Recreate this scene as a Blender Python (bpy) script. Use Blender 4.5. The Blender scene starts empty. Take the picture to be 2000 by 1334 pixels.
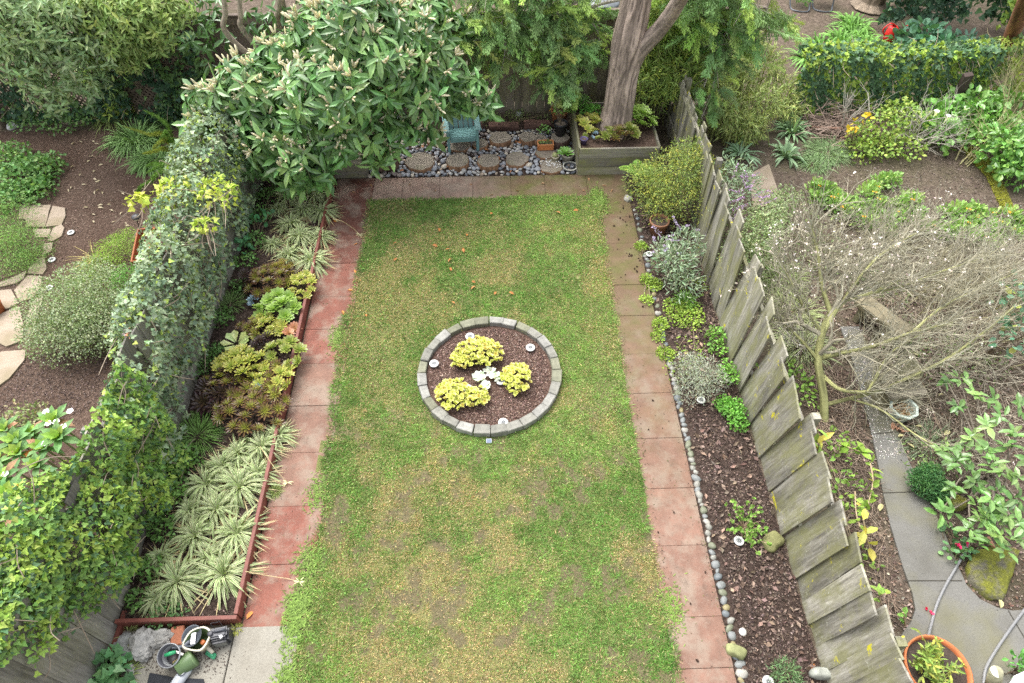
import bpy, bmesh, math, random
import numpy as np
from mathutils import Vector, Matrix

# ------------------------------------------------------------------ camera, sky, sun, exposure
scene = bpy.context.scene
col = scene.collection
CAM_H, CAM_F, CAM_PITCH, CAM_YAW = 8.0, 1300.0, 51.0, -1.8
cam_data = bpy.data.cameras.new('camera')
cam = bpy.data.objects.new('camera', cam_data)
col.objects.link(cam)
cam.location = (0, 0, CAM_H)
cam.rotation_euler = (math.radians(90 - CAM_PITCH), 0, math.radians(CAM_YAW))
cam_data.sensor_width = 36.0
cam_data.lens = 36.0 * CAM_F / 2000.0
cam_data.clip_start, cam_data.clip_end = 0.1, 300
scene.camera = cam

SUN_EL, SUN_AZ = 62.0, -40.0          # elevation, compass angle of the sun from +Y towards +X
world = bpy.data.worlds.new("World")
scene.world = world
world.use_nodes = True
wn = world.node_tree
for n in list(wn.nodes):
    wn.nodes.remove(n)
w_out = wn.nodes.new('ShaderNodeOutputWorld')
w_bg = wn.nodes.new('ShaderNodeBackground')
w_sky = wn.nodes.new('ShaderNodeTexSky')
w_sky.sky_type = 'NISHITA'
w_sky.sun_disc = False
w_sky.sun_elevation = math.radians(SUN_EL)
w_sky.sun_rotation = math.radians(SUN_AZ)
w_sky.dust_density = 4.0
w_hsv = wn.nodes.new('ShaderNodeHueSaturation')     # overcast: the sky has hardly any blue left
w_hsv.inputs['Saturation'].default_value = 0.26
wn.links.new(w_sky.outputs['Color'], w_hsv.inputs['Color'])
wn.links.new(w_hsv.outputs['Color'], w_bg.inputs['Color'])
w_bg.inputs['Strength'].default_value = 0.15
wn.links.new(w_bg.outputs['Background'], w_out.inputs['Surface'])
sun_data = bpy.data.lights.new('sun', 'SUN')
sun_data.energy = 1.15
sun_data.angle = math.radians(55)
sun_data.color = (1.0, 0.975, 0.94)
sun = bpy.data.objects.new('sun', sun_data)
col.objects.link(sun)
sun.rotation_euler = Vector((-math.sin(math.radians(SUN_AZ)) * math.cos(math.radians(SUN_EL)),
                             -math.cos(math.radians(SUN_AZ)) * math.cos(math.radians(SUN_EL)),
                             -math.sin(math.radians(SUN_EL)))).to_track_quat('-Z', 'Y').to_euler()
scene.view_settings.view_transform = 'Standard'
scene.view_settings.look = 'None'
scene.view_settings.exposure = 1.52
scene.view_settings.gamma = 1.0
scene.cycles.max_bounces = 6
scene.cycles.diffuse_bounces = 4
scene.cycles.transmission_bounces = 4
scene.cycles.use_denoising = False

# ------------------------------------------------------------------ helpers
rng = np.random.default_rng(11)
random.seed(11)
PI = math.pi
A = np.array
_cp, _sp = math.cos(math.radians(CAM_PITCH)), math.sin(math.radians(CAM_PITCH))
_cy, _sy = math.cos(math.radians(CAM_YAW)), math.sin(math.radians(CAM_YAW))

def P(px, py, z=0.0):
    """Where the survey point (px, py) of the 2000 x 1334 photo lies in the garden, given its height z."""
    u, v = (px - 1000) / CAM_F, (py - 667) / CAM_F
    dx, dy, dz = u, _cp - v * _sp, -_sp - v * _cp
    t = (CAM_H - z) / -dz
    x, y = dx * t, dy * t
    return A([x * _cy - y * _sy, x * _sy + y * _cy, z])

def norm(v):
    v = np.asarray(v, float)
    return v / np.maximum(np.linalg.norm(v, axis=-1, keepdims=True), 1e-9)

_lat = {}
def vnoise(x, y, scale, seed=0):
    """Value noise on the ground plane, 0..1."""
    if seed not in _lat:
        _lat[seed] = np.random.default_rng(seed + 100).random((64, 64))
    L = _lat[seed]
    x = np.asarray(x) / scale + 1000; y = np.asarray(y) / scale + 1000
    i, j = np.floor(x).astype(int), np.floor(y).astype(int)
    fx, fy = x - i, y - j
    fx, fy = fx * fx * (3 - 2 * fx), fy * fy * (3 - 2 * fy)
    a, b, c, d = L[i % 64, j % 64], L[(i + 1) % 64, j % 64], L[i % 64, (j + 1) % 64], L[(i + 1) % 64, (j + 1) % 64]
    return (a * (1 - fx) + b * fx) * (1 - fy) + (c * (1 - fx) + d * fx) * fy
def fbm(x, y, scale, seed=0):
    return (vnoise(x, y, scale, seed) * 4 + vnoise(x, y, scale / 2, seed + 1) * 2 + vnoise(x, y, scale / 4, seed + 2)) / 7

class MB:
    """Collects geometry with a colour per vertex; build() links it as ONE mesh object."""
    def __init__(s):
        s.v, s.f, s.c, s.m, s.n = [], [], [], [], 0
    def add(s, v, faces, c=(.5, .5, .5), mi=0):
        v = np.asarray(v, np.float64).reshape(-1, 3)
        c = np.asarray(c, np.float64)
        if c.ndim == 1:
            c = np.repeat(c[None], len(v), 0)
        for f in faces:
            f = np.asarray(f, np.int64)
            if f.ndim == 1:
                f = f[None]
            if len(f):
                s.f.append(f + s.n); s.m.append(mi)
        s.v.append(v); s.c.append(c); s.n += len(v)
    def box(s, c, size, rot=None, colr=(.5, .5, .5), mi=0):
        v = A([[x, y, z] for x in (-.5, .5) for y in (-.5, .5) for z in (-.5, .5)]) * A(size)
        if rot is not None:
            v = v @ A(rot.to_matrix() if hasattr(rot, 'to_matrix') else rot).T
        s.add(v + A(c), [A([[0, 1, 3, 2], [4, 6, 7, 5], [0, 4, 5, 1], [2, 3, 7, 6], [0, 2, 6, 4], [1, 5, 7, 3]])], colr, mi)
    def build(s, name, mat, parent=None, loc=None, smooth=False, bevel=0.0):
        V = np.concatenate(s.v) if s.v else np.zeros((0, 3))
        C = np.concatenate(s.c) if s.c else np.zeros((0, 3))
        o0 = A(loc if loc is not None else (A(parent.location) if parent is not None else (0, 0, 0)), float)
        V = V - o0
        me = bpy.data.meshes.new(name)
        me.vertices.add(len(V)); me.vertices.foreach_set('co', V.astype(np.float32).ravel())
        loops = np.concatenate([f.ravel() for f in s.f]) if s.f else np.zeros(0, int)
        sizes = np.concatenate([np.full(len(f), f.shape[1]) for f in s.f]) if s.f else np.zeros(0, int)
        mids = np.concatenate([np.full(len(f), m) for f, m in zip(s.f, s.m)]) if s.f else np.zeros(0, int)
        starts = np.concatenate([[0], np.cumsum(sizes)[:-1]]) if len(sizes) else sizes
        me.loops.add(len(loops)); me.loops.foreach_set('vertex_index', loops.astype(np.int32))
        me.polygons.add(len(sizes)); me.polygons.foreach_set('loop_start', starts.astype(np.int32))
        me.polygons.foreach_set('loop_total', sizes.astype(np.int32))
        at = me.attributes.new('Col', 'FLOAT_COLOR', 'POINT')
        at.data.foreach_set('color', np.concatenate([C, np.ones((len(C), 1))], 1).astype(np.float32).ravel())
        me.update(calc_edges=True)
        if bevel > 0:
            bm = bmesh.new(); bm.from_mesh(me)
            bmesh.ops.bevel(bm, geom=bm.edges[:], offset=bevel, segments=2, affect='EDGES', clamp_overlap=True)
            for fc in bm.faces: fc.smooth = False
            bm.to_mesh(me); bm.free()
            mids = None; smooth = False
        for m in (mat if isinstance(mat, (list, tuple)) else [mat]):
            me.materials.append(m)
        if mids is not None:
            me.polygons.foreach_set('material_index', mids.astype(np.int32))
            me.polygons.foreach_set('use_smooth', np.full(len(sizes), bool(smooth)))
        me.validate()
        ob = bpy.data.objects.new(name, me)
        col.objects.link(ob)
        if parent is not None:
            ob.parent = parent
            ob.location = o0 - A(parent.location) if loc is not None else (0, 0, 0)
        else:
            ob.location = o0
        return ob

def tag(o, label=None, cat=None, group=None, kind=None):
    if label: o['label'] = label
    if cat: o['category'] = cat
    if group: o['group'] = group
    if kind: o['kind'] = kind
    return o
def struct(o, kind='structure'):
    o['kind'] = kind
    return o
def thing(name, label, cat, loc=(0, 0, 0), group=None):
    o = bpy.data.objects.new(name, None)
    col.objects.link(o)
    o.empty_display_size = .1
    o.location = A(loc, float)
    return tag(o, label, cat, group)
def clone(src, loc, rz=0.0, s=1.0, label=None, group=None, rot=None):
    """A copy of a thing with copies of its parts and sub-parts (mesh data shared)."""
    def cp(o, par):
        c = o.copy(); col.objects.link(c)
        c.parent = par
        for ch in o.children:
            cp(ch, c)
        return c
    r = cp(src, None)
    r.location = A(loc, float); r.rotation_euler = rot if rot is not None else (0, 0, rz)
    r.scale = (s, s, s) if np.isscalar(s) else s
    if label: r['label'] = label
    if group: r['group'] = group
    return r
def first_or_clone(src, i, *a, **k):
    if i:
        return clone(src, *a, **k)
    loc, rz, s = a[0], (a[1] if len(a) > 1 else k.get('rz', 0)), (a[2] if len(a) > 2 else k.get('s', 1))
    src.location = A(loc, float); src.rotation_euler = (0, 0, rz); src.scale = (s, s, s) if np.isscalar(s) else s
    if k.get('label'): src['label'] = k['label']
    if k.get('group'): src['group'] = k['group']
    return src

# leaf outlines: x across (-.5 .. .5), y along (0 .. 1), z off the leaf plane
T_OVAL = (A([[0, 0, 0], [-.42, .3, .06], [0, .3, 0], [.42, .3, .06], [-.46, .66, .03], [0, .66, -.03], [.46, .66, .03], [0, 1, -.12]]),
          [A([[1, 2, 5, 4], [2, 3, 6, 5]]), A([[0, 2, 1], [0, 3, 2], [4, 5, 7], [5, 6, 7]])])
T_SPOON = (A([[0, 0, 0], [-.18, .3, .03], [0, .3, 0], [.18, .3, .03], [-.5, .74, .08], [0, .74, .02], [.5, .74, .08], [0, 1, .06]]), T_OVAL[1])
T_KITE = (A([[0, 0, 0], [-.5, .45, .05], [0, 1, -.08], [.5, .45, .05]]), [A([[0, 3, 2, 1]])])
_iv = [(0, 0), (.34, -.12), (.5, .22), (.27, .42), (.2, .62), (0, 1), (-.2, .62), (-.27, .42), (-.5, .22), (-.34, -.12)]
T_IVY = (A([[0, .3, 0]] + [[x, y, .07 * abs(x) * 2 - .1 * max(0, y - .4)] for x, y in _iv]), [A([[0, 1 + k, 1 + (k + 1) % 10] for k in range(10)])])
T_ROUND = (A([[0, .5, -.05]] + [[.5 * math.cos(a), .5 + .5 * math.sin(a), .03] for a in np.arange(7) * 2 * PI / 7]), [A([[0, 1 + k, 1 + (k + 1) % 7] for k in range(7)])])

def scatter(mb, tpl, pos, d, n, L, W, C, jit=.18, cj=.05):
    """Many leaves at once: base, direction, leaf normal, length, width, colour."""
    pos = np.asarray(pos, float); N = len(pos)
    if N == 0: return
    d = norm(np.broadcast_to(d, (N, 3))); n = np.broadcast_to(n, (N, 3))
    s = norm(np.cross(d, n)); n = np.cross(s, d)
    L = np.broadcast_to(L, (N,))[:, None, None]; W = np.broadcast_to(W, (N,))[:, None, None]
    tv, tf = tpl; k = len(tv)
    v = pos[:, None] + tv[None, :, 0:1] * W * s[:, None] + tv[None, :, 1:2] * L * d[:, None] + tv[None, :, 2:3] * L * n[:, None]
    C = np.broadcast_to(C, (N, 3)) * (1 + jit * rng.normal(size=(N, 1))).clip(.45, 1.7) * (1 + cj * rng.normal(size=(N, 3))).clip(.6, 1.5)
    off = (np.arange(N) * k)[:, None, None]
    mb.add(v.reshape(-1, 3), [(f[None] + off).reshape(-1, f.shape[1]) for f in tf], np.repeat(C.clip(.004, .95), k, 0))

def ribbons(mb, base, d, L, W, droop, C, segs=4, edge=None, jit=.15, prof=None, twist=None):
    """Strap leaves: each starts along d and bends down by droop; edge = colour of the leaf margins."""
    base = np.asarray(base, float); N = len(base)
    if N == 0: return
    d = norm(np.broadcast_to(d, (N, 3)))
    L = np.broadcast_to(L, (N,)); W = np.broadcast_to(W, (N,)); droop = np.broadcast_to(droop, (N,))
    t = np.linspace(0, 1, segs + 1)
    p = base[:, None] + d[:, None] * (L[:, None] * t)[..., None]
    p[..., 2] -= droop[:, None] * L[:, None] * t ** 2
    s = norm(np.cross(d, [0, 0, 1.0]) + 1e-4)
    if twist is not None:
        s = norm(s + np.asarray(twist)[:, None] * np.cross(s, d))
    w = prof if prof is not None else np.sin(np.clip(t * .85 + .15, 0, 1) * PI) ** .6
    w = np.asarray(w); w[-1] = min(w[-1], .06)
    e = (W[:, None] * w)[..., None] * s[:, None] * .5
    C = np.broadcast_to(C, (N, 3)) * (1 + jit * rng.normal(size=(N, 1))).clip(.5, 1.6)
    if edge is None:
        v = np.stack([p - e, p + e], 2); k = 2
        c = np.repeat(C, (segs + 1) * 2, 0)
    else:
        v = np.stack([p - e, p, p + e], 2); k = 3
        E = np.broadcast_to(edge, (N, 3)) * (1 + .12 * rng.normal(size=(N, 1))).clip(.5, 1.6)
        c = np.broadcast_to(np.stack([E, C, E], 1)[:, None], (N, segs + 1, 3, 3)).reshape(-1, 3)
    f = A([[r * k + q, r * k + q + 1, (r + 1) * k + q + 1, (r + 1) * k + q] for r in range(segs) for q in range(k - 1)])
    off = (np.arange(N) * (segs + 1) * k)[:, None, None]
    mb.add(v.reshape(-1, 3), [(f[None] + off).reshape(-1, 4)], c.clip(.004, .95))

def twigs(mb, p0, p1, r0, r1, C, sides=3):
    """Many straight tapered pieces."""
    p0, p1 = np.asarray(p0, float), np.asarray(p1, float); N = len(p0)
    if N == 0: return
    d = norm(p1 - p0); a = norm(np.cross(d, [.31, .22, .93])); b = np.cross(d, a)
    an = np.arange(sides) * 2 * PI / sides
    ring = np.cos(an)[None, :, None] * a[:, None] + np.sin(an)[None, :, None] * b[:, None]
    r0 = np.broadcast_to(r0, (N,))[:, None, None]; r1 = np.broadcast_to(r1, (N,))[:, None, None]
    v = np.concatenate([p0[:, None] + ring * r0, p1[:, None] + ring * r1], 1)
    f = A([[q, (q + 1) % sides, sides + (q + 1) % sides, sides + q] for q in range(sides)])
    off = (np.arange(N) * 2 * sides)[:, None, None]
    C = np.broadcast_to(C, (N, 3)) * (1 + .12 * rng.normal(size=(N, 1))).clip(.5, 1.6)
    mb.add(v.reshape(-1, 3), [(f[None] + off).reshape(-1, 4)], np.repeat(C, 2 * sides, 0))

def spl(pts, n):
    """Smooth curve (Catmull-Rom) through pts, n samples."""
    p = np.asarray(pts, float)
    q = np.concatenate([[2 * p[0] - p[1]], p, [2 * p[-1] - p[-2]]])
    u = np.linspace(0, len(p) - 1 - 1e-6, n); i = u.astype(int); t = (u - i)[:, None]
    a, b, c, d = q[i], q[i + 1], q[i + 2], q[i + 3]
    return .5 * (2 * b + (c - a) * t + (2 * a - 5 * b + 4 * c - d) * t ** 2 + (-a + 3 * b - 3 * c + d) * t ** 3)

def tube(mb, pts, rad, sides=8, colr=(.3, .25, .2), bark=0.0, cap=True, mi=0, seed=0, freq=7):
    """Sweep a round section along pts; bark > 0 raises long vertical ridges."""
    p = np.asarray(pts, float); m = len(p)
    rad = np.broadcast_to(np.asarray(rad, float), (m,))
    t = norm(np.gradient(p, axis=0))
    a = np.zeros((m, 3)); a[0] = norm(np.cross(t[0], [.3, .9, .31]))
    for i in range(1, m):
        a[i] = norm(a[i - 1] - t[i] * (a[i - 1] @ t[i]))
    b = np.cross(t, a)
    an = np.arange(sides) * 2 * PI / sides
    R = np.repeat(rad[:, None], sides, 1)
    c = np.asarray(colr, float)
    cc = np.broadcast_to(c if c.ndim == 2 else c[None], (m, 3))
    CC = np.repeat(cc[:, None], sides, 1)
    if bark > 0:
        ln = np.concatenate([[0], np.cumsum(np.linalg.norm(np.diff(p, axis=0), axis=1))])
        aa, ll = np.meshgrid(an, ln)
        w = aa + .5 * vnoise(aa * 2, ll, .5, seed + 9)
        h = np.abs(vnoise(w * freq / 2, ll, 1, seed) - .5) * 2
        h2 = vnoise(w * freq * 1.7, ll * 3, 1, seed + 3)
        hh = .65 * h + .35 * h2
        R = R * (1 + bark * (hh - .5))
        CC = CC * (.3 + 1.35 * hh[..., None])
    v = p[:, None] + (np.cos(an)[None, :, None] * a[:, None] + np.sin(an)[None, :, None] * b[:, None]) * R[..., None]
    f = A([[i * sides + q, i * sides + (q + 1) % sides, (i + 1) * sides + (q + 1) % sides, (i + 1) * sides + q] for i in range(m - 1) for q in range(sides)])
    fs = [f]
    if cap:
        fs += [A([[m * sides - sides + q for q in range(sides)]]), A([[q for q in range(sides)][::-1]])]
    mb.add(v.reshape(-1, 3), fs, CC.reshape(-1, 3), mi)

def lathe(mb, prof, c=(0, 0, 0), seg=28, colr=(.5, .5, .5), mi=0, sx=1, sy=1, wob=0):
    """Turn the profile [(r, z), ...] about the upright axis at c."""
    an = np.arange(seg) * 2 * PI / seg
    v = A([[r * math.cos(a) * sx, r * math.sin(a) * sy, z] for r, z in prof for a in an]) + A(c)
    f = A([[i * seg + q, i * seg + (q + 1) % seg, (i + 1) * seg + (q + 1) % seg, (i + 1) * seg + q] for i in range(len(prof) - 1) for q in range(seg)])
    mb.add(v, [f], colr, mi)

def blob(mb, c, r, colr, sub=2, amp=.15, seed=0, flat=None, mi=0):
    """An uneven boulder: a subdivided ball pushed in and out by noise."""
    bm = bmesh.new(); bmesh.ops.create_icosphere(bm, subdivisions=sub, radius=1)
    v = A([x.co[:] for x in bm.verts]); f = A([[y.index for y in x.verts] for x in bm.faces]); bm.free()
    k = vnoise(v[:, 0] * 1.3 + v[:, 2] * .7, v[:, 1] * 1.3 - v[:, 2] * .6, .6, seed) - .5
    v = v * (1 + amp * 2 * k[:, None])
    if flat:
        v = np.sign(v) * np.abs(v) ** flat
    mb.add(v * A(r) + A(c), [f], colr, mi)

def poly(mb, pts2, z0, z1, colr=(.5, .5, .5), mi=0):
    """A flat slab with the given outline from z0 up to z1."""
    p = np.asarray(pts2, float)[:, :2]; n = len(p)
    if np.sum(p[:, 0] * np.roll(p[:, 1], -1) - np.roll(p[:, 0], -1) * p[:, 1]) < 0:
        p = p[::-1]
    v = np.concatenate([np.c_[p, np.full(n, z1)], np.c_[p, np.full(n, z0)]])
    mb.add(v, [A([list(range(n))]), A([[q, n + q, n + (q + 1) % n, (q + 1) % n] for q in range(n)])], colr, mi)

def inpoly(x, y, pg):
    pg = np.asarray(pg)[:, :2]; r = np.zeros(np.shape(x), bool); j = len(pg) - 1
    for i in range(len(pg)):
        xi, yi, xj, yj = *pg[i], *pg[j]
        r ^= ((yi > y) != (yj > y)) & (x < (xj - xi) * (y - yi) / (yj - yi + 1e-12) + xi)
        j = i
    return r
def sample_poly(pg, n):
    """n random points inside a polygon given in plan."""
    pg = np.asarray(pg)[:, :2]; lo, hi = pg.min(0), pg.max(0); out = []
    while sum(map(len, out)) < n:
        q = lo + rng.random((n * 2, 2)) * (hi - lo)
        out.append(q[inpoly(q[:, 0], q[:, 1], pg)])
    return np.concatenate(out)[:n]
def PP(*pts, z=0):
    return A([P(x, y, z)[:2] for x, y in pts])
def rdir(n, up=0.0):
    v = rng.normal(size=(n, 3)); v = norm(v); v[:, 2] += up
    return norm(v)
def az(n):
    a = rng.random(n) * 2 * PI
    return np.c_[np.cos(a), np.sin(a), np.zeros(n)]

# ------------------------------------------------------------------ materials
def mat_new(name):
    m = bpy.data.materials.new(name); m.use_nodes = True
    nt = m.node_tree
    for n in list(nt.nodes): nt.nodes.remove(n)
    out = nt.nodes.new('ShaderNodeOutputMaterial')
    b = nt.nodes.new('ShaderNodeBsdfPrincipled')
    nt.links.new(b.outputs[0], out.inputs[0])
    return m, nt, b, out
def nd(nt, typ, **kw):
    n = nt.nodes.new(typ)
    for k, v in kw.items():
        if k.startswith('_'): setattr(n, k[1:], v)
        else: n.inputs[k.replace('_', ' ')].default_value = v
    return n
def mixc(nt, fac, a, b, mode='MIX'):
    n = nt.nodes.new('ShaderNodeMix'); n.data_type = 'RGBA'; n.blend_type = mode
    for i, x in ((0, fac), (6, a), (7, b)):
        if isinstance(x, bpy.types.NodeSocket): nt.links.new(x, n.inputs[i])
        elif i == 0: n.inputs[0].default_value = x
        else: n.inputs[i].default_value = (*x, 1)
    return n.outputs[2]
def ramp(nt, src, stops):
    n = nt.nodes.new('ShaderNodeValToRGB'); e = n.color_ramp.elements
    while len(e) < len(stops): e.new(.5)
    for x, (p, c) in zip(e, stops):
        x.position = p; x.color = (*c, 1) if not np.isscalar(c) else (c, c, c, 1)
    nt.links.new(src, n.inputs[0])
    return n.outputs[0]
def coords(nt, kind='Object', scale=(1, 1, 1)):
    t = nt.nodes.new('ShaderNodeTexCoord'); m = nt.nodes.new('ShaderNodeMapping')
    m.inputs['Scale'].default_value = scale
    nt.links.new(t.outputs[kind], m.inputs[0])
    return m.outputs[0]
def noise(nt, vec, scale, detail=4, rough=.6):
    n = nd(nt, 'ShaderNodeTexNoise', Scale=scale, Detail=detail, Roughness=rough)
    nt.links.new(vec, n.inputs['Vector'])
    return n.outputs[0]
def bump(nt, bsdf, h, strength=.4, dist=.01):
    b = nd(nt, 'ShaderNodeBump', Strength=strength, Distance=dist)
    nt.links.new(h, b.inputs['Height']); nt.links.new(b.outputs[0], bsdf.inputs['Normal'])
def attr(nt):
    a = nt.nodes.new('ShaderNodeAttribute'); a.attribute_name = 'Col'
    return a.outputs['Color']

def leaf_mat(name, rough=.5, trans=.22, spec=.4, gain=1.25):
    m, nt, b, out = mat_new(name)
    c = mixc(nt, 1.0, attr(nt), ramp(nt, noise(nt, coords(nt), 30, 2), [(.3, (.8 * gain, .82 * gain, .8 * gain)), (.7, (1.18 * gain, 1.15 * gain, 1.1 * gain))]), 'MULTIPLY')
    nt.links.new(c, b.inputs['Base Color'])
    b.inputs['Roughness'].default_value = rough
    b.inputs['Specular IOR Level'].default_value = spec
    t = nt.nodes.new('ShaderNodeBsdfTranslucent')
    nt.links.new(mixc(nt, 1.0, c, (1.25, 1.3, .6), 'MULTIPLY'), t.inputs[0])
    mx = nt.nodes.new('ShaderNodeMixShader'); mx.inputs[0].default_value = trans
    nt.links.new(b.outputs[0], mx.inputs[1]); nt.links.new(t.outputs[0], mx.inputs[2]); nt.links.new(mx.outputs[0], out.inputs[0])
    return m
def col_mat(name, rough=.8, scale=12, amount=.5, bstr=.4, bdist=.01, spec=.3, stretch=(1, 1, 1), metal=0):
    """The object's own colour with mottling and fine relief."""
    m, nt, b, out = mat_new(name)
    v = coords(nt, 'Object', stretch)
    n = noise(nt, v, scale, 6, .65)
    c = mixc(nt, 1.0, attr(nt), ramp(nt, n, [(.25, 1 - amount), (.75, 1 + amount)]), 'MULTIPLY')
    nt.links.new(c, b.inputs['Base Color'])
    b.inputs['Roughness'].default_value = rough; b.inputs['Specular IOR Level'].default_value = spec; b.inputs['Metallic'].default_value = metal
    if bstr: bump(nt, b, noise(nt, v, scale * 2.5, 5, .7), bstr, bdist)
    return m

M_LEAF = leaf_mat('leaf_matte', .55, .22, .35)
M_GLOSS = leaf_mat('leaf_glossy', .3, .14, .6)
M_GRASS = leaf_mat('grass_blade', .6, .3, .25, 1.35)
M_TWIG = col_mat('twig', .85, 20, .3, .3)
M_STONE = col_mat('stone', .8, 9, .45, .5, .012)
M_PEBBLE = col_mat('pebble', .55, 7, .25, .15, .004, .4)
M_CHIP = col_mat('bark_chip', .9, 30, .4, .4)
M_BARK = col_mat('bark', .9, 10, .5, .7, .02, .2, (3, 3, .7))
M_CLAY = col_mat('terracotta', .75, 10, .25, .2, .004)
M_PLAST = col_mat('plastic', .42, 8, .1, .08, .002, .45)
M_PAINT = col_mat('painted_timber', .55, 6, .28, .25, .004, .35)
M_CLOTH = col_mat('rough_mat', .95, 60, .3, .5, .006)
M_METAL = col_mat('brushed_metal', .35, 10, .1, .05, .002, .5, metal=.8)

def plank_mat(name, tones, moss=0.0, lichen=0.0, yellow=0.0, wear=.5):
    """Weathered board: grain along its length (local z), stains, algae and lichen; every board differs."""
    m, nt, b, out = mat_new(name)
    info = nt.nodes.new('ShaderNodeObjectInfo')
    t = nt.nodes.new('ShaderNodeTexCoord')
    off = nt.nodes.new('ShaderNodeVectorMath'); off.operation = 'SCALE'
    cmb = nt.nodes.new('ShaderNodeCombineXYZ')
    for i in range(3): nt.links.new(info.outputs['Random'], cmb.inputs[i])
    nt.links.new(cmb.outputs[0], off.inputs[0]); off.inputs['Scale'].default_value = 37.0
    add = nt.nodes.new('ShaderNodeVectorMath'); add.operation = 'ADD'
    nt.links.new(t.outputs['Object'], add.inputs[0]); nt.links.new(off.outputs[0], add.inputs[1])
    mp = nt.nodes.new('ShaderNodeMapping'); mp.inputs['Scale'].default_value = (1, 1, .07)
    nt.links.new(add.outputs[0], mp.inputs[0])
    g = noise(nt, mp.outputs[0], 30, 8, .78)
    big = noise(nt, mp.outputs[0], 5, 3)
    c = ramp(nt, g, [(.28, tones[0]), (.5, tones[1]), (.72, tones[2])])
    c = mixc(nt, 1.0, c, ramp(nt, big, [(.3, 1 - wear), (.7, 1 + wear)]), 'MULTIPLY')
    rv = nt.nodes.new('ShaderNodeMapRange'); rv.inputs['To Min'].default_value = .72; rv.inputs['To Max'].default_value = 1.25
    nt.links.new(info.outputs['Random'], rv.inputs[0])
    c = mixc(nt, 1.0, c, rv.outputs[0], 'MULTIPLY')
    iso = add.outputs[0]
    if moss:
        mp2 = nt.nodes.new('ShaderNodeMapping'); mp2.inputs['Scale'].default_value = (1, 1, .45)
        nt.links.new(iso, mp2.inputs[0])
        f = ramp(nt, noise(nt, mp2.outputs[0], 3.2, 5, .65), [(.42, 0.0), (.62, moss)])
        c = mixc(nt, f, c, (.215, .215, .085))
    if lichen:
        f = ramp(nt, noise(nt, iso, 26, 4, .75), [(.6, 0.0), (.68, lichen)])
        f2 = ramp(nt, noise(nt, iso, 2.2, 2), [(.45, 0.0), (.6, 1.0)])
        c = mixc(nt, mixc(nt, 1.0, f, f2, 'MULTIPLY'), c, (.52, .52, .44))
    if yellow:
        f = ramp(nt, noise(nt, iso, 4.1, 5, .7), [(.62, 0.0), (.67, yellow)])
        c = mixc(nt, f, c, (.55, .5, .03))
    nt.links.new(c, b.inputs['Base Color'])
    b.inputs['Roughness'].default_value = .88; b.inputs['Specular IOR Level'].default_value = .2
    bump(nt, b, g, .6, .006)
    return m
M_PLANK_R = plank_mat('mossy_fence_board', [(.07, .064, .053), (.245, .23, .19), (.42, .405, .355)], .65, .95, 1.0, .42)
M_PLANK_L = plank_mat('grey_fence_board', [(.085, .078, .07), (.225, .21, .185), (.33, .315, .285)], .25, .25, 0, .25)
M_PLANK_B = plank_mat('brown_fence_board', [(.085, .066, .054), (.155, .122, .1), (.215, .175, .148)], .12, .1, 0, .3)
M_PLANK_G = plank_mat('grey_brown_board', [(.09, .075, .06), (.2, .17, .135), (.28, .245, .2)], .45, .1, 0, .3)
M_PLANK_X = plank_mat('planter_board', [(.12, .108, .085), (.26, .24, .195), (.35, .33, .28)], .75, .25, 0, .3)
M_DARKWOOD = plank_mat('dark_brown_board', [(.045, .033, .028), (.075, .056, .048), (.11, .085, .072)], .05, .05, 0, .3)
# ------------------------------------------------------------------ the setting: ground, soil, lawn, paths
def soil_mat(name, dark, mid, light, sc=18, patch=None):
    m, nt, b, out = mat_new(name)
    v = coords(nt)
    n = noise(nt, v, sc, 8, .75)
    c = ramp(nt, n, [(.3, dark), (.5, mid), (.68, light)])
    if patch:
        c = mixc(nt, ramp(nt, noise(nt, v, .9, 5, .65), [(.45, 0.0), (.6, .85)]), c, patch)
    nt.links.new(c, b.inputs['Base Color'])
    b.inputs['Roughness'].default_value = .95; b.inputs['Specular IOR Level'].default_value = .1
    bump(nt, b, noise(nt, v, sc * 1.7, 8, .8), .9, .03)
    return m
M_SOIL = soil_mat('garden_soil', (.055, .041, .031), (.12, .092, .07), (.2, .158, .125), 9, (.10, .086, .055))
M_MULCHL = soil_mat('fine_brown_mulch', (.05, .032, .024), (.12, .081, .061), (.22, .158, .124), 26, (.09, .058, .043))
M_MULCHD = soil_mat('dark_bark_mulch', (.02, .014, .011), (.06, .042, .034), (.13, .095, .078), 26)
M_TURF = soil_mat('turf_soil', (.12, .12, .05), (.21, .21, .085), (.3, .265, .14), 14, (.15, .19, .06))

def sheet(name, pg, z, m, kind='structure', thick=None):
    mb = MB()
    if thick: poly(mb, pg, z - thick, z)
    else:
        p = np.asarray(pg, float)[:, :2]
        if np.sum(p[:, 0] * np.roll(p[:, 1], -1) - np.roll(p[:, 0], -1) * p[:, 1]) < 0: p = p[::-1]
        mb.add(np.c_[p, np.full(len(p), z)], [A([list(range(len(p)))])])
    return struct(mb.build(name, m), kind)
def rect(x0, x1, y0, y1):
    return A([(x0, y0), (x1, y0), (x1, y1), (x0, y1)])

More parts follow.
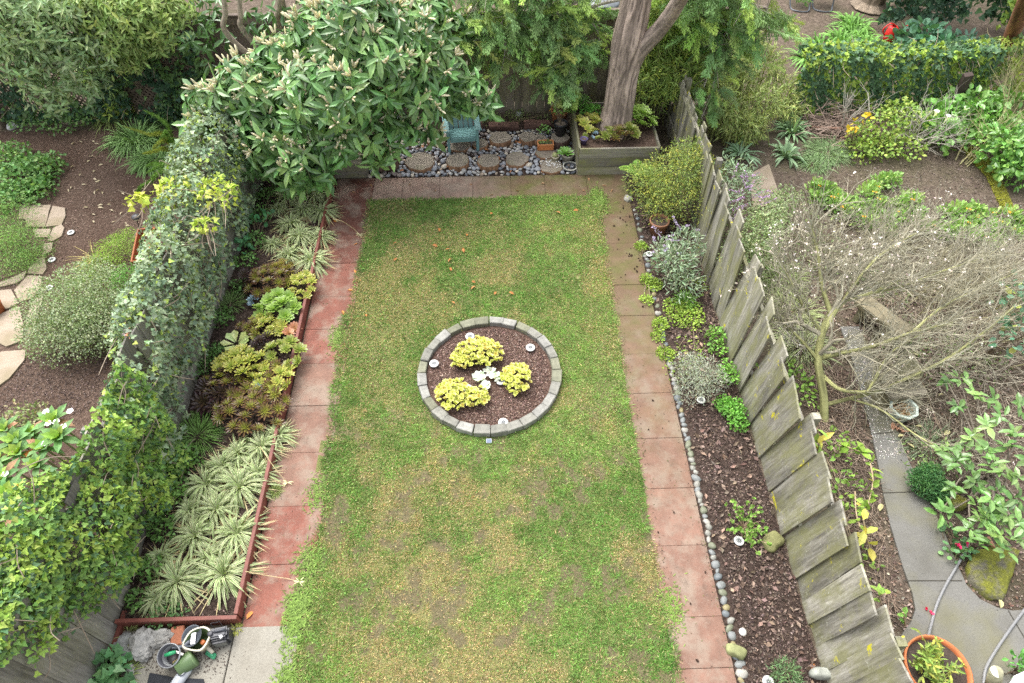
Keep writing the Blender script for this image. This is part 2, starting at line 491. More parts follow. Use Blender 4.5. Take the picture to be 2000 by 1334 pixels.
sheet('ground', rect(-60, 60, -30, 90), 0.0, M_SOIL)
XL0, XL1, XR0, XR1 = -3.03, -2.36, 1.90, 2.50        # left path, right path
YB0, YB1 = 9.93, 10.57                                # back path
LAWN = [(XL1, -.5), (XR0, -.5), (XR0 + .02, 3), (XR0 - .03, 6), (XR0 + .03, YB0), (XL1 + .02, YB0), (-2.45, 6.5), (-2.5, 7.2), (-2.42, 6.2), (-2.5, 5.2), (-2.42, 4), (-2.38, 2)]
def bare_at(x, y):
    """How worn the turf is: 0 full grass .. 1 bare soil."""
    b = np.clip((.65 * fbm(x, y, .26, 3) + .35 * fbm(x, y, .1, 17) - .528) * 8, 0, 1)
    return b * np.interp(y, [1, 4.3, 5.6, 7, 10], [1, 1, .5, .35, .3])
gx, gy = np.meshgrid(np.arange(XL1 - .12, XR0 + .04, .03), np.arange(.5, YB0 + .03, .03))
gz = .028 + .012 * (fbm(gx, gy, .5, 8) - .5); rws, cls_ = gx.shape
bb = bare_at(gx.ravel(), gy.ravel())[:, None]; gv = fbm(gx.ravel(), gy.ravel(), .5, 40)[:, None]
mb = MB()
mb.add(np.c_[gx.ravel(), gy.ravel(), gz.ravel()], [A([[r * cls_ + c, r * cls_ + c + 1, (r + 1) * cls_ + c + 1, (r + 1) * cls_ + c] for r in range(rws - 1) for c in range(cls_ - 1)])],
       (A([.13, .15, .045]) * (1 - gv) + A([.22, .215, .09]) * gv) * (1 - bb) + A([.135, .115, .065]) * bb)
struct(mb.build('lawn', col_mat('turf_base', .95, 30, .4, .8, .02, .1), smooth=True))
sheet('bed_soil', rect(XR1, 3.46, -.5, 10.5), .012, M_MULCHD)
sheet('planting_soil', rect(-4.42, XL0 - .05, 2.4, 10.58), .09, M_MULCHD, thick=.09)
sheet('mulch_ground', rect(-16, -4.47, 1.0, 12.4), .006, M_MULCHL)
sheet('gravel_base', rect(-2.45, 1.6, YB1 + .01, 12.66), .008, M_MULCHD)

def paving_mat():
    m, nt, b, out = mat_new('red_paving')
    v = coords(nt)
    c = mixc(nt, 1.0, attr(nt), ramp(nt, noise(nt, v, 5, 6, .65), [(.3, .78), (.7, 1.22)]), 'MULTIPLY')
    c = mixc(nt, ramp(nt, noise(nt, v, 2.6, 7, .7), [(.46, 0.0), (.62, .6)]), c, (.27, .225, .175))
    c = mixc(nt, ramp(nt, noise(nt, v, 4.5, 7, .75), [(.56, 0.0), (.68, .55)]), c, (.11, .08, .06))
    c = mixc(nt, ramp(nt, noise(nt, v, 160, 2, .5), [(.58, 0.0), (.68, .4)]), c, (.40, .34, .29))
    c = mixc(nt, ramp(nt, noise(nt, v, 110, 2, .5), [(.62, 0.0), (.7, .45)]), c, (.07, .055, .045))
    # green-brown algae on the damp far end and along the right-hand path
    sep = nt.nodes.new('ShaderNodeSeparateXYZ'); nt.links.new(v, sep.inputs[0])
    y = nd(nt, 'ShaderNodeMapRange'); nt.links.new(sep.outputs[1], y.inputs[0])
    y.inputs[1].default_value, y.inputs[2].default_value = 3.4, 8.2
    x = nd(nt, 'ShaderNodeMapRange'); nt.links.new(sep.outputs[0], x.inputs[0])
    x.inputs[1].default_value, x.inputs[2].default_value = -.6, .5
    mul = nt.nodes.new('ShaderNodeMath'); mul.operation = 'MULTIPLY'
    nt.links.new(y.outputs[0], mul.inputs[0]); nt.links.new(x.outputs[0], mul.inputs[1])
    mul2 = nt.nodes.new('ShaderNodeMath'); mul2.operation = 'MULTIPLY'
    nt.links.new(mul.outputs[0], mul2.inputs[0])
    nt.links.new(ramp(nt, noise(nt, v, 2.1, 6, .65), [(.28, .45), (.55, 1.0)]), mul2.inputs[1])
    c = mixc(nt, mul2.outputs[0], c, mixc(nt, ramp(nt, noise(nt, v, 3.3, 4), [(.4, 0.0), (.62, 1.0)]), (.125, .085, .05), (.105, .10, .034)))
    nt.links.new(c, b.inputs['Base Color'])
    b.inputs['Roughness'].default_value = .85; b.inputs['Specular IOR Level'].default_value = .25
    bump(nt, b, noise(nt, v, 90, 4, .7), .35, .004)
    return m
M_PAVE = paving_mat()
def slab_row(mb, x0, x1, ys, along='y', tone=None):
    for a, b2 in zip(ys[:-1], ys[1:]):
        g = .0035; zt = .034 + rng.uniform(-.004, .004)
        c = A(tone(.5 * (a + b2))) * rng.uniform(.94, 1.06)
        if along == 'y': mb.box(((x0 + x1) / 2, (a + b2) / 2, zt / 2), (x1 - x0 - g, b2 - a - g, zt), None, c)
        else: mb.box(((a + b2) / 2, (x0 + x1) / 2, zt / 2), (b2 - a - g, x1 - x0 - g, zt), None, c)
RED, PINK = (.215, .082, .058), (.20, .113, .082)
mb = MB()
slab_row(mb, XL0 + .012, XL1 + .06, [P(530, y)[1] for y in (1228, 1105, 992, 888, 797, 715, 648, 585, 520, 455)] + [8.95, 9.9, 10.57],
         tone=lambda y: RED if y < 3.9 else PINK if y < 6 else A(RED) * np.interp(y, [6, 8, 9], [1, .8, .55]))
slab_row(mb, XR0 - .06, XR1, [.1, .95, 1.75] + [P(1400, y)[1] for y in (1205, 1065, 953, 855, 767, 690, 615, 555)] + [8.6, 9.3, YB0 - .01],
         tone=lambda y: PINK if y < 6 else (.20, .125, .085))
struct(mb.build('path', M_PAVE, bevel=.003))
mb = MB()
slab_row(mb, YB0 - .05, YB1, [XL1 + .06, -1.75, -1.05, -.42, .3, .95, 1.75, 2.5], 'x', tone=lambda x: (.235, .16, .125) if x < .4 else (.175, .125, .08))
struct(mb.build('back_path', M_PAVE, bevel=.006))

def concrete_mat(name, tone, dirt, algae=0.0):
    m, nt, b, out = mat_new(name)
    v = coords(nt)
    c = ramp(nt, noise(nt, v, 70, 4, .7), [(.35, A(tone) * .78), (.5, tone), (.66, A(tone) * 1.18)])
    c = mixc(nt, ramp(nt, noise(nt, v, 2.3, 6, .65), [(.42, 0.0), (.7, .6)]), c, dirt)
    c = mixc(nt, ramp(nt, noise(nt, v, 33, 3, .6), [(.66, 0.0), (.72, .8)]), c, A(dirt) * .35)
    if algae: c = mixc(nt, ramp(nt, noise(nt, v, 1.3, 5, .6), [(.45, 0.0), (.65, algae)]), c, (.16, .15, .06))
    nt.links.new(c, b.inputs['Base Color'])
    b.inputs['Roughness'].default_value = .88
    bump(nt, b, noise(nt, v, 120, 4, .7), .3, .003)
    return m
M_CONC = concrete_mat('pale_concrete', (.265, .247, .205), (.18, .16, .125))
M_CONCG = concrete_mat('grey_concrete', (.155, .15, .135), (.09, .085, .07), .45)
mb = MB()
mb.box((-2.715, 1.42, .018), (.73, 1.86, .036)); mb.box((-3.74, 1.42, .0165), (1.29, 1.86, .033))
struct(mb.build('patio', M_CONC, bevel=.006))

# the neighbour's concrete path on the far side of the right fence
pl = [(1640, 640), (1662, 700), (1690, 800), (1712, 900), (1722, 960), (1738, 1030), (1762, 1110), (1780, 1160), (1786, 1192), (1778, 1215), (1762, 1236), (1748, 1260), (1735, 1334)]
pr = [(1675, 640), (1702, 700), (1735, 800), (1772, 900), (1800, 960), (1838, 1030), (1870, 1110), (1886, 1145), (1912, 1172), (1945, 1188), (1975, 1194), (2030, 1190)]
pg = list(PP(*pl)) + [(4.4, 1.2), (6.6, 1.2)] + list(PP(*pr))[::-1]
mb = MB(); poly(mb, pg, 0, .03)
npath = struct(mb.build('neighbour_path', M_CONCG))
mb = MB()
for a, b2 in (((1722, 965), (1800, 962)), ((1762, 1136), (1876, 1136)), ((1700, 850), (1752, 846)), ((1966, 1194), (2005, 1260))):
    p, q = P(*a), P(*b2); d = norm(q - p); s = A([-d[1], d[0], 0]) * .006
    mb.add([p - s, q - s, q + s, p + s], [A([[0, 1, 2, 3]])], (.05, .045, .035))
for x in mb.v: x[:, 2] = .034
struct(mb.build('path_joint', M_CHIP))

# ------------------------------------------------------------------ grass on the lawn
def lawn_height_ok(x, y):
    ex = .04 * (fbm(y, y * 0, .5, 31) - .5) * 2
    left = XL1 + np.interp(y, [1, 2.2, 2.6, 3.2, 4.2, 5.2, 6.3, 7.0, 7.3, 8, 10], [.03, .0, -.05, .05, .0, -.05, -.12, -.13, -.01, .0, .02]) + ex
    right = XR0 + np.interp(y, [1, 3, 5, 7, 10], [.0, -.03, -.05, -.02, .05]) + .04 * (fbm(y, y * 0 + 9, .45, 32) - .5)
    back = YB0 + .08 * (fbm(x, x * 0 + 4, .5, 33) - .5)
    return (x > left) & (x < right) & (y < back) & (((x + .15) / 1.0) ** 2 + ((y - 5.82) / 1.0) ** 2 > 1.0)
N = 440000
x = rng.uniform(-2.7, 2.1, N); y = 1.2 + 9.0 * rng.random(N) ** 1.12
keep = lawn_height_ok(x, y)
bare = bare_at(x, y); big = fbm(x, y, 1.9, 7); fine = fbm(x, y, .16, 12)
dry = np.clip((.6 * fbm(x, y, .9, 20) + .4 * fbm(x, y, .3, 25) - .45) * 6, 0, 1) * np.interp(y, [1, 4.5, 6, 8, 10], [1, .9, .35, .8, .25])
keep &= rng.random(N) < 1 - .8 * bare
x, y, big, dry, fine, bare = (q[keep] for q in (x, y, big, dry, fine, bare))
n = len(x)
G1, G2, G3, ST = A([.08, .168, .036]), A([.14, .235, .06]), A([.11, .185, .055]), A([.31, .26, .14])
w = np.clip((big - .35) * 3, 0, 1)[:, None]
C = G1 * (1 - w) + G2 * w
tuf = vnoise(x, y, .075, 55)
C = C * (.72 + .56 * vnoise(x, y, .11, 56))[:, None]
C = np.where((fine > .58)[:, None], C * .5 + G3 * .5, C)
sd = (rng.random(n) < .05 + dry * .8)[:, None]
C = np.where(sd, ST * rng.uniform(.6, 1.25, (n, 1)), C)
C = np.where((rng.random(n) < .03)[:, None], ST, C)
edge = np.minimum(np.minimum(x - XL1, XR0 - x), YB0 - y)
L = rng.uniform(.025, .062, n) * (1 + .5 * np.exp(-np.clip(edge, 0, 9) / .12)) * (1 - .35 * dry) * (.6 + .9 * tuf)
D = az(n) * rng.uniform(.7, 2.6, (n, 1)); D[:, 2] = 1
mb = MB()
scatter(mb, T_KITE, np.c_[x, y, np.full(n, .028)], D, az(n) + [0, 0, .6], L, rng.uniform(.0045, .0085, n), C * [1.36, 1.3, 1.36], .22, .07)
# clover and small weeds in the turf, mostly along the left edge and by the back
k = 9000
cx = rng.uniform(-2.6, 1.95, k); cy = rng.uniform(1.4, 9.9, k)
pr_ = np.clip((fbm(cx, cy, .6, 44) - .44) * 5, 0, 1) * np.where(cx < -1.7, 1.0, .3) * np.interp(cy, [1, 3.6, 4.6, 7, 10], [.1, .25, 1, .8, .6])
kk = lawn_height_ok(cx, cy) & (rng.random(k) < pr_)
cx, cy = cx[kk], cy[kk]; k = len(cx)
scatter(mb, T_ROUND, np.c_[cx, cy, rng.uniform(.05, .075, k)], az(k) + [0, 0, .2], A([0, 0, 1]) + .4 * rng.normal(size=(k, 3)), .022, .02, A([.17, .27, .07]), .2)
# longer tufts that lean over the paving
for (tx, ty, tn, tl) in [(-2.38, 3.05, 350, .12), (-2.40, 2.55, 700, .14), (-2.42, 2.3, 300, .12), (-2.48, 6.6, 500, .08), (1.93, 9.7, 500, .13), (1.88, 9.9, 300, .12), (1.93, 2.4, 400, .09), (-2.4, 4.0, 300, .1), (-2.4, 1.7, 500, .13)]:
    q = rng.normal(size=(tn, 2)) * [.07, .14]
    D = az(tn) * 1.0 + [0, 0, 1]
    ribbons(mb, np.c_[tx + q[:, 0], ty + q[:, 1], np.full(tn, .03)], D, rng.uniform(.5, 1, tn) * tl, .009, .5, A([.15, .23, .05]), 3, jit=.25)
struct(mb.build('grass', M_GRASS), 'stuff')['label'] = 'patchy green lawn grass with straw coloured dry spots'

# grit, moss and crumbs caught in the joints and along the edges of the paving
mb = MB(); q = []
for x0, x1, lo, hi in ((XL0, XL1, 2.4, 9.9), (XR0, XR1, 1.2, 9.9)):
    n = 700; q.append(np.c_[np.where(rng.random(n) < .5, x0 + .01 + np.abs(rng.normal(size=n)) * .035, x1 - np.abs(rng.normal(size=n)) * .03), rng.uniform(lo, hi, n)])
    n = 160; q.append(np.c_[rng.uniform(x0, x1, n), rng.uniform(lo, hi, n)])
n = 500; q.append(np.c_[rng.uniform(XL1, XR1, n), np.where(rng.random(n) < .6, YB1 - np.abs(rng.normal(size=n)) * .06, rng.uniform(YB0, YB1, n))])
q = np.concatenate(q); n = len(q); T = A([(.05, .04, .028), (.09, .1, .03), (.14, .1, .07), (.22, .16, .1), (.1, .13, .03)])
scatter(mb, T_KITE, np.c_[q, np.full(n, .042)], az(n), A([0, 0, 1]) + .4 * rng.normal(size=(n, 3)), rng.uniform(.008, .03, n), rng.uniform(.006, .012, n), T[rng.integers(0, 5, n)], .2)
struct(mb.build('path_litter', M_CHIP), 'stuff')['label'] = 'grit, moss and crumbs along the edges of the red paving'

# ------------------------------------------------------------------ bark chips and leaf litter
def chips(name, label, pgs, dens, tones, size=(.012, .04), z=.015, hole=None, thick=.3):
    mb = MB()
    for pg in pgs:
        pg = np.asarray(pg); xx, yy = pg[:, 0], pg[:, 1]
        area = .5 * abs(np.dot(xx, np.roll(yy, -1)) - np.dot(yy, np.roll(xx, -1)))
        n = int(area * dens); q = sample_poly(pg, n)
        if hole is not None: q = q[hole(q[:, 0], q[:, 1])]
        n = len(q); T = A(tones)
        d = az(n) + np.c_[np.zeros((n, 2)), rng.normal(size=n) * .25]
        s = rng.uniform(size[0], size[1], n)
        scatter(mb, T_KITE, np.c_[q, z + rng.random(n) * .012], d, A([0, 0, 1]) + .5 * rng.normal(size=(n, 3)), s, s * rng.uniform(.3, .7, n), T[rng.integers(0, len(T), n)], .22)
    o = struct(mb.build(name, M_CHIP), 'stuff'); o['label'] = label
    return o
BK = [(.05, .034, .027), (.085, .058, .046), (.14, .1, .08), (.22, .165, .135), (.06, .042, .036)]
chips('bark_chips', 'dark bark chips over the bed beside the leaning fence', [rect(2.66, 3.46, 1.2, 9.6)], 2300, BK, (.014, .045))
chips('large_bark_chips', 'larger pale bark pieces scattered over the bed beside the leaning fence', [rect(2.62, 3.46, 1.2, 9.6)], 110, [(.17, .12, .095), (.24, .17, .13), (.1, .066, .05)], (.05, .1), .03)
chips('planting_mulch', 'dark mulch under the spider plants', [rect(-4.4, -3.1, 2.42, 10.5)], 700, BK, z=.095)
LM = [(.16, .108, .082), (.115, .075, .056), (.23, .167, .132), (.08, .054, .042), (.3, .225, .175)]
chips('mulch_chips', 'fine reddish brown mulch in the garden left of the ivy', [PP((-60, 255), (330, 255), (300, 420), (230, 520), (130, 570), (60, 600), (-60, 600))], 900, LM, (.01, .03))
chips('dark_mulch', 'dark bark mulch beside the stone paving', [PP((-20, 800), (60, 690), (220, 690), (190, 800), (60, 840), (-20, 840))], 2200, [(.045, .031, .028), (.075, .052, .046), (.12, .086, .075), (.2, .15, .13)], (.01, .032))
LL = [(.18, .135, .105), (.13, .09, .068), (.26, .2, .155), (.085, .06, .046), (.34, .28, .225), (.16, .1, .07)]
def offpath(x, y): return ~inpoly(x, y, np.asarray(pg))
chips('leaf_litter', 'dry fallen leaves and twigs on the soil right of the fence', [PP((1500, 560), (2060, 520), (2080, 1230), (1940, 1200), (1800, 1200), (1760, 1250), (1700, 1150))], 900, LL, (.015, .06), .012, offpath)
chips('soil_crumbs', 'crumbs of brown soil on the bare vegetable patch', [PP((1400, 300), (1990, 280), (2060, 520), (1500, 560))], 420, [(.11, .084, .066), (.18, .142, .115), (.075, .056, .043), (.26, .22, .18)], (.012, .05), .01)
# ------------------------------------------------------------------ fences
def fence_board(name, mat, parent, bx, by, z0, h, w, th, yaw, lean=0., pitch=0., top='flat'):
    """One upright board; its mesh is centred on its own axis so that the grain follows it."""
    mb = MB(); k = 5
    zs = np.linspace(0, h, k)
    pr = []
    for i, z in enumerate(zs):
        e = rng.uniform(-.004, .004, 2)
        dz = rng.uniform(-.02, .02) if i == k - 1 else 0
        for sx, dx in ((-1, e[0]), (1, e[1])):
            for sy in (-1, 1):
                pr.append((sx * w / 2 + dx, sy * th / 2, z + (dz * sx if i == k - 1 else 0)))
    v = A(pr); f = []
    for i in range(k - 1):
        a = i * 4; b = a + 4
        f += [[a, a + 2, b + 2, b], [a + 2, a + 3, b + 3, b + 2], [a + 3, a + 1, b + 1, b + 3], [a + 1, a, b, b + 1]]
    f += [[k * 4 - 4, k * 4 - 2, k * 4 - 1, k * 4 - 3], [0, 1, 3, 2]]
    mb.add(v, [A(f)])
    o = mb.build(name, mat, None)
    o.parent = parent
    o.location = A([bx, by, z0]) - A(parent.location)
    o.rotation_euler = (pitch, lean, yaw)
    return o
# the leaning mossy fence on the right: boards seen from the lawn side
rf = thing('wooden_fence', 'mossy grey plank fence with uneven board tops right of the bark bed', 'fence', (3.5, 6, 0))
y = .75; i = 0
while y < 12.6:
    w = rng.uniform(.2, .31) if y < 8 else rng.uniform(.17, .24)
    if 3.0 < y < 3.3: w = .26
    fx = 3.49 + (.02 if i % 2 else 0) + np.interp(y, [0, 8, 9, 12.6], [0, 0, .06, .12])
    fence_board('board', M_PLANK_R, rf, fx, y + w / 2, -.02, np.interp(y, [7, 10.2], [1.64, 1.42]) + rng.uniform(-.06, .06), w + .012, .022, PI / 2 + rng.normal() * .05, rng.normal() * .02 - math.radians(np.interp(y, [1.2, 2.0, 2.7, 4.0, 5.2, 7.0], [1, 3, 8, 13, 8, 2])), rng.normal() * .03 - .01)
    y += w + (.035 if 2.6 < y < 3.6 and i % 2 else .004); i += 1
for z in (.35, 1.25):
    mb = MB(); mb.box((3.57, 6.6, z), (.045, 11.8, .09), None, (.2, .17, .13)); mb.build('rail', M_PLANK_R, rf)
for yy in (1.6, 4.05, 6.5, 8.95, 11.4):
    mb = MB(); mb.box((3.64, yy, .75), (.09, .09, 1.5), None, (.2, .17, .13)); mb.build('post', M_PLANK_R, rf)
# the grey fence under the ivy on the left
lf = thing('wooden_fence', 'grey weathered plank fence half buried under ivy', 'fence', (-4.45, 6, 0))
y = .9; i = 0
while y < 12.4:
    w = rng.uniform(.19, .3)
    fence_board('board', M_PLANK_L, lf, -4.44 + (.018 if i % 2 else 0), y + w / 2, 0, rng.uniform(1.76, 1.84), w, .022, -PI / 2 + rng.normal() * .02, rng.normal() * .01, rng.normal() * .01)
    y += w + rng.uniform(.004, .012); i += 1
for z in (.4, 1.5):
    mb = MB(); mb.box((-4.51, 6.6, z), (.045, 11.6, .09)); mb.build('rail', M_PLANK_L, lf)
for yy in (1.5, 4, 6.5, 9, 11.5):
    mb = MB(); mb.box((-4.57, yy, .85), (.09, .09, 1.7)); mb.build('post', M_PLANK_L, lf)
# the low grey-brown fence behind the gravel
bf = thing('wooden_fence', 'grey brown board fence behind the gravel and logs', 'fence', (.4, 12.72, 0))
x = -2.6
while x < 3.45:
    w = rng.uniform(.13, .17)
    fence_board('board', M_PLANK_G, bf, x + w / 2, 12.72 + rng.uniform(-.004, .004), .05, 1.76 + rng.uniform(-.012, .012), w, .02, 0, rng.normal() * .006)
    x += w + .006
for z in (.5, 1.5):
    mb = MB(); mb.box((.4, 12.76, z), (6.1, .045, .09)); mb.build('rail', M_PLANK_G, bf)
# the taller dark brown fence beyond it
df = thing('brown_fence', 'dark brown panel fence with cap rail and square posts behind the trees', 'fence', (-2, 13.05, 0))
for k, x0 in enumerate(np.arange(-8.0, 3.6, 1.92)):
    x1 = x0 + 1.92
    mb = MB(); xx = x0 + .07
    while xx < x1 - .1:
        w = min(.15, x1 - .07 - xx)
        mb.box((xx + w / 2, 13.05, .98), (w - .008, .02, 1.75)); xx += w
    mb.build('panel', M_PLANK_B, df)
    mb = MB(); mb.box(((x0 + x1) / 2, 13.03, 1.93), (1.80, .05, .15)); mb.build('rail', M_PLANK_B, df, bevel=.006)
    mb = MB(); mb.box(((x0 + x1) / 2, 13.03, 2.03), (1.80, .10, .035)); mb.build('cap_rail', M_PLANK_B, df, bevel=.006)
    mb = MB(); mb.box((x0, 13.04, 1.02), (.115, .115, 2.04)); mb.box((x0, 13.04, 2.075), (.15, .15, .03))
    mb.add([(x0 - .06, 12.98, 2.09), (x0 + .06, 12.98, 2.09), (x0 + .06, 13.1, 2.09), (x0 - .06, 13.1, 2.09), (x0, 13.04, 2.15)], [A([[0, 1, 4], [1, 2, 4], [2, 3, 4], [3, 0, 4]])])
    mb.build('post', M_PLANK_B, df)
# lattice along the back of the left garden
lt = thing('lattice_fence', 'old wooden lattice fence mostly hidden by dark ivy', 'fence', (-9.3, 12.75, 0))
for s in (1, -1):
    mb = MB()
    for u in np.arange(-13.5, -5.0, .105):
        x0, x1 = max(u, -12.6), min(u + 1.5, -5.6)
        if x1 <= x0: continue
        za, zb = (x0 - u) / 1.5 * 1.5, (x1 - u) / 1.5 * 1.5
        if s < 0: za, zb = 1.5 - za, 1.5 - zb
        p, q = A([x0, 12.75 + s * .006, .05 + za]), A([x1, 12.75 + s * .006, .05 + zb])
        d = norm(q - p); e = A([-d[2], 0, d[0]]) * .02; t = A([0, .004, 0])
        mb.add([p - e - t, q - e - t, q + e - t, p + e - t, p - e + t, q - e + t, q + e + t, p + e + t], [A([[0, 1, 2, 3], [7, 6, 5, 4], [0, 4, 5, 1], [2, 6, 7, 3]])], (.17, .13, .1))
    mb.build('lattice', M_TWIG, lt)
mb = MB(); mb.box((-9.1, 12.75, 1.58), (7.1, .06, .09), None, (.13, .1, .08)); mb.build('rail', M_TWIG, lt)
for xx in (-12.5, -10.2, -7.9, -5.65):
    mb = MB(); mb.box((xx, 12.8, .8), (.09, .09, 1.6), None, (.13, .1, .08)); mb.build('post', M_TWIG, lt)

# ------------------------------------------------------------------ timber edging of the left bed, planter boxes, logs
te = thing('timber_edging', 'red brown timber boards edging the spider plant bed', 'garden edging', (-3.05, 6, 0))
BR = (.19, .062, .045)
def edging_board(x0, y0, x1, y1, name='edging_board', c=BR):
    mb = MB(); dx, dy = x1 - x0, y1 - y0
    mb.box(((x0 + x1) / 2, (y0 + y1) / 2, .1), (max(abs(dx), .045), max(abs(dy), .045), .2), None, c)
    return mb.build(name, M_PAINT, te, bevel=.004)
ys = [2.44, 5.0, 7.65, 10.5]
for a, b2 in zip(ys[:-1], ys[1:]): edging_board(XL0 - .03 + rng.uniform(-.008, .008), a + .004, XL0 - .03, b2 - .004)
edging_board(-4.4, 2.41, XL0 - .008, 2.41)
mb = MB(); mb.box((-4.38, 2.3, .05), (.05, .5, .1), None, BR); mb.build('edging_board', M_PAINT, te)

def planter_box(name, label, x0, x1, y0, y1, h, cols, soil_z):
    t = thing(name, label, 'planter', ((x0 + x1) / 2, y0, 0))
    n = 3; hh = h / n
    for k in range(n):
        for (cx, cy, L, yaw) in (((x0 + x1) / 2, y0, x1 - x0, 0), ((x0 + x1) / 2, y1, x1 - x0, 0), (x0, (y0 + y1) / 2, y1 - y0 - .04, PI / 2), (x1, (y0 + y1) / 2, y1 - y0 - .04, PI / 2)):
            mb = MB(); mb.box((0, 0, 0), (.04, hh - .002, L))
            o = mb.build('plank', M_PLANK_X, None, bevel=.002)
            o.parent = t
            o.location = A([cx, cy, hh * (k + .5)]) - A(t.location)
            o.rotation_euler = Matrix(((0, 0, 1), (1, 0, 0), (0, 1, 0))).to_euler() if yaw == 0 else Matrix(((1, 0, 0), (0, 0, 1), (0, -1, 0))).to_euler()
    for cx in (x0 + .06, x1 - .06):
        mb = MB(); mb.box((cx, y0 + .05, h / 2 - .02), (.06, .05, h - .04)); mb.build('corner_post', M_PLANK_X, t)
    mb = MB(); q = 14
    gx, gy = np.meshgrid(np.linspace(x0 + .02, x1 - .02, q), np.linspace(y0 + .02, y1 - .02, q))
    gz = soil_z + .05 * (fbm(gx, gy, .4, 61) - .5)
    f = A([[r * q + c, r * q + c + 1, (r + 1) * q + c + 1, (r + 1) * q + c] for r in range(q - 1) for c in range(q - 1)])
    mb.add(np.c_[gx.ravel(), gy.ravel(), gz.ravel()], [f]); mb.build('soil', M_MULCHL, t, smooth=True)
    return t
planter_box('planter_box', 'weathered wooden planter box around the base of the conifer', 1.6, 3.1, 10.56, 12.1, .62, 0, .55)
planter_box('planter_box', 'weathered wooden planter box under the flowering evergreen', -4.2, -2.46, 10.62, 12.2, .5, 0, .44)

def log(px, py, ln, r, label, ry=0):
    c = P(px, py, r); o = MB()
    pts = A([[-ln / 2, 0, 0], [-ln / 6, .01, .005], [ln / 6, -.008, 0], [ln / 2, 0, 0]])
    tube(o, spl(pts, 26), r, 26, (.13, .075, .058), .16, True, seed=int(px) % 9, freq=9)
    m = o.build('edging_log', M_BARK, loc=(0, 0, 0), smooth=True)
    m.location = c; m.rotation_euler = (0, 0, ry)
    return tag(m, label, 'log', 'logs edging the gravel')
log(918, 246, .52, .095, 'dark log lying just right of the teal chair')
log(984, 247, .62, .1, 'middle dark log below the back fence')
log(1049, 244, .55, .1, 'dark log lying beside the black nursery pot')

# ------------------------------------------------------------------ slices of trunk set in the gravel
def m_endgrain():
    m, nt, b, out = mat_new('cut_end_grain')
    v = coords(nt)
    sep = nt.nodes.new('ShaderNodeVectorMath'); sep.operation = 'LENGTH'
    mp = nt.nodes.new('ShaderNodeMapping'); mp.inputs['Scale'].default_value = (1, 1, 0)
    nt.links.new(v, mp.inputs[0]); nt.links.new(mp.outputs[0], sep.inputs[0])
    w = nd(nt, 'ShaderNodeTexNoise', Scale=6.0, Detail=3.0); nt.links.new(v, w.inputs['Vector'])
    ma = nt.nodes.new('ShaderNodeMath'); ma.operation = 'MULTIPLY_ADD'
    nt.links.new(sep.outputs['Value'], ma.inputs[0]); ma.inputs[1].default_value = 55; nt.links.new(w.outputs[0], ma.inputs[2])
    fr = nt.nodes.new('ShaderNodeMath'); fr.operation = 'PINGPONG'; nt.links.new(ma.outputs[0], fr.inputs[0]); fr.inputs[1].default_value = .5
    c = mixc(nt, ramp(nt, fr.outputs[0], [(.1, .0), (.5, .45)]), (.25, .215, .17), (.14, .115, .09))
    c = mixc(nt, 1.0, c, ramp(nt, noise(nt, v, 11, 6, .7), [(.3, .6), (.7, 1.35)]), 'MULTIPLY')
    c = mixc(nt, ramp(nt, noise(nt, v, 5, 3), [(.52, 0.0), (.7, .5)]), c, (.12, .12, .06))
    nt.links.new(c, b.inputs['Base Color']); b.inputs['Roughness'].default_value = .92
    bump(nt, b, noise(nt, v, 30, 6, .75), .6, .01)
    return m
M_END = m_endgrain()
def log_round(name, r, h, seed, bark=(.27, .155, .09)):
    t = thing(name, 'x', 'log round')
    n = 48; an = np.arange(n) * 2 * PI / n
    R = r * (1 + .22 * (vnoise(np.cos(an) * 2, np.sin(an) * 2, 1.1, seed) - .5) + .07 * (vnoise(np.cos(an) * 8, np.sin(an) * 8, 1, seed + 4) - .5))
    mb = MB(); rows = 7
    v = []
    for i in range(rows):
        z = h * i / (rows - 1)
        k = 1 + .05 * (vnoise(an * 9, an * 0 + z * 20, 1, seed + 2) - .5) - (.03 if i == rows - 1 else 0)
        v.append(np.c_[np.cos(an) * R * k, np.sin(an) * R * k, np.full(n, z)])
    f = A([[i * n + q, i * n + (q + 1) % n, (i + 1) * n + (q + 1) % n, (i + 1) * n + q] for i in range(rows - 1) for q in range(n)])
    hh = vnoise(np.tile(an * 6, rows), np.repeat(np.arange(rows), n) * .3, 1, seed + 7)
    mb.add(np.concatenate(v), [f], A(bark)[None] * (.55 + .9 * hh[:, None]))
    mb.build('bark', M_BARK, t)
    mb = MB(); top = [A([[0, 0, h - .004]])]
    for s in (.35, .7, .985):
        top.append(np.c_[np.cos(an) * R * s, np.sin(an) * R * s, np.full(n, h) + .008 * (vnoise(np.cos(an) * 3 * s, np.sin(an) * 3 * s, .5, seed) - .5)])
    f3 = A([[0, 1 + q, 1 + (q + 1) % n] for q in range(n)])
    f4 = A([[1 + i * n + q, 1 + (i + 1) * n + q, 1 + (i + 1) * n + (q + 1) % n, 1 + i * n + (q + 1) % n] for i in range(2) for q in range(n)])
    mb.add(np.concatenate(top), [f3, f4]); mb.build('cut_face', M_END, t, smooth=True)
    return t
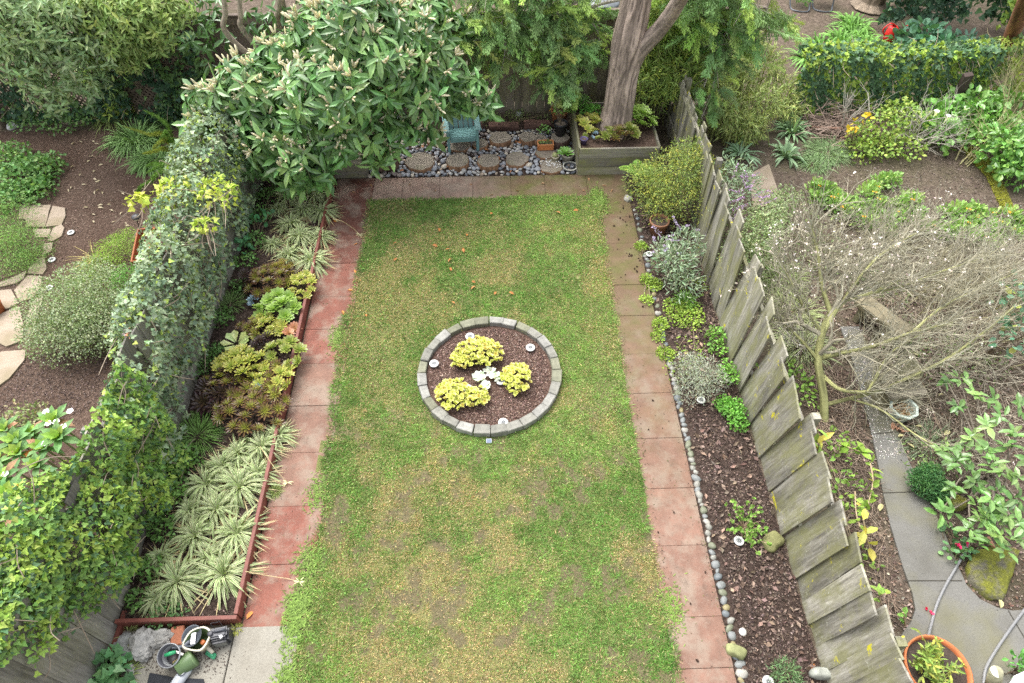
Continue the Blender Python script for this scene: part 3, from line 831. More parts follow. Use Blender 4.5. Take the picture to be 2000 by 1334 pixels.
ROUNDS = [(821, 315, .27, .12, 'log round lowest left under the flowering branches'), (893, 312, .225, .12, 'log round in front of the left chair leg'), (954, 313, .22, .13, 'log round between the chair and the pots, front row middle'),
          (1009, 310, .225, .11, 'log round at the front row right of the middle one'), (977, 268, .215, .13, 'log round below the middle edging log'), (1031, 267, .18, .14, 'log round touching a smaller one near the orange trough'),
          (1055, 270, .13, .13, 'small cracked log round left of the orange trough'), (853, 270, .2, .12, 'shaded log round left of the teal chair'), (897, 282, .22, .09, 'log round half hidden beneath the chair seat'),
          (938, 280, .16, .09, 'small log round beside the right chair leg'), (1066, 297, .2, .09, 'log round carrying the orange trough'), (1077, 324, .225, .07, 'pale log round strewn with white pebbles')]
ROUND_XY = []
for k, (px, py, r, h, lab) in enumerate(ROUNDS):
    c = P(px, py, h); o = log_round('log_round', r, h, 3 * k + 1)
    o.location = (c[0], c[1], 0); o.rotation_euler = (0, 0, rng.uniform(0, 6)); tag(o, lab, 'log round', 'log rounds set in the gravel')
    ROUND_XY.append((c[0], c[1], r))
for (px, py, r, h, lab) in ((737, 296, .14, .42, 'tall dark log stump standing by the left planter box'), (762, 302, .12, .34, 'shorter dark stump leaning beside the tall one'), (1093, 268, .19, .2, 'dark stump under the black nursery pot')):
    c = P(px, py, h); o = log_round('tree_stump', r, h, int(px), (.12, .075, .06)); o.location = (c[0], c[1], 0); tag(o, lab, 'stump')
    ROUND_XY.append((c[0], c[1], r))

# ------------------------------------------------------------------ river pebbles
def pebble_mesh(seed, tone, name='pebble'):
    mb = MB(); blob(mb, (0, 0, 0), (.5, .38, .26), tone, 2, .1 if name == 'pebble' else .2, seed)
    return mb.build(name, M_PEBBLE, smooth=True)
PT = [((.26, .27, .29), 'mid grey'), ((.145, .155, .175), 'dark slate grey'), ((.40, .39, .37), 'pale grey'), ((.48, .43, .35), 'cream'), ((.30, .235, .18), 'tan brown'), ((.30, .31, .335), 'blue grey'), ((.24, .2, .185), 'brown grey')]
pts = []
reg = rect(-2.42, 1.55, YB1 + .04, 12.1)
cand = sample_poly(reg, 7000); grid = {}
front = []
for q in cand:
    r = float(rng.choice([.045, .052, .06, .07, .082], p=[.25, .3, .25, .14, .06])) * .84
    if any((q[0] - a) ** 2 + (q[1] - b2) ** 2 < (c * .93 + r * .5) ** 2 for a, b2, c in ROUND_XY): continue
    g = (int(q[0] / .16), int(q[1] / .16)); ok = True
    for i in (-1, 0, 1):
        for j in (-1, 0, 1):
            for (x2, y2, r2) in grid.get((g[0] + i, g[1] + j), ()):
                if (q[0] - x2) ** 2 + (q[1] - y2) ** 2 < (.8 * (r + r2)) ** 2: ok = False; break
    if ok:
        grid.setdefault(g, []).append((q[0], q[1], r)); front.append((q[0], q[1], r))
front.sort(key=lambda t: t[1])
# the ones that show largest: the near rows, out from under the branches and the chair
def pebble_score(t): return t[2] * (1.0 if -1.9 < t[0] < 1.5 else .7) * (1.0 if t[1] < 11.4 else .6)
front.sort(key=pebble_score, reverse=True)
protos = [pebble_mesh(40 + k, PT[k % len(PT)][0]) for k in range(14)]
used = set()
for k, (a, b2, r) in enumerate(front[:300]):
    j = int(rng.choice(14, p=A([.12, .1, .09, .05, .04, .1, .05] * 2) / 1.1))
    src = protos[j]
    if j in used:
        o = src.copy(); col.objects.link(o)
    else:
        o = src; used.add(j)
    o.location = (a, b2, .02 + r * .4); o.rotation_euler = (rng.normal() * .25, rng.normal() * .25, rng.uniform(0, 6.3))
    s = r * 2.15; o.scale = (s, s * rng.uniform(.9, 1.25), s)
    tag(o, 'smooth %s river pebble among the others in the gravel bed' % PT[j % 7][1], 'pebble', 'river pebbles in the gravel bed')
for j in range(14):
    if j not in used: bpy.data.objects.remove(protos[j])
mb = MB()
for (a, b2, r) in front[300:]:
    j = int(rng.integers(0, 7)); blob(mb, (a, b2, .018 + r * .3), (r * 1.1, r * .9, r * .6), PT[j][0], 1, .1, int(rng.integers(0, 50)))
for q in sample_poly(reg, 500):
    r = rng.uniform(.015, .03); blob(mb, (q[0], q[1], .012), (r * 1.2, r, r * .7), PT[int(rng.integers(0, 7))][0], 1, .1, 3)
struct(mb.build('small_pebbles', M_PEBBLE, smooth=True), 'stuff')['label'] = 'smaller pebbles filling the gravel bed'

# ------------------------------------------------------------------ cobbles along the right path
cb = [pebble_mesh(80 + k, c, 'edging_cobble') for k, c in enumerate([(.185, .195, .19), (.235, .23, .2), (.13, .145, .15), (.31, .295, .26), (.24, .205, .105), (.16, .17, .115)])]
CN = ['grey', 'pale grey', 'dark blue grey', 'whitish', 'yellow ochre', 'greenish grey']
y = 1.3; k = 0; used = set()
while y < 9.5:
    r = rng.uniform(.036, .066)
    j = int(rng.choice(6, p=[.26, .22, .2, .14, .08, .1])); src = cb[j]
    if j in used:
        o = src.copy(); col.objects.link(o)
    else: o = src; used.add(j)
    o.location = (XR1 + .065 + rng.normal() * .012, y + r * .7, .006); o.rotation_euler = (rng.normal() * .3, rng.normal() * .3, rng.uniform(0, 6.3))
    o.scale = (r * rng.uniform(1.8, 2.5), r * rng.uniform(1.8, 2.4), r * 2.2)
    tag(o, '%s cobble in the row between red path and bark bed' % CN[j], 'cobble', 'cobbles edging the right path')
    y += r * 1.5 + (rng.uniform(.0, .1) if y > 6 else .0); k += 1
for j in range(6):
    if j not in used: bpy.data.objects.remove(cb[j])
# ------------------------------------------------------------------ the round bed in the lawn
CX, CY, RI, RO = -.15, 5.82, .925, 1.055
mb = MB(); an = np.arange(48) * 2 * PI / 48
mb.add(np.r_[[[CX, CY, .075]], np.c_[CX + .93 * np.cos(an), CY + .93 * np.sin(an), np.full(48, .06)]], [A([[0, 1 + q, 1 + (q + 1) % 48] for q in range(48)])])
struct(mb.build('round_bed_soil', soil_mat('red_bark_mulch', (.05, .03, .023), (.12, .075, .058), (.2, .135, .11), 26)))
ring = np.c_[CX + .88 * np.cos(an), CY + .88 * np.sin(an)]
chips('red_bark_chips', 'reddish bark mulch inside the stone ring', [ring], 5200, [(.15, .09, .07), (.1, .058, .045), (.22, .145, .115), (.06, .036, .03), (.32, .23, .19)], (.012, .034), .066)
nb = 28
for k in range(nb):
    a = 2 * PI * (k + .5) / nb + rng.normal() * .008
    w0, w1 = RI * 2 * PI / nb * .985, RO * 2 * PI / nb * .985
    h = .125 + rng.uniform(-.008, .008); d = RO - RI + rng.uniform(-.012, .02)
    v = []
    for z, s in ((0, 1), (h * .5, 1.0), (h, .98)):
        for (x, w) in ((-d / 2, w0), (d / 2, w1)):
            for sy in (-.5, .5):
                v.append((x * s + rng.uniform(-.007, .007), sy * w * s + rng.uniform(-.005, .005), z + (rng.uniform(-.007, .007) if z == h else 0)))
    f = []
    for i in (0, 4):
        f += [[i, i + 1, i + 5, i + 4], [i + 1, i + 3, i + 7, i + 5], [i + 3, i + 2, i + 6, i + 7], [i + 2, i, i + 4, i + 6]]
    f += [[8, 9, 11, 10]]
    c = A(rng.choice([0, 1, 2], p=[.5, .3, .2]) == A([0, 1, 2])) @ A([(.215, .21, .18), (.26, .255, .23), (.185, .185, .13)]) * rng.uniform(.9, 1.12)
    mb = MB(); mb.add(v, [A(f)], c)
    o = mb.build('edging_block', M_STONE, bevel=.006)
    o.location = (CX + (RI + RO) / 2 * math.cos(a), CY + (RI + RO) / 2 * math.sin(a), .015); o.rotation_euler = (0, 0, a)
    tag(o, 'grey tumbled concrete block in the ring around the mulch bed', 'edging block', 'blocks of the round bed edging')
# flat solar lights
def solar_light():
    t = thing('solar_light', 'x', 'solar light')
    mb = MB(); lathe(mb, [(0, .0), (.058, 0), (.064, .012), (.06, .02), (.042, .024), (.038, .019)], seg=28, colr=(.66, .66, .63)); mb.build('rim', M_METAL_W, t, smooth=True)
    mb = MB(); lathe(mb, [(.0, .0195), (.038, .0195)], seg=28, colr=(.42, .44, .42))
    for k in range(8):
        a = k * PI / 4; r = Matrix.Rotation(a, 3, 'Z')
        mb.box((math.cos(a) * .02, math.sin(a) * .02, .0215), (.024, .007, .003), r, (.03, .03, .04))
    mb.build('lens', M_PLAST, t)
    mb = MB(); tube(mb, [(0, 0, 0), (0, 0, -.08)], [.012, .004], 8, (.1, .1, .1)); mb.build('spike', M_PLAST, t)
    return t
M_METAL_W = col_mat('brushed_steel_rim', .38, 10, .08, .05, .002, .5, metal=.15)
sl = solar_light()
SL = [((918, 658), .1, 'flat round solar light behind the largest yellow succulent'), ((1036, 680), .1, 'flat round solar light in the mulch by the back right of the stone ring'), ((848, 711), .1, 'flat round solar light just inside the left of the stone ring'),
      ((978, 745), .1, 'flat round solar light between the white plant and the right succulent'), ((914, 760), .1, 'flat round solar light between the two front yellow succulents'), ((983, 826), .1, 'flat round solar light nearest the front blocks of the ring'),
      ((1268, 497), .04, 'round solar light beside the purple flowered sage and red path'), ((1369, 782), .04, 'round solar light tucked under the silver bush'), ((1443, 1057), .04, 'white round solar light under the twiggy budding bush'), ((1500, 1332), .04, 'round solar light by the small rosemary at the lower edge'),
      ((139, 455), .015, 'round solar light in mulch by the pale flagstones, farthest back'), ((102, 508), .015, 'round solar light at the edge of the flagstones, middle of three'), ((97, 563), .015, 'round solar light nearest the grey green shrub')]
for i, ((px, py), z, lab) in enumerate(SL):
    s = 1.12 if 'left' in lab or i < 6 else 1.0
    first_or_clone(sl, i, P(px, py, z), rng.uniform(0, 1), s, label=lab)
t = thing('solar_panel_stake', 'small square solar panel on a stake in the grass before the stone ring', 'solar panel', P(955, 863, 0))
mb = MB(); p = P(955, 861, .06); mb.box(p, (.075, .06, .012), Matrix.Rotation(.5, 3, 'X'), (.5, .52, .55)); mb.build('frame', M_PLAST, t)
mb = MB(); mb.box(p + A([0, -.004, .0075]), (.06, .048, .004), Matrix.Rotation(.5, 3, 'X'), (.2, .24, .33)); mb.build('panel', M_PLAST, t)
mb = MB(); tube(mb, [p, p - A([0, 0, .08])], .006, 6, (.1, .1, .1)); mb.build('stake', M_PLAST, t)

# ------------------------------------------------------------------ rosette succulents
def rosette_mb(R, n, cin, cout, wid=.34, e0=75, e1=8, tpl=None, mb=None, c0=(0, 0, 0), axis=None, tipc=None):
    mb = mb or MB()
    k = np.arange(n); fr = np.sqrt((k + .5) / n); a = k * 2.39996 + rng.uniform(0, 6)
    el = np.radians(e0 + (e1 - e0) * fr) + rng.normal(size=n) * .07
    d = np.c_[np.cos(a) * np.cos(el), np.sin(a) * np.cos(el), np.sin(el)]
    nn = np.c_[-np.cos(a) * np.sin(el), -np.sin(a) * np.sin(el), np.cos(el)]
    L = R * (.3 + .72 * fr); C = A(cin) * (1 - fr[:, None] ** 1.5) + A(cout) * fr[:, None] ** 1.5
    base = np.zeros((n, 3))
    if axis is not None:
        M = A(Vector((0, 0, 1)).rotation_difference(Vector(axis)).to_matrix()); d, nn = d @ M.T, nn @ M.T
    tv, tf = tpl or T_SPOON
    n0 = mb.n
    scatter(mb, tpl or T_SPOON, base + A(c0), d, nn, L, L * wid + R * .05, C, .1, .03)
    if tipc is not None:            # leaf margins of their own colour
        cc = mb.c[-1].reshape(n, len(tv), 3); cc[:, [4, 6, 7]] = A(tipc) * rng.uniform(.8, 1.2, (n, 1, 1))
    return mb
def rosette_bush(name, label, cat, spots, variants, z0, dome=.12, size=(.1, .16), mat=None, group=None, stem=(.16, .13, .08)):
    """A clump: a woody base and one rosette per head; spots = plan positions of the heads."""
    spots = A(spots); c = spots.mean(0)
    t = thing(name, label, cat, (c[0], c[1], z0), group)
    rad = max(.05, np.linalg.norm(spots - c, axis=1).max() + .03)
    sm = MB()
    for k, (x, y) in enumerate(spots):
        h = dome * (1 - .75 * (np.hypot(x - c[0], y - c[1]) / rad) ** 2) + rng.uniform(-.02, .05) + .03
        tube(sm, [(c[0] + (x - c[0]) * .5, c[1] + (y - c[1]) * .5, z0), (x, y, z0 + h)], [.012, .008], 5, stem)
        v = variants[int(rng.integers(0, len(variants)))]
        o = bpy.data.objects.new('rosette', v.data); col.objects.link(o)
        o.parent = t; o.location = A([x, y, z0 + h]) - A(t.location)
        tilt = A([x - c[0], y - c[1]]) / rad * .5
        o.rotation_euler = (-tilt[1] + rng.normal() * .12 + .12, tilt[0] + rng.normal() * .12, rng.uniform(0, 6.3))
        s = rng.uniform(*size); o.scale = (s, s, s)
    sm.build('stem', M_TWIG, t)
    return t
def scatter_spots(cx, cy, rx, ry, n, dmin, pgn=None):
    out = []
    for _ in range(4000):
        a = rng.uniform(-1, 1, 2)
        if a @ a > 1: continue
        q = A([cx + a[0] * rx, cy + a[1] * ry])
        if all(np.hypot(*(q - o)) > dmin for o in out):
            out.append(q)
            if len(out) == n: break
    return out
def variant(*a, **k):
    o = rosette_mb(*a, **k).build('rosette', M_GLOSS); col.objects.unlink(o); return o
V_KIWI = [variant(1, 20, (.34, .40, .06), (.50, .54, .12), .55, tipc=(.62, .60, .20), e0=80, e1=15) for k in range(3)] + [variant(1, 18, (.42, .24, .05), (.5, .52, .12), .55, tipc=(.64, .60, .22), e0=75, e1=20)]
V_GREEN = [variant(1, 26, (.24, .37, .06), (.19, .32, .06), .42, e0=82, e1=5, tipc=(.30, .42, .12)) for k in range(3)]
V_GREEN2 = [variant(1, 26, (.22, .30, .045), (.18, .26, .06), .34, e0=70, e1=8, tipc=(.26, .25, .07)) for k in range(3)]
V_BRONZE = [variant(1, 30, (.30, .36, .05), (.11, .06, .028), .17, e0=78, e1=0, tipc=(.10, .035, .025)) for k in range(4)]
V_DARK = [variant(1, 30, (.06, .045, .02), (.03, .012, .016), .17, e0=72, e1=0) for k in range(2)]
V_OLIVE = [variant(1, 28, (.30, .33, .04), (.19, .15, .03), .2, e0=80, e1=0, tipc=(.17, .1, .03)) for k in range(2)]
V_LIME = [variant(1, 22, (.31, .38, .08), (.24, .31, .055), .3, e0=74, e1=5, tipc=(.42, .36, .08)) for k in range(2)]
V_PINK = [variant(1, 34, (.5, .36, .2), (.55, .33, .2), .42, e0=80, e1=8, tipc=(.5, .22, .14))]
V_BLUE = [variant(1, 22, (.26, .36, .42), (.22, .32, .40), .25, e0=75, e1=20)]
z = .1
def kiwi(px, py, rx, ry, n, lab, dome=.16):
    c = P(px, py, .2); return rosette_bush('yellow_succulent', lab, 'succulent', scatter_spots(c[0], c[1], rx, ry, min(n, 95), .05), V_KIWI, .06, dome, (.042, .06), group='yellow succulents in the round bed')
kiwi(935, 690, .36, .25, 120, 'largest yellow green succulent clump at the back of the round bed', .22)
kiwi(902, 700, .17, .15, 32, 'smaller yellow succulent clump adjoining the left of the largest one', .12)
kiwi(1008, 736, .21, .25, 70, 'yellow succulent clump right of the white leaved plant')
kiwi(884, 768, .23, .26, 80, 'yellow succulent clump at the front left of the round bed')
kiwi(931, 772, .165, .16, 42, 'small yellow succulent clump in front of the white leaved plant', .12)
# white felted plant in the middle
t = thing('white_leaf_plant', 'white felty leaved plant in the middle of the round bed', 'plant', P(945, 738, .09))
for (px, py, s, n) in ((958, 725, .13, 11), (935, 738, .14, 12), (948, 752, .12, 10), (968, 734, .11, 9)):
    c = P(px, py, .16); mb = MB()
    a = np.arange(n) * 2.4; el = rng.uniform(.1, .9, n)
    d = np.c_[np.cos(a) * np.cos(el), np.sin(a) * np.cos(el), np.sin(el)]
    C = np.where((rng.random(n) < .2)[:, None], A([.35, .42, .32]), A([.68, .70, .66]))
    scatter(mb, T_SPOON, np.tile(c, (n, 1)) - [0, 0, .04], d, A([0, 0, 1]) + .3 * rng.normal(size=(n, 3)), s * rng.uniform(.7, 1.1, n), s * .62, C, .08, .02)
    mb.build('leaf_cluster', M_LEAF, t)
mb = MB(); tube(mb, [P(948, 742, .08), P(948, 742, .16)], .012, 6, (.3, .3, .25)); mb.build('stem', M_TWIG, t)

# ------------------------------------------------------------------ left bed: spider plants and succulents
def spider_mesh(seed, n, L, lush=1.0):
    r = np.random.default_rng(seed)
    t = thing('spider_plant', 'x', 'spider plant')
    mb = MB(); a = r.uniform(0, 2 * PI, n); el = r.uniform(.35, 1.35, n)
    d = np.c_[np.cos(a) * np.cos(el), np.sin(a) * np.cos(el), np.sin(el)]
    b = np.c_[np.cos(a), np.sin(a), np.zeros(n)] * r.uniform(0, .05, (n, 1))
    ribbons(mb, b, d, L * r.uniform(.65, 1.1, n), r.uniform(.02, .03, n), r.uniform(.55, 1.15, n), A([.085, .175, .035]), 6, edge=A([.56, .57, .36]), jit=.32, twist=r.normal(size=n) * .4)
    mb.build('leaf_tuft', M_LEAF, t)
    mb = MB(); k = 26; a = r.uniform(0, 6.3, k)
    ribbons(mb, np.c_[np.cos(a), np.sin(a), np.zeros(k)] * .05, np.c_[np.cos(a), np.sin(a), np.full(k, .12)], L * .8, .014, .15, A([.40, .33, .18]), 4)
    mb.build('dry_leaves', M_LEAF, t)
    return t
sp = [spider_mesh(5, 120, .60), spider_mesh(6, 135, .64), spider_mesh(7, 105, .54)]
SP = [((562, 378), .8, 'farthest left'), ((612, 372), .85, 'farthest back against the timber edging'), ((590, 405), .9, 'second from the back, in the middle of the bed'), ((628, 408), .85, 'second from the back beside the timber edging'), ((566, 432), .8, 'beside the fence above the bronze succulents'),
      ((562, 492), .85, 'at the left just above the bronze rosettes'), ((607, 502), .9, 'spilling over the edging just above the lime rosettes'), ((508, 868), .8, 'at the edging right below the bronze rosettes'), ((462, 880), .8, 'in the middle of the bed below the dark rosettes'),
      ((398, 940), .9, 'left one of the second lower pair, against the fence'), ((466, 946), .95, 'right one of the second lower pair, by the edging'), ((378, 1042), .95, 'left one of the third pair, under the ivy'), ((458, 1036), .95, 'right one of the third pair, by the edging'), ((342, 1132), .9, 'left one of the front pair at the bed corner'), ((432, 1116), 1.12, 'largest one at the front corner of the edging')]
SP += [((540, 400), .6, 'small one against the fence behind the upper group'), ((585, 455), .8, 'between the second and third row of the upper group'), ((625, 455), .75, 'by the edging between the second and third row of the upper group'), ((530, 470), .6, 'small one at the fence side of the upper group'),
       ((420, 990), .8, 'between the second and third lower pairs'), ((400, 1085), .7, 'between the third pair and the front pair'), ((500, 920), .7, 'small one by the edging between the first and second lower pairs'), ((430, 905), .7, 'small one in the middle of the lower group'), ((365, 990), .7, 'small one under the ivy beside the third pair'), ((540, 845), .65, 'small one touching the edging under the bronze rosettes'), ((300, 1165), .55, 'smallest one in the front left corner of the bed'), ((310, 1085), .7, 'small one half under the lime ivy near the front')]
used = set()
for i, ((px, py), s, lab) in enumerate(SP):
    c = P(px, py, .2); c[2] = .1; j = i % 3
    s *= 1.0; px -= 7
    if j in used: o = clone(sp[j], c, rng.uniform(0, 6), s)
    else: o = sp[j]; used.add(j); o.location = c; o.rotation_euler = (0, 0, rng.uniform(0, 6)); o.scale = (s, s, s)
    tag(o, 'variegated spider plant ' + lab, 'spider plant', 'spider plants in the edged bed')
# flower stalks that trail over the path
for k, (pts, lab) in enumerate([([(650, 428, .35), (668, 432, .3), (690, 446, .1), (702, 458, .05)], 'pale dry runner of a spider plant trailing over the far red path'),
                                ([(480, 1116, .3), (520, 1124, .15), (560, 1130, .06), (585, 1136, .05)], 'pale dry runner crossing the near red path'), ([(508, 872, .35), (530, 905, .28), (550, 930, .15), (562, 942, .06)], 'pale dry runner hanging over the edging by the middle spider plants')]):
    mb = MB(); q = spl([P(*p) for p in pts], 16); tube(mb, q, np.linspace(.005, .003, 16), 5, (.55, .46, .27))
    a = az(10); ribbons(mb, np.repeat(q[-1:], 10, 0), a + [0, 0, .5], .09, .009, .5, A([.45, .45, .24]), 3, edge=A([.6, .58, .36]))
    tag(mb.build('plant_runner', M_LEAF), lab, 'plant runner')
def clump(px, py, rx, ry, n, dmin, V, lab, size, dome=.16, name='succulent_clump', zz=.1):
    c = P(px, py, zz + .15)
    return rosette_bush(name, lab, 'succulent', scatter_spots(c[0], c[1], rx, ry, n, dmin), V, zz, dome, size)
clump(524, 548, .32, .36, 26, .13, V_BRONZE, 'bronze green rosette succulents below the upper spider plants', (.11, .15), .22)
clump(552, 527, .17, .17, 20, .07, V_OLIVE, 'small dense olive rosettes beside the upper bronze clump', (.06, .085), .2)
clump(484, 546, .12, .16, 5, .11, V_DARK, 'near black rosettes left of the upper bronze clump', (.11, .14), .15)
clump(545, 600, .34, .24, 17, .16, V_GREEN, 'large bright lime green rosettes in the middle of the bed', (.14, .2), .2)
clump(585, 556, .2, .28, 20, .1, V_LIME, 'small frilly lime green rosettes along the edging', (.08, .11), .15)
clump(515, 635, .3, .2, 20, .1, V_LIME, 'pale lime rosettes in front of the large green ones', (.08, .12), .12)
clump(562, 640, .12, .1, 3, .12, V_PINK, 'peach pink rosettes by the timber edging', (.1, .14), .05)
clump(488, 637, .16, .14, 5, .11, V_BRONZE, 'bronze rosettes left of the pale lime ones', (.1, .13), .1)
clump(510, 668, .14, .12, 7, .1, V_DARK, 'dark maroon rosettes in the middle of the bed', (.1, .14), .14)
clump(556, 690, .26, .26, 15, .14, V_GREEN2, 'mid green rosettes leaning on the edging above the lower bronze mass', (.11, .15), .14)
clump(470, 715, .34, .3, 22, .13, V_LIME + V_GREEN2[:1], 'yellow green rosettes with cream centres below the dark maroon ones', (.11, .16), .2)
clump(530, 740, .28, .28, 21, .12, V_LIME + V_BRONZE[:1], 'gold and green rosettes above the lower bronze mass', (.1, .14), .18)
clump(430, 748, .28, .22, 14, .12, V_BRONZE[:2] + V_DARK[:1], 'red brown rosettes beside the fence', (.1, .14), .18)
clump(408, 780, .17, .2, 4, .17, V_DARK, 'black spiky rosettes next to the fence, lowest left', (.17, .22), .16)
clump(492, 798, .48, .36, 42, .14, V_BRONZE, 'broad mass of bronze rosettes at the front of the succulents', (.12, .17), .22)
clump(493, 580, .06, .06, 4, .05, V_BLUE, 'tiny blue grey succulents left of the lime rosettes', (.07, .09), .06)
clump(506, 752, .1, .08, 4, .06, V_BLUE, 'tiny blue grey succulents among the gold rosettes', (.07, .09), .12)
# paddle leaves
t = thing('paddle_plant', 'pale green paddle leaved succulent left of the dark maroon rosettes', 'succulent', P(462, 672, .12))
for k in range(9):
    mb = MB(); a = k * 2.4; c = P(462, 672, .2); d = A([[math.cos(a), math.sin(a), .35]])
    scatter(mb, T_SPOON, c[None] + d * .03, d, A([[0, 0, 1.]]), .2, .12, A([.36, .43, .16]), .1); mb.build('leaf', M_GLOSS, t)

def tuft(name, lab, px, py, n, L, W, C, droop=.5, rad=.08, zz=.02, edge=None, up=(.3, 1.4), cat='grass clump', group=None, mat=None, c=None, jit=.2):
    c = P(px, py, zz) if c is None else c
    mb = MB(); a = rng.uniform(0, 2 * PI, n); el = rng.uniform(*up, n)
    d = np.c_[np.cos(a) * np.cos(el), np.sin(a) * np.cos(el), np.sin(el)]
    r = rng.random(n) ** .6 * rad
    ribbons(mb, c + np.c_[np.cos(a) * r, np.sin(a) * r, np.zeros(n)], d, L * rng.uniform(.6, 1.1, n), W, droop * rng.uniform(.6, 1.4, n), A(C), 5, edge=edge, jit=jit, twist=rng.normal(size=n) * .4)
    return tag(mb.build(name, mat or M_LEAF, loc=c), lab, cat, group)
tuft('grass_clump', 'soft bright green grass clump beside the fence above the lower spider plants', 385, 850, 420, .3, .008, (.13, .24, .06), .5, .26, .1)
tuft('grass_clump', 'narrow green leaved clump between fence and lime rosettes', 448, 595, 260, .24, .008, (.12, .2, .06), .5, .2, .1)

def leafy(name, lab, cat, blobs, n, L, W, C, tpl=T_OVAL, mat=None, jit=.2, shell=.55, up=.5, C2=None, f2=.3, group=None, base=None, tilt=.9, stems=None, down=0.0, part='foliage', dirup=.15):
    """A bushy plant: leaves through the outer part of a few overlapping lumps; blobs = [(centre, (rx, ry, rz))]."""
    cs = A([b[0] for b in blobs]); rs = A([b[1] if not np.isscalar(b[1]) else (b[1],) * 3 for b in blobs])
    w = (rs[:, 0] * rs[:, 1] + rs[:, 0] * rs[:, 2]); j = rng.choice(len(blobs), n, p=w / w.sum())
    u = rdir(n, up); k = 1 - shell * rng.random(n) ** 1.6
    k *= 1 + .3 * (vnoise(u[:, 0] * 3 + j, u[:, 1] * 3 + u[:, 2], .6, 71) - .5)
    p = cs[j] + u * rs[j] * k[:, None]
    p[:, 2] = np.maximum(p[:, 2], .02)
    nn = norm(u / rs[j]) + tilt * .6 * rng.normal(size=(n, 3)) + [0, 0, .35]
    d = norm(u * [1, 1, .5] + rng.normal(size=(n, 3)) * .7 + [0, 0, dirup - down])
    cl = vnoise(p[:, 0], p[:, 1] + p[:, 2], .14, 72)[:, None]
    CC = A(C) * (.75 + .5 * cl) if C2 is None else np.where(rng.random((n, 1)) < f2 * 2 * cl, A(C2), A(C))
    mb = MB(); sz = rng.uniform(.65, 1.2, n)
    scatter(mb, tpl, p, d, nn, L * sz, W * sz, CC, jit)
    b0 = A(base if base is not None else [cs[:, 0].mean(), cs[:, 1].mean(), 0], float)
    t = thing(name, lab, cat, b0, group)
    mb.build(part, mat or M_LEAF, t)
    mb = MB(); m = stems or 14
    jj = rng.choice(len(blobs), m); e = cs[jj] + rdir(m, .4) * rs[jj] * .75
    s0 = b0 + np.c_[rng.normal(size=(m, 2)) * .03, np.zeros(m)]; mid = (s0 + e) / 2 + rng.normal(size=(m, 3)) * .03
    twigs(mb, s0, mid, .008, .006, A([.16, .12, .08])); twigs(mb, mid, e, .006, .003, A([.2, .16, .1]))
    mb.build('stem', M_TWIG, t)
    return t
def lump(px, py, z, r, s=1.0):
    return (P(px, py, z), (r, r, r * s))
leafy('nasturtium', 'blue green round leaved plant against the fence beside the upper spider plants', 'plant', [lump(478, 480, .25, .16), lump(493, 440, .25, .16), lump(520, 425, .2, .14)], 60, .09, .09, (.07, .19, .085), T_ROUND)
leafy('groundcover', 'small green creeping plant at the front corner of the spider plant bed', 'groundcover', [lump(318, 1198, .1, .2, .3), lump(345, 1200, .1, .14, .3)], 260, .03, .028, (.1, .2, .07), T_ROUND)
leafy('groundcover', 'low green weeds along the fence foot left of the succulents', 'groundcover', [lump(430, 620, .15, .2, .6), lump(425, 690, .15, .2, .6), lump(468, 560, .16, .16, .6), lump(395, 720, .16, .16, .6)], 900, .04, .03, (.1, .2, .055), T_OVAL)
leafy('groundcover', 'green ivy and weeds along the fence foot beside the lower spider plants', 'groundcover', [lump(365, 900, .15, .2, .7), lump(340, 960, .15, .2, .7), lump(318, 1030, .15, .18, .7), lump(290, 1110, .15, .16, .7), lump(270, 1170, .12, .14, .6)], 700, .055, .045, (.12, .23, .06), T_IVY)
leafy('groundcover', 'low green weeds between fence and the upper spider plants', 'groundcover', [lump(505, 420, .15, .22, .6), lump(500, 470, .15, .22, .6), lump(520, 385, .15, .22, .6), lump(480, 510, .15, .2, .6)], 700, .045, .035, (.11, .22, .06), T_OVAL)
tuft('grass_clump', 'thin green weeds along the outer side of the timber edging', 538, 960, 200, .12, .007, (.22, .27, .09), .5, .05, .03)

# ------------------------------------------------------------------ right bed
leafy('purple_sage', 'grey green sage with purple flower spikes beside the leaning fence', 'sage', [lump(1318, 515, .45, .36, .9), lump(1340, 480, .55, .3, .9), lump(1300, 500, .35, .28, .9), lump(1335, 555, .25, .3, .8)], 1500, .09, .022, (.2, .27, .17), T_OVAL, C2=(.32, .38, .28), f2=.3)
def spikes(name, lab, cat, bases, L, C, n=26, r=.012):
    mb = MB()
    for b, d in bases:
        q = b + np.linspace(0, 1, n)[:, None] * norm(d) * L
        scatter(mb, T_KITE, q, rdir(n, .2), rdir(n), .03, .018, A(C), .25)
        tube(mb, [b - norm(d) * .05, b + norm(d) * L], [.004, .002], 4, (.22, .25, .16))
    return mb.build(name, M_LEAF)
ps = bpy.data.objects[[o.name for o in col.objects if o.name.startswith('purple_sage')][0]]
bs = [(P(x, y, z), rng.normal(size=3) * .5 + [-.5, -.1, .5]) for x, y, z in [(1278, 470, .6), (1290, 462, .65), (1285, 485, .55), (1305, 485, .7), (1318, 458, .8), (1330, 448, .85), (1345, 440, .8), (1300, 480, .7), (1325, 470, .8), (1355, 450, .7), (1310, 500, .6), (1335, 495, .6), (1290, 455, .6), (1322, 440, .85), (1360, 470, .6)]]
o = spikes('flower_spike', '', '', bs, .2, (.36, .3, .46)); o.parent = ps; o.location = -A(ps.location)
tuft('strappy_plant', 'bright green strappy tuft in the bark bed', 1336, 592, 130, .34, .014, (.14, .28, .05), .55, .07, .02, up=(.4, 1.4), cat='plant')
GC = (.22, .32, .05)
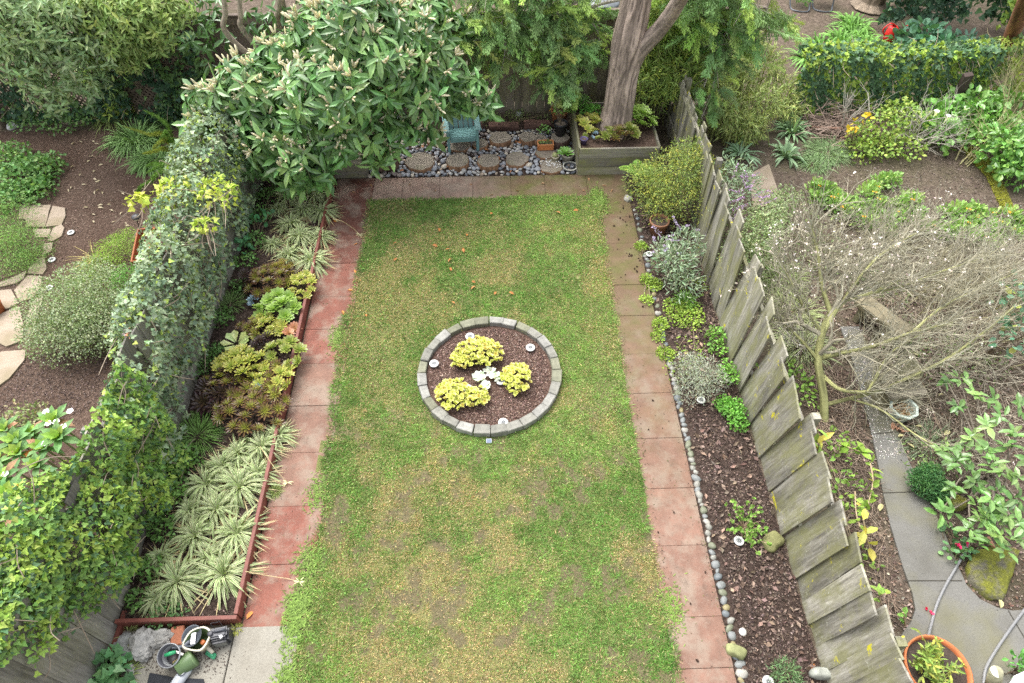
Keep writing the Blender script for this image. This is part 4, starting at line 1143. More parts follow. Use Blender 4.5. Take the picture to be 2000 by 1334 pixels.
leafy('groundcover', 'lime green clover mat below the strappy tuft', 'groundcover', [lump(1340, 615, .06, .3, .15), lump(1318, 600, .05, .2, .15)], 900, .03, .028, GC, T_ROUND)
leafy('groundcover', 'lime green clover over the cobbles by the path, near the sage', 'groundcover', [lump(1262, 545, .07, .12, .3), lump(1262, 585, .07, .12, .3), lump(1252, 480, .07, .12, .3), lump(1275, 555, .04, .16, .2)], 800, .028, .026, GC, T_ROUND)
leafy('groundcover', 'lime green clover over the cobbles opposite the strappy tuft', 'groundcover', [lump(1290, 632, .07, .14, .3), lump(1285, 655, .07, .12, .3), lump(1300, 690, .06, .14, .3)], 700, .028, .026, GC, T_ROUND)
leafy('groundcover', 'sparse clover seedlings scattered on the bark in front of the sage', 'groundcover', [lump(1345, 680, .03, .3, .1), lump(1375, 640, .03, .2, .1), lump(1350, 555, .03, .3, .1), lump(1330, 720, .03, .3, .1), lump(1380, 555, .03, .2, .1)], 420, .026, .025, GC, T_ROUND)
leafy('groundcover', 'bright green round leaved weed at the fence foot above the silver bush', 'groundcover', [lump(1398, 655, .12, .16, .6), lump(1402, 678, .1, .15, .6)], 260, .04, .038, (.16, .32, .06), T_ROUND)
leafy('silver_bush', 'silver grey lavender like bush in the bark bed', 'bush', [lump(1365, 735, .3, .34, .8), lump(1350, 760, .2, .28, .7), lump(1395, 740, .2, .22, .7), lump(1345, 715, .2, .24, .7)], 2600, .05, .009, (.27, .30, .235), T_KITE, C2=(.4, .43, .36), f2=.35)
leafy('groundcover', 'bright green weed at the fence foot beside the silver bush', 'groundcover', [lump(1424, 735, .18, .16, .7), lump(1420, 715, .15, .12, .6)], 330, .032, .03, (.14, .3, .05), T_ROUND)
leafy('groundcover', 'bright green low weed patch at the fence foot below the silver bush', 'groundcover', [lump(1432, 800, .12, .2, .5), lump(1442, 825, .1, .14, .5), lump(1415, 790, .1, .15, .4)], 900, .032, .03, (.13, .31, .05), T_ROUND)
# budding twiggy bush
t = thing('budding_bush', 'bare twiggy hydrangea with fresh green buds in the bark bed', 'bush', P(1452, 1032, .0))
mb = MB(); lb = MB(); b0 = P(1452, 1032, 0)
for k in range(26):
    a, e = rng.uniform(0, 6.3), rng.uniform(.4, 1.3); d = A([math.cos(a) * math.cos(e), math.sin(a) * math.cos(e), math.sin(e)])
    L = rng.uniform(.25, .5); q = spl([b0, b0 + d * L * .5 + rng.normal(size=3) * .02, b0 + d * L + A([0, 0, .05])], 8)
    tube(mb, q, np.linspace(.007, .003, 8), 5, (.34, .25, .17))
    for s in (3, 5, 7):
        m = 6; scatter(lb, T_ROUND, np.repeat(q[s:s + 1], m, 0), rdir(m, .4), rdir(m, .8), rng.uniform(.02, .045, m), .035, A([.17, .3, .06]), .2)
mb.build('stem', M_TWIG, t); lb.build('leaves', M_LEAF, t)
leafy('rosemary', 'small dark green rosemary tuft in the bark bed at the lower edge', 'herb', [lump(1535, 1322, .12, .17, .8)], 500, .06, .012, (.12, .2, .09), T_KITE)
def boulder(px, py, r, c, lab, z=0.0, name='rock', amp=.2, seed=None, sub=3, flat=None, mat=None):
    p = P(px, py, z); mb = MB(); blob(mb, (0, 0, 0), r, c, sub, amp, seed if seed is not None else int(px + py) % 60, flat)
    o = mb.build(name, mat or M_STONE, smooth=True, loc=(0, 0, 0)); o.location = p + A([0, 0, r[2] * .55]); o.rotation_euler = (0, 0, rng.uniform(0, 6))
    return tag(o, lab, 'rock')
boulder(1508, 1060, (.1, .14, .07), (.19, .19, .08), 'mossy flat rock at the foot of the leaning fence', flat=.7)
boulder(1436, 1274, (.07, .11, .07), (.21, .22, .1), 'mossy squared block among the cobbles by the path', flat=.6)
boulder(1602, 1318, (.06, .13, .1), (.3, .31, .27), 'pale wedge of stone against the fence at the lower edge', flat=.7)
boulder(1225, 392, (.09, .08, .07), (.3, .29, .25), 'grey rock on the path corner under the fern')
mb = MB(); lathe(mb, [(0, .0), (.04, 0), (.045, .02), (.02, .03), (0, .03)], seg=20, colr=(.62, .6, .55)); o = mb.build('plastic_disc', M_PLAST, smooth=True); o.location = P(1450, 1235, .01); tag(o, 'small round white cap lying on the bark', 'cap')
mb = MB(); lathe(mb, [(0, .0), (.03, 0), (.035, .012), (0, .02)], seg=20, colr=(.55, .2, .06)); o = mb.build('plastic_disc', M_PLAST, smooth=True); o.location = P(1588, 1303, .01); tag(o, 'little orange cap at the fence foot near the lower edge', 'cap')
# ------------------------------------------------------------------ chair and pots on the gravel
def rot_z(a): return Matrix.Rotation(a, 3, 'Z')
chair = thing('garden_chair', 'teal slatted plastic armchair with high back on the gravel', 'chair', (0, 0, 0))
TEAL = (.15, .29, .285)
def part(name, boxes, par, mat, c, bev=.006):
    mb = MB()
    for (ctr, size, *r) in boxes: mb.box(ctr, size, r[0] if r else None, c)
    return mb.build(name, mat, par, bevel=bev)
rx = lambda a: Matrix.Rotation(a, 3, 'X')
# built facing -y (towards the house); seat slopes down to the back
part('seat', [((0, -.27 + k * .088, .355 - k * .022), (.50, .078, .022), rx(-.24)) for k in range(6)], chair, M_PLAST, TEAL)
part('front_apron', [((0, -.325, .315), (.50, .022, .09))], chair, M_PLAST, TEAL)
br = rx(-.38)
for k in range(5):
    x = (k - 2) * .1; h = (.62, .70, .73, .70, .62)[k]
    v = A([x, .2, .25]) + A(br @ Vector((0, 0, h / 2)))
    part('back_slat', [(v, (.088, .02, h), br)], chair, M_PLAST, TEAL)
for z in (.2, .5): part('back_brace', [(A([0, .215, .25]) + A(br @ Vector((0, 0.012, z))), (.48, .02, .06), br)], chair, M_PLAST, TEAL)
for s in (-1, 1):
    part('armrest', [((s * .31, -.05, .56), (.11, .62, .024)), ((s * .31, -.37, .56), (.13, .07, .024))], chair, M_PLAST, TEAL, .01)
    part('front_leg', [((s * .285, -.31, .28), (.055, .075, .56))], chair, M_PLAST, TEAL)
    part('back_leg', [((s * .27, .19, .2), (.05, .26, .05), rx(-.55)), ((s * .285, .2, .3), (.045, .07, .52), rx(-.2))], chair, M_PLAST, TEAL)
    part('side_rail', [((s * .265, -.04, .29), (.03, .56, .08), rx(-.24))], chair, M_PLAST, TEAL)
cp = P(903, 298, 0); chair.location = (cp[0] + .0, cp[1] + .29, .0); chair.rotation_euler = (0, 0, .1)

def pot(name, lab, px, py, r0, r1, h, c, mat=None, soil=(.1, .075, .06), zz=0.0, rim=.015, sq=None, cat='pot', seg=32, fill=.85, group=None):
    t = thing(name, lab, cat, P(px, py, zz), group); b = A(t.location); mb = MB()
    lathe(mb, [(0, 0), (r0, 0), (r0 + (r1 - r0) * .85, h * .84), (r1 + rim * .2, h * .85), (r1 + rim * .5, h), (r1 - .008, h + .004), (r1 - .022, h * .9), (r1 - .03, h * fill - .02)], b, seg, c)
    mb.build('pot_body', mat or M_CLAY, t, smooth=True)
    mb = MB(); lathe(mb, [(0, h * fill + .01), (r1 * .5, h * fill + .005), (r1 - .022, h * fill)], b, seg, soil); mb.build('soil', M_CHIP, t, smooth=True)
    return t
pot('nursery_pot', 'black plastic nursery pot on a stump by the planter box', 1094, 262, .1, .135, .27, (.022, .022, .026), M_PLAST, (.24, .19, .15), .2)
leafy('potted_sapling', 'spindly green seedling growing in the black nursery pot', 'plant', [(P(1093, 215, .75), (.14, .14, .2)), (P(1100, 205, .8), (.16, .14, .12))], 60, .07, .05, (.14, .24, .05), T_OVAL, base=P(1094, 243, .42), stems=6)
pot('clay_pot', 'terracotta pot behind the black nursery pot', 1092, 238, .13, .18, .3, (.42, .17, .08), zz=.15)
leafy('potted_plant', 'leafy plant with reddish leaves in the terracotta pot', 'plant', [(P(1092, 218, .5), (.16, .14, .1))], 70, .07, .04, (.16, .24, .06), C2=(.36, .2, .08), base=P(1092, 225, .35))
# rectangular orange trough of woven pattern
t = thing('planter_trough', 'small orange woven rectangular planter on a log round', 'planter', P(1065, 289, .1)); b = A(t.location)
mb = MB(); ow = (.48, .17, .055)
for (c, s) in (((0, -.075, .06), (.3, .015, .12)), ((0, .075, .06), (.3, .015, .12)), ((-.15, 0, .06), (.015, .165, .12)), ((.15, 0, .06), (.015, .165, .12)), ((0, 0, .008), (.3, .15, .015))):
    mb.box(b + A(c), s, None, ow)
for x in np.arange(-.14, .15, .028):
    for z in (.03, .065, .1):
        mb.box(b + A([x + (.014 if z == .065 else 0), -.0845, z]), (.018, .006, .024), None, (.5, .2, .075))
for s in (((0, -.078, .122), (.32, .022, .016)), ((0, .078, .122), (.32, .022, .016)), ((-.152, 0, .122), (.022, .134, .016)), ((.152, 0, .122), (.022, .134, .016))): mb.box(b + A(s[0]), s[1], None, (.55, .23, .09))
mb.build('trough_body', M_CLAY, t); mb = MB(); mb.box(b + A([0, 0, .07]), (.28, .134, .06), None, (.13, .1, .075)); mb.build('soil', M_CHIP, t)
leafy('trough_seedlings', 'tiny green plants in the orange woven planter', 'plant', [(b + A([-.08, 0, .12]), (.05, .05, .04)), (b + A([.06, .02, .12]), (.05, .05, .03))], 50, .035, .03, (.18, .27, .08), base=b + A([0, 0, .1]), stems=4)
pot('clay_pot', 'cream ceramic pot with a green rosette by the planter box', 1108, 316, .1, .125, .2, (.46, .43, .36), M_PLAST)
c = P(1104, 300, .26); mb = rosette_mb(.2, 34, (.2, .36, .08), (.13, .28, .06), .22, 80, 5, c0=c); tag(mb.build('rosette_plant', M_GLOSS, loc=c), 'green spiky rosette in the cream ceramic pot', 'succulent')
pot('cactus_pot', 'small cream cylinder pot beside the pebble strewn log round', 1084, 317, .07, .075, .15, (.44, .4, .3), M_PLAST)
mb = MB(); c = P(1084, 303, .15); blob(mb, c, (.055, .055, .06), (.34, .36, .17), 2, .1, 3); tag(mb.build('cactus', M_LEAF, smooth=True, loc=c), 'pale round cactus in the small cream pot', 'cactus')
t = thing('water_saucer', 'dark bowl with a cream rim at the front corner of the gravel', 'bowl', P(1113, 333, .0)); b = A(t.location)
mb = MB(); lathe(mb, [(0, .0), (.11, 0), (.135, .1), (.142, .1), (.12, .03), (0, .025)], b, 30, (.05, .052, .055)); mb.build('bowl_body', M_PLAST, t, smooth=True)
mb = MB(); lathe(mb, [(.128, .098), (.146, .098), (.146, .112), (.128, .112), (.128, .098)], b, 30, (.5, .49, .43)); mb.build('rim', M_PLAST, t)
pot('plant_cup', 'small purple and cream cup on the planter box soil', 1140, 281, .05, .07, .12, (.1, .075, .16), M_PLAST, zz=.56)
t = thing('clay_figure', 'little tan animal figure on the tall dark stump', 'figurine', P(728, 287, .42)); b = A(t.location); mb = MB()
for c, r in (((0, 0, .05), (.06, .05, .06)), ((.0, -.02, .12), (.042, .042, .04)), ((-.025, -.02, .16), (.013, .01, .018)), ((.025, -.02, .16), (.013, .01, .018)), ((-.03, -.05, .02), (.02, .03, .018)), ((.03, -.05, .02), (.02, .03, .018)), ((0, -.06, .115), (.017, .02, .014))): blob(mb, b + A(c), r, (.33, .24, .16), 2, .06, 2)
mb.build('figure_body', M_CLAY, t, smooth=True)
for k in range(34):
    q = rng.normal(size=2) * .075; mb = MB(); blob(mb, (0, 0, 0), (.016, .012, .011), (.7, .69, .66), 1, .15, k)
    o = mb.build('white_pebble', M_PEBBLE, smooth=True); c = P(1077, 319, .075); o.location = c + A([q[0] * 1.3, q[1], .006]); tag(o, 'tiny white pebble scattered on the pale log round', 'pebble', 'white pebbles on the log round')
pts_ = [(1124, 292), (1092, 296)]
# planter box plants and the back strip
V_BOX = V_GREEN2 + V_BRONZE[:1]
def clump2(px, py, z, rx_, ry_, n, V, lab, size, dome=.16):
    c = P(px, py, z + .15); return rosette_bush('succulent_clump', lab, 'succulent', scatter_spots(c[0], c[1], rx_, ry_, n, .11), V, z, dome, size)
clump2(1210, 258, .56, .32, .2, 14, V_GREEN2 + V_BRONZE[:1], 'green rosettes at the foot of the conifer trunk in the planter box', (.12, .18), .2)
clump2(1252, 235, .56, .26, .24, 10, V_GREEN, 'large green rosettes right of the conifer trunk in the planter box', (.14, .2), .25)
clump2(1150, 238, .56, .2, .3, 11, V_LIME + V_BRONZE[:1], 'green and red rosettes at the left side of the planter box', (.1, .15), .15)
clump2(1170, 258, .56, .3, .12, 9, V_BLUE + V_GREEN2[:1], 'small grey green rosettes in the front of the planter box', (.06, .09), .06)
leafy('groundcover', 'bright green mat behind the left corner of the planter box', 'groundcover', [lump(1130, 205, .62, .3, .3), lump(1160, 215, .62, .2, .3)], 900, .035, .03, (.12, .3, .05))
leafy('groundcover', 'small weeds on the strip above the edging logs', 'groundcover', [lump(950, 228, .08, .3, .2), lump(1010, 228, .08, .3, .2), lump(1060, 232, .08, .2, .2)], 500, .035, .03, (.15, .2, .07))
leafy('groundcover', 'small leafy weed left of the stump under the nursery pot', 'groundcover', [lump(1063, 255, .1, .13, .7)], 60, .05, .04, (.14, .28, .07))
boulder(1014, 226, (.1, .07, .07), (.33, .34, .34), 'pale grey rock on the strip above the edging logs')

# ------------------------------------------------------------------ trees
def whorls(lb, cs, ax, nl, L, W, C, e0=-.5, e1=.7, tpl=T_OVAL, droop=.35, jit=.16, C2=None, f2=.3):
    for c, a, k in zip(cs, ax, nl):
        a = norm(a); u = norm(np.cross(a, [.2, .3, .93])); w = np.cross(a, u)
        th = np.arange(k) * 2.4 + rng.uniform(0, 6.3); e = rng.uniform(e0, e1, k)
        d = np.cos(e)[:, None] * (np.cos(th)[:, None] * u + np.sin(th)[:, None] * w) + np.sin(e)[:, None] * a
        d[:, 2] -= droop
        nn = a[None] * .8 + [0, 0, .55] + .25 * rng.normal(size=(k, 3))
        cc = A(C) if C2 is None or rng.random() > f2 else A(C2)
        s = rng.uniform(.7, 1.12, k)
        scatter(lb, tpl, c[None] + .03 * rng.normal(size=(k, 3)), d, nn, L * s, W * s, cc * rng.uniform(.8, 1.2), jit)
def crown_pts(blobs, n, up=.25, shell=.4):
    cs = A([b[0] for b in blobs]); rs = A([b[1] if not np.isscalar(b[1]) else (b[1],) * 3 for b in blobs])
    j = rng.choice(len(blobs), n, p=rs[:, 0] ** 2 / (rs[:, 0] ** 2).sum())
    u = rdir(n, up); k = 1 - shell * rng.random(n) ** 1.3
    return cs[j] + u * rs[j] * k[:, None], norm(u + [0, 0, .15]), j
def branch_tree(mb, trunk, r0, ends, C, r1=.012, seg=14, sides=7, sag=.1):
    tip = A(trunk[-1])
    tube(mb, spl(trunk, 24), np.linspace(r0, r0 * .6, 24), 12, C, .12)
    for e in ends:
        k = rng.uniform(.35, 1.0); s = spl(trunk, 24)[int(k * 23)]
        m = (s + e) / 2 + rng.normal(size=3) * .1 + [0, 0, sag]
        tube(mb, spl([s, m, e], seg), np.linspace(r0 * .42, r1, seg), sides, C)

# the big flowering evergreen over the left end of the gravel
ev = thing('flowering_evergreen', 'big glossy evergreen with cream flower spikes spreading over the gravel', 'tree', (-3.6, 12.2, 0))
EB = [(420, 205, 1.7, .5), (395, 240, 1.5, .35), (500, 175, 2.0, .7), (520, 270, 1.4, .6), (470, 310, 1.0, .42), (590, 315, 1.1, .5), (560, 340, .9, .35), (640, 190, 2.1, .8), (740, 130, 2.4, .8), (710, 50, 2.9, .75), (800, 60, 2.6, .6), (800, 190, 1.8, .55), (860, 120, 2.1, .5), (650, 70, 2.7, .7), (560, 110, 2.3, .5), (700, 240, 1.5, .5), (775, 255, 1.2, .38), (830, 265, 1.0, .28), (640, 290, 1.2, .42), (905, 170, 1.6, .36), (940, 195, 1.3, .26), (885, 195, 1.35, .28), (915, 205, 1.25, .22), (965, 205, 1.25, .2), (620, 345, .75, .25), (740, 300, .85, .28), (830, 20, 2.7, .5), (890, 60, 2.2, .4)]
eb = [(P(x, y, z), (r, r * .9, r * .75)) for x, y, z, r in EB]
cs, ax, j = crown_pts(eb, 900, .35, .5)
ax[:, 1] -= .25; ax = norm(ax)
cs[:, 2] = np.maximum(cs[:, 2], .35)
lb = MB(); whorls(lb, cs, ax, rng.integers(7, 12, len(cs)), .31, .094, (.10, .205, .065), -.45, .6, T_OVAL, .42, .26, (.17, .285, .10), .4)
lb.build('crown', M_GLOSS, ev)
fb = MB(); sel = np.where((rng.random(len(cs)) < .72) & (ax[:, 2] > .0))[0]
for i in sel:
    k = int(rng.integers(2, 6)); d = norm(ax[i] + .45 * rng.normal(size=(k, 3)) + [0, 0, .5]); L = rng.uniform(.09, .18, k)
    for dd, l in zip(d, L):
        f0 = cs[i] + dd * .04
        tube(fb, [f0, f0 + dd * l * .25, f0 + dd * l * .8, f0 + dd * l], [.007, .016, .015, .005], 6, A([(.46, .38, .2), (.62, .55, .40), (.70, .65, .52), (.72, .68, .57)]) * rng.uniform(.8, 1.12))
        m = 9; q = f0 + dd * l * rng.uniform(.2, 1, (m, 1))
        scatter(fb, T_KITE, q, rdir(m) + dd, rdir(m), .022, .014, A([.7, .6, .45]), .15)
fb.build('flower_spikes', M_LEAF, ev)
wb = MB(); WC = (.30, .25, .19)
ends = [c + rng.normal(size=3) * .05 for c, r in eb]
branch_tree(wb, [(-3.6, 12.25, 0), (-3.62, 12.2, .7), (-3.55, 12.1, 1.5), (-3.5, 12.1, 2.4)], .11, ends, WC)
for pts in ([(-3.62, 12.2, .6), P(484, 70, 2.2), P(470, 30, 2.6), P(466, -40, 3.2)], [(-3.5, 12.2, .5), P(455, 80, 2.1), P(440, 20, 2.7), P(432, -60, 3.4)], [(-3.4, 12.2, .7), P(548, 60, 2.2), P(545, 10, 2.8), P(540, -60, 3.4)], [(-3.4, 12.1, .7), P(570, 60, 2.1), P(556, 20, 2.6), P(545, -40, 3.2)]):
    tube(wb, spl(pts, 20), np.linspace(.06, .035, 20), 9, (.36, .30, .23))
ii = rng.choice(len(cs), 420, replace=False); jb = cs[ii] - ax[ii] * .22
near = A([min(ends, key=lambda e: np.linalg.norm(e - q)) for q in jb])
twigs(wb, near, jb, .012, .008, A([.26, .21, .14])); twigs(wb, jb, cs[ii], .008, .006, A([.24, .26, .12]))
wb.build('trunk', M_BARK, ev)
lb = MB(); c2 = A([P(x, y, z) for x, y, z in [(390, 5, 2.4), (375, 20, 2.3), (410, 15, 2.4), (400, 35, 2.2), (520, 15, 2.6), (505, 40, 2.4), (600, 10, 2.8), (590, 45, 2.5), (400, 100, 1.9), (418, 105, 1.85), (640, 20, 2.9)] for _ in range(4)]) + rng.normal(size=(44, 3)) * .14
whorls(lb, c2, rdir(44, .3), rng.integers(6, 9, 44), .24, .075, (.085, .17, .055), -.6, .4, T_OVAL, .5); lb.build('upper_leaves', M_GLOSS, ev)

# the conifer in the planter box
co = thing('conifer', 'tall conifer with furrowed red brown trunk in the wooden planter box', 'tree', (2.36, 11.32, .5))
mb = MB()
tp = spl([(2.36, 11.32, .45), (2.37, 11.33, .75), (2.38, 11.36, 1.5), (2.42, 11.4, 2.4), (2.5, 11.45, 3.6), (2.55, 11.5, 6)], 150)
rr = np.interp(tp[:, 2], [.45, .6, .95, 1.6, 2.2, 2.6, 3.2, 6], [.40, .34, .285, .27, .29, .26, .22, .15])
tube(mb, tp, rr, 90, (.37, .29, .24), .17, seed=2, freq=15); mb.build('trunk', M_BARK, co, smooth=True)
mb = MB(); q = spl([tp[60] * [1, 1, 1] + [.02, 0, -.2], P(1245, 105, 2.05), P(1290, 55, 2.6), P(1325, 5, 3.2), P(1360, -60, 4.0)], 60)
tube(mb, q, np.linspace(.17, .10, 60), 44, (.35, .28, .235), .16, seed=5, freq=13); mb.build('limb', M_BARK, co, smooth=True)
kc = P(1221, 101, 2.0) + A([0, -.12, 0]); mb = MB(); d = norm(A([-.05, -.9, .35]))
tube(mb, [kc - d * .25, kc - d * .03, kc], [.085, .075, .062], 18, (.3, .23, .17)); mb.build('branch_stub', M_BARK, co, smooth=True)
mb = MB(); tube(mb, [kc, kc + d * .004], [.06, .055], 18, (.52, .42, .29)); mb.build('cut_face', M_STONE, co)
def spray_tpl(seed):
    """A flat feathery conifer spray about 1 unit long hanging along +y."""
    r = np.random.default_rng(seed); mb = MB(); base, d, L = [], [], []
    for t in np.linspace(.06, 1, 13):
        for s in (-1, 1):
            l1 = .42 * (1 - t * .6) * r.uniform(.6, 1.2); dd = norm(A([s * .6, 1, r.normal() * .3])); b = A([0, t * .85, -.12 * t * t])
            base.append(b); d.append(dd); L.append(l1)
            for u in np.linspace(.35, .9, 2):
                for s2 in (-1, 1):
                    base.append(b + dd * l1 * u); d.append(norm(dd + A([s2 * .45, .1, r.normal() * .2]))); L.append(l1 * .5 * (1.1 - u * .5))
    base.append(A([0, 0, 0])); d.append(A([0, 1, -.1])); L.append(1.0)
    base, d, L = A(base), A(d), A(L); n = len(base)
    side = norm(np.cross(d, A([0, 0, 1.0]) + .5 * r.normal(size=(n, 3)))); w = .021
    v = np.stack([base - side * w * .5, base + side * w * .5, base + d * L[:, None] * .6 + side * w * .6 - [0, 0, .02], base + d * L[:, None] - [0, 0, .06], base + d * L[:, None] * .6 - side * w * .6 - [0, 0, .02]], 1)
    return v.reshape(-1, 3), [A([[5 * i, 5 * i + 1, 5 * i + 2, 5 * i + 3, 5 * i + 4] for i in range(n)])]
SPR = [spray_tpl(k) for k in range(4)]
def sprays(mb, cs, dirs, L, C, C2, f2=.35):
    for c, d in zip(cs, dirs):
        cc = A(C2) if rng.random() < f2 else A(C)
        scatter(mb, SPR[int(rng.integers(0, 4))], c[None], d[None], (A([0, 0, 1.]) + .5 * rng.normal(size=3))[None], L * rng.uniform(.7, 1.2), L * rng.uniform(.75, 1.1), cc * rng.uniform(.75, 1.25), .1)
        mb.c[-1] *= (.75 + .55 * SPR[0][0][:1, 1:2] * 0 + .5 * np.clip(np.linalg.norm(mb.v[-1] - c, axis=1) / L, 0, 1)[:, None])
def conifer_bough(name, pts, n, L, spread, hang=.4, C=(.19, .30, .12), C2=(.31, .41, .12), r=.03, toward=None):
    q = spl(pts, 40); mb = MB(); tube(mb, q, np.linspace(r, r * .3, 40), 7, (.44, .40, .34)); mb.build('branch', M_BARK, co)
    n = int(n * 1.7); L = L * 1.4; i = rng.integers(6, 40, n); c = q[i] + rng.normal(size=(n, 3)) * spread
    wb = MB(); twigs(wb, q[i], c, .008, .004, A([.36, .32, .26])); wb.build('twigs', M_BARK, co)
    t = norm(np.gradient(q, axis=0))[i]; d = norm(t * .4 + az(n) * 1.0 + [.15, -.3, .28 - hang * .45] + .4 * rng.normal(size=(n, 3)))
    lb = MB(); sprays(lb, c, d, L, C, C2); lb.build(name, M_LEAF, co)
for pts, n, L, sp_, hg in [
    ([(2.4, 11.4, 3.4), P(1060, -30, 3.0), P(1100, 40, 2.3), P(1115, 80, 2.0), P(1125, 110, 1.75)], 46, .34, .16, .5),
    ([(2.4, 11.4, 3.4), P(1080, -40, 3.0), P(1075, 60, 2.1), P(1100, 110, 1.7), P(1120, 130, 1.5)], 52, .36, .18, .55),
    ([(2.4, 11.4, 3.6), P(1040, -60, 3.1), P(1000, 10, 2.6), P(990, 60, 2.2), P(985, 110, 1.8)], 60, .38, .22, .8),
    ([(2.4, 11.4, 3.6), P(1000, -60, 3.2), P(940, 0, 2.6), P(930, 50, 2.2), P(960, 100, 1.8)], 56, .38, .22, .8),
    ([(2.4, 11.4, 3.2), P(1090, 20, 2.4), P(1060, 80, 1.9), P(1070, 140, 1.4), P(1090, 165, 1.2)], 58, .36, .15, .6),
    ([(2.4, 11.4, 3.0), P(1150, 20, 2.4), P(1170, 70, 1.9), P(1160, 110, 1.6)], 26, .32, .1, .1),
    ([(2.5, 11.4, 3.6), P(1340, -60, 3.2), P(1380, -10, 2.8), P(1410, 40, 2.4), P(1430, 90, 2.0)], 46, .42, .2, .8),
    ([(2.5, 11.4, 3.6), P(1400, -60, 3.4), P(1450, -10, 3.0), P(1490, 30, 2.6), P(1510, 60, 2.3)], 46, .42, .2, .7),
    ([(2.5, 11.4, 3.4), P(1380, -20, 2.8), P(1400, 70, 2.1), P(1395, 110, 1.8), P(1375, 170, 1.3)], 22, .34, .13, .8),
    ([(2.5, 11.4, 3.4), P(1420, 0, 2.6), P(1405, 100, 1.9), P(1390, 180, 1.2), P(1370, 230, .8)], 30, .32, .12, .9),
    ([(2.5, 11.4, 3.5), P(1350, -30, 3.0), P(1365, 20, 2.6), P(1370, 60, 2.3)], 28, .4, .18, .7)]:
    conifer_bough('needle_sprays', pts, n, L, sp_, hg)

# bamboo behind the right end of the back fence
def bamboo(lab, blobs, n, stems, C=(.19, .28, .075), C2=(.31, .38, .08)):
    t = thing('bamboo', lab, 'bamboo', (*blobs[0][0][:2], 0)); p, u, j = crown_pts(blobs, n, .2, .55)
    p[:, 2] = np.maximum(p[:, 2], .1)
    lb = MB(); k = 5; q = np.repeat(p, k, 0); uu = np.repeat(u, k, 0)
    d = norm(uu * .5 + rng.normal(size=(n * k, 3)) * .7 + [0, 0, -.35])
    cc = np.where((np.repeat(rng.random(n), k) < .3)[:, None], A(C2), A(C)) * np.repeat(rng.uniform(.75, 1.25, n), k)[:, None]
    scatter(lb, T_KITE, q + rng.normal(size=(n * k, 3)) * .02, d, uu + .6 * rng.normal(size=(n * k, 3)) + [0, 0, .3], rng.uniform(.10, .2, n * k), .019, cc, .14)
    lb.build('foliage', M_LEAF, t)
    sb = MB()
    for k in range(stems):
        bl = blobs[int(rng.integers(0, len(blobs)))]; e = A(bl[0]) + rdir(1, .5)[0] * A(bl[1]) * .7; b = A([e[0] + rng.normal() * .2, e[1] + rng.normal() * .2, 0])
        tube(sb, spl([b, (b + e) / 2 + A([0, 0, .25]), e], 14), np.linspace(.014, .005, 14), 6, (.25, .27, .1))
    sb.build('stem', M_TWIG, t)
    return t
bamboo('dense bamboo right of the conifer trunk behind the fences', [(P(1290, 90, 1.6), (.6, .5, .7)), (P(1330, 150, 1.2), (.6, .4, .6)), (P(1270, 170, 1.0), (.4, .4, .6)), (P(1300, 30, 2.2), (.6, .5, .6)), (P(1260, 30, 2.2), (.4, .4, .6)), (P(1350, 60, 1.9), (.5, .5, .6))], 2600, 40)
bamboo('paler bamboo beyond the leaning fence left of the ivy hedge', [(P(1430, 150, 1.0), (.5, .4, .5)), (P(1485, 205, .6), (.45, .4, .4)), (P(1420, 235, .5), (.4, .3, .35)), (P(1500, 130, .9), (.35, .3, .45)), (P(1535, 180, .5), (.3, .3, .35)), (P(1460, 250, .35), (.4, .3, .3)), (P(1540, 215, .3), (.3, .3, .25)), (P(1400, 190, .8), (.35, .3, .4)), (P(1470, 90, 1.2), (.3, .3, .4))], 1500, 45, (.23, .29, .10), (.34, .38, .13))

# yew like shrub and fern at the end of the right bed
leafy('evergreen_shrub', 'dense yellow green fine leaved shrub at the far end of the bark bed', 'shrub', [lump(1310, 350, .75, .55, .9), lump(1350, 330, .95, .45, .8), lump(1275, 370, .6, .45, .9), lump(1330, 390, .5, .5, .9), lump(1255, 350, .7, .32, .8), lump(1370, 350, .7, .4, .9), lump(1290, 405, .35, .4, .8), lump(1345, 300, 1.1, .35, .7)], 9500, .055, .016, (.19, .26, .075), T_KITE, C2=(.34, .37, .08), f2=.35, base=P(1325, 440, 0), stems=30, down=.2)
def fern(lab, px, py, z, n, L, name='fern', C=(.2, .33, .06)):
    c = P(px, py, z); t = thing(name, lab, 'fern', c)
    for k in range(n):
        a = k * 2.4 + rng.uniform(-.3, .3); e = rng.uniform(.35, 1.0); d0 = A([math.cos(a) * math.cos(e), math.sin(a) * math.cos(e), math.sin(e)]); l = L * rng.uniform(.7, 1.1)
        q = spl([c, c + d0 * l * .5, c + d0 * l * .95 - A([0, 0, l * .25])], 26); mb = MB(); tube(mb, q, np.linspace(.004, .0015, 26), 4, (.2, .25, .07))
        s = norm(np.cross(d0, [0, 0, 1])); tt = np.linspace(0, 1, 26); w = l * .26 * np.sin(np.clip(tt * .9 + .1, 0, 1) * PI) ** .8
        for sg in (-1, 1):
            scatter(mb, T_KITE, q[2:], s * sg + norm(np.gradient(q, axis=0))[2:] * .5, A([0, 0, 1.]) + .15 * rng.normal(size=(24, 3)), w[2:], l * .045, A(C), .12)
        mb.build('frond', M_LEAF, t)
    return t
fern('light green fern in front of the fine leaved shrub', 1246, 345, .35, 12, .5)
t = pot('clay_pot', 'weathered terracotta pot under the fine leaved shrub', 1283, 455, .13, .17, .3, (.34, .17, .1))

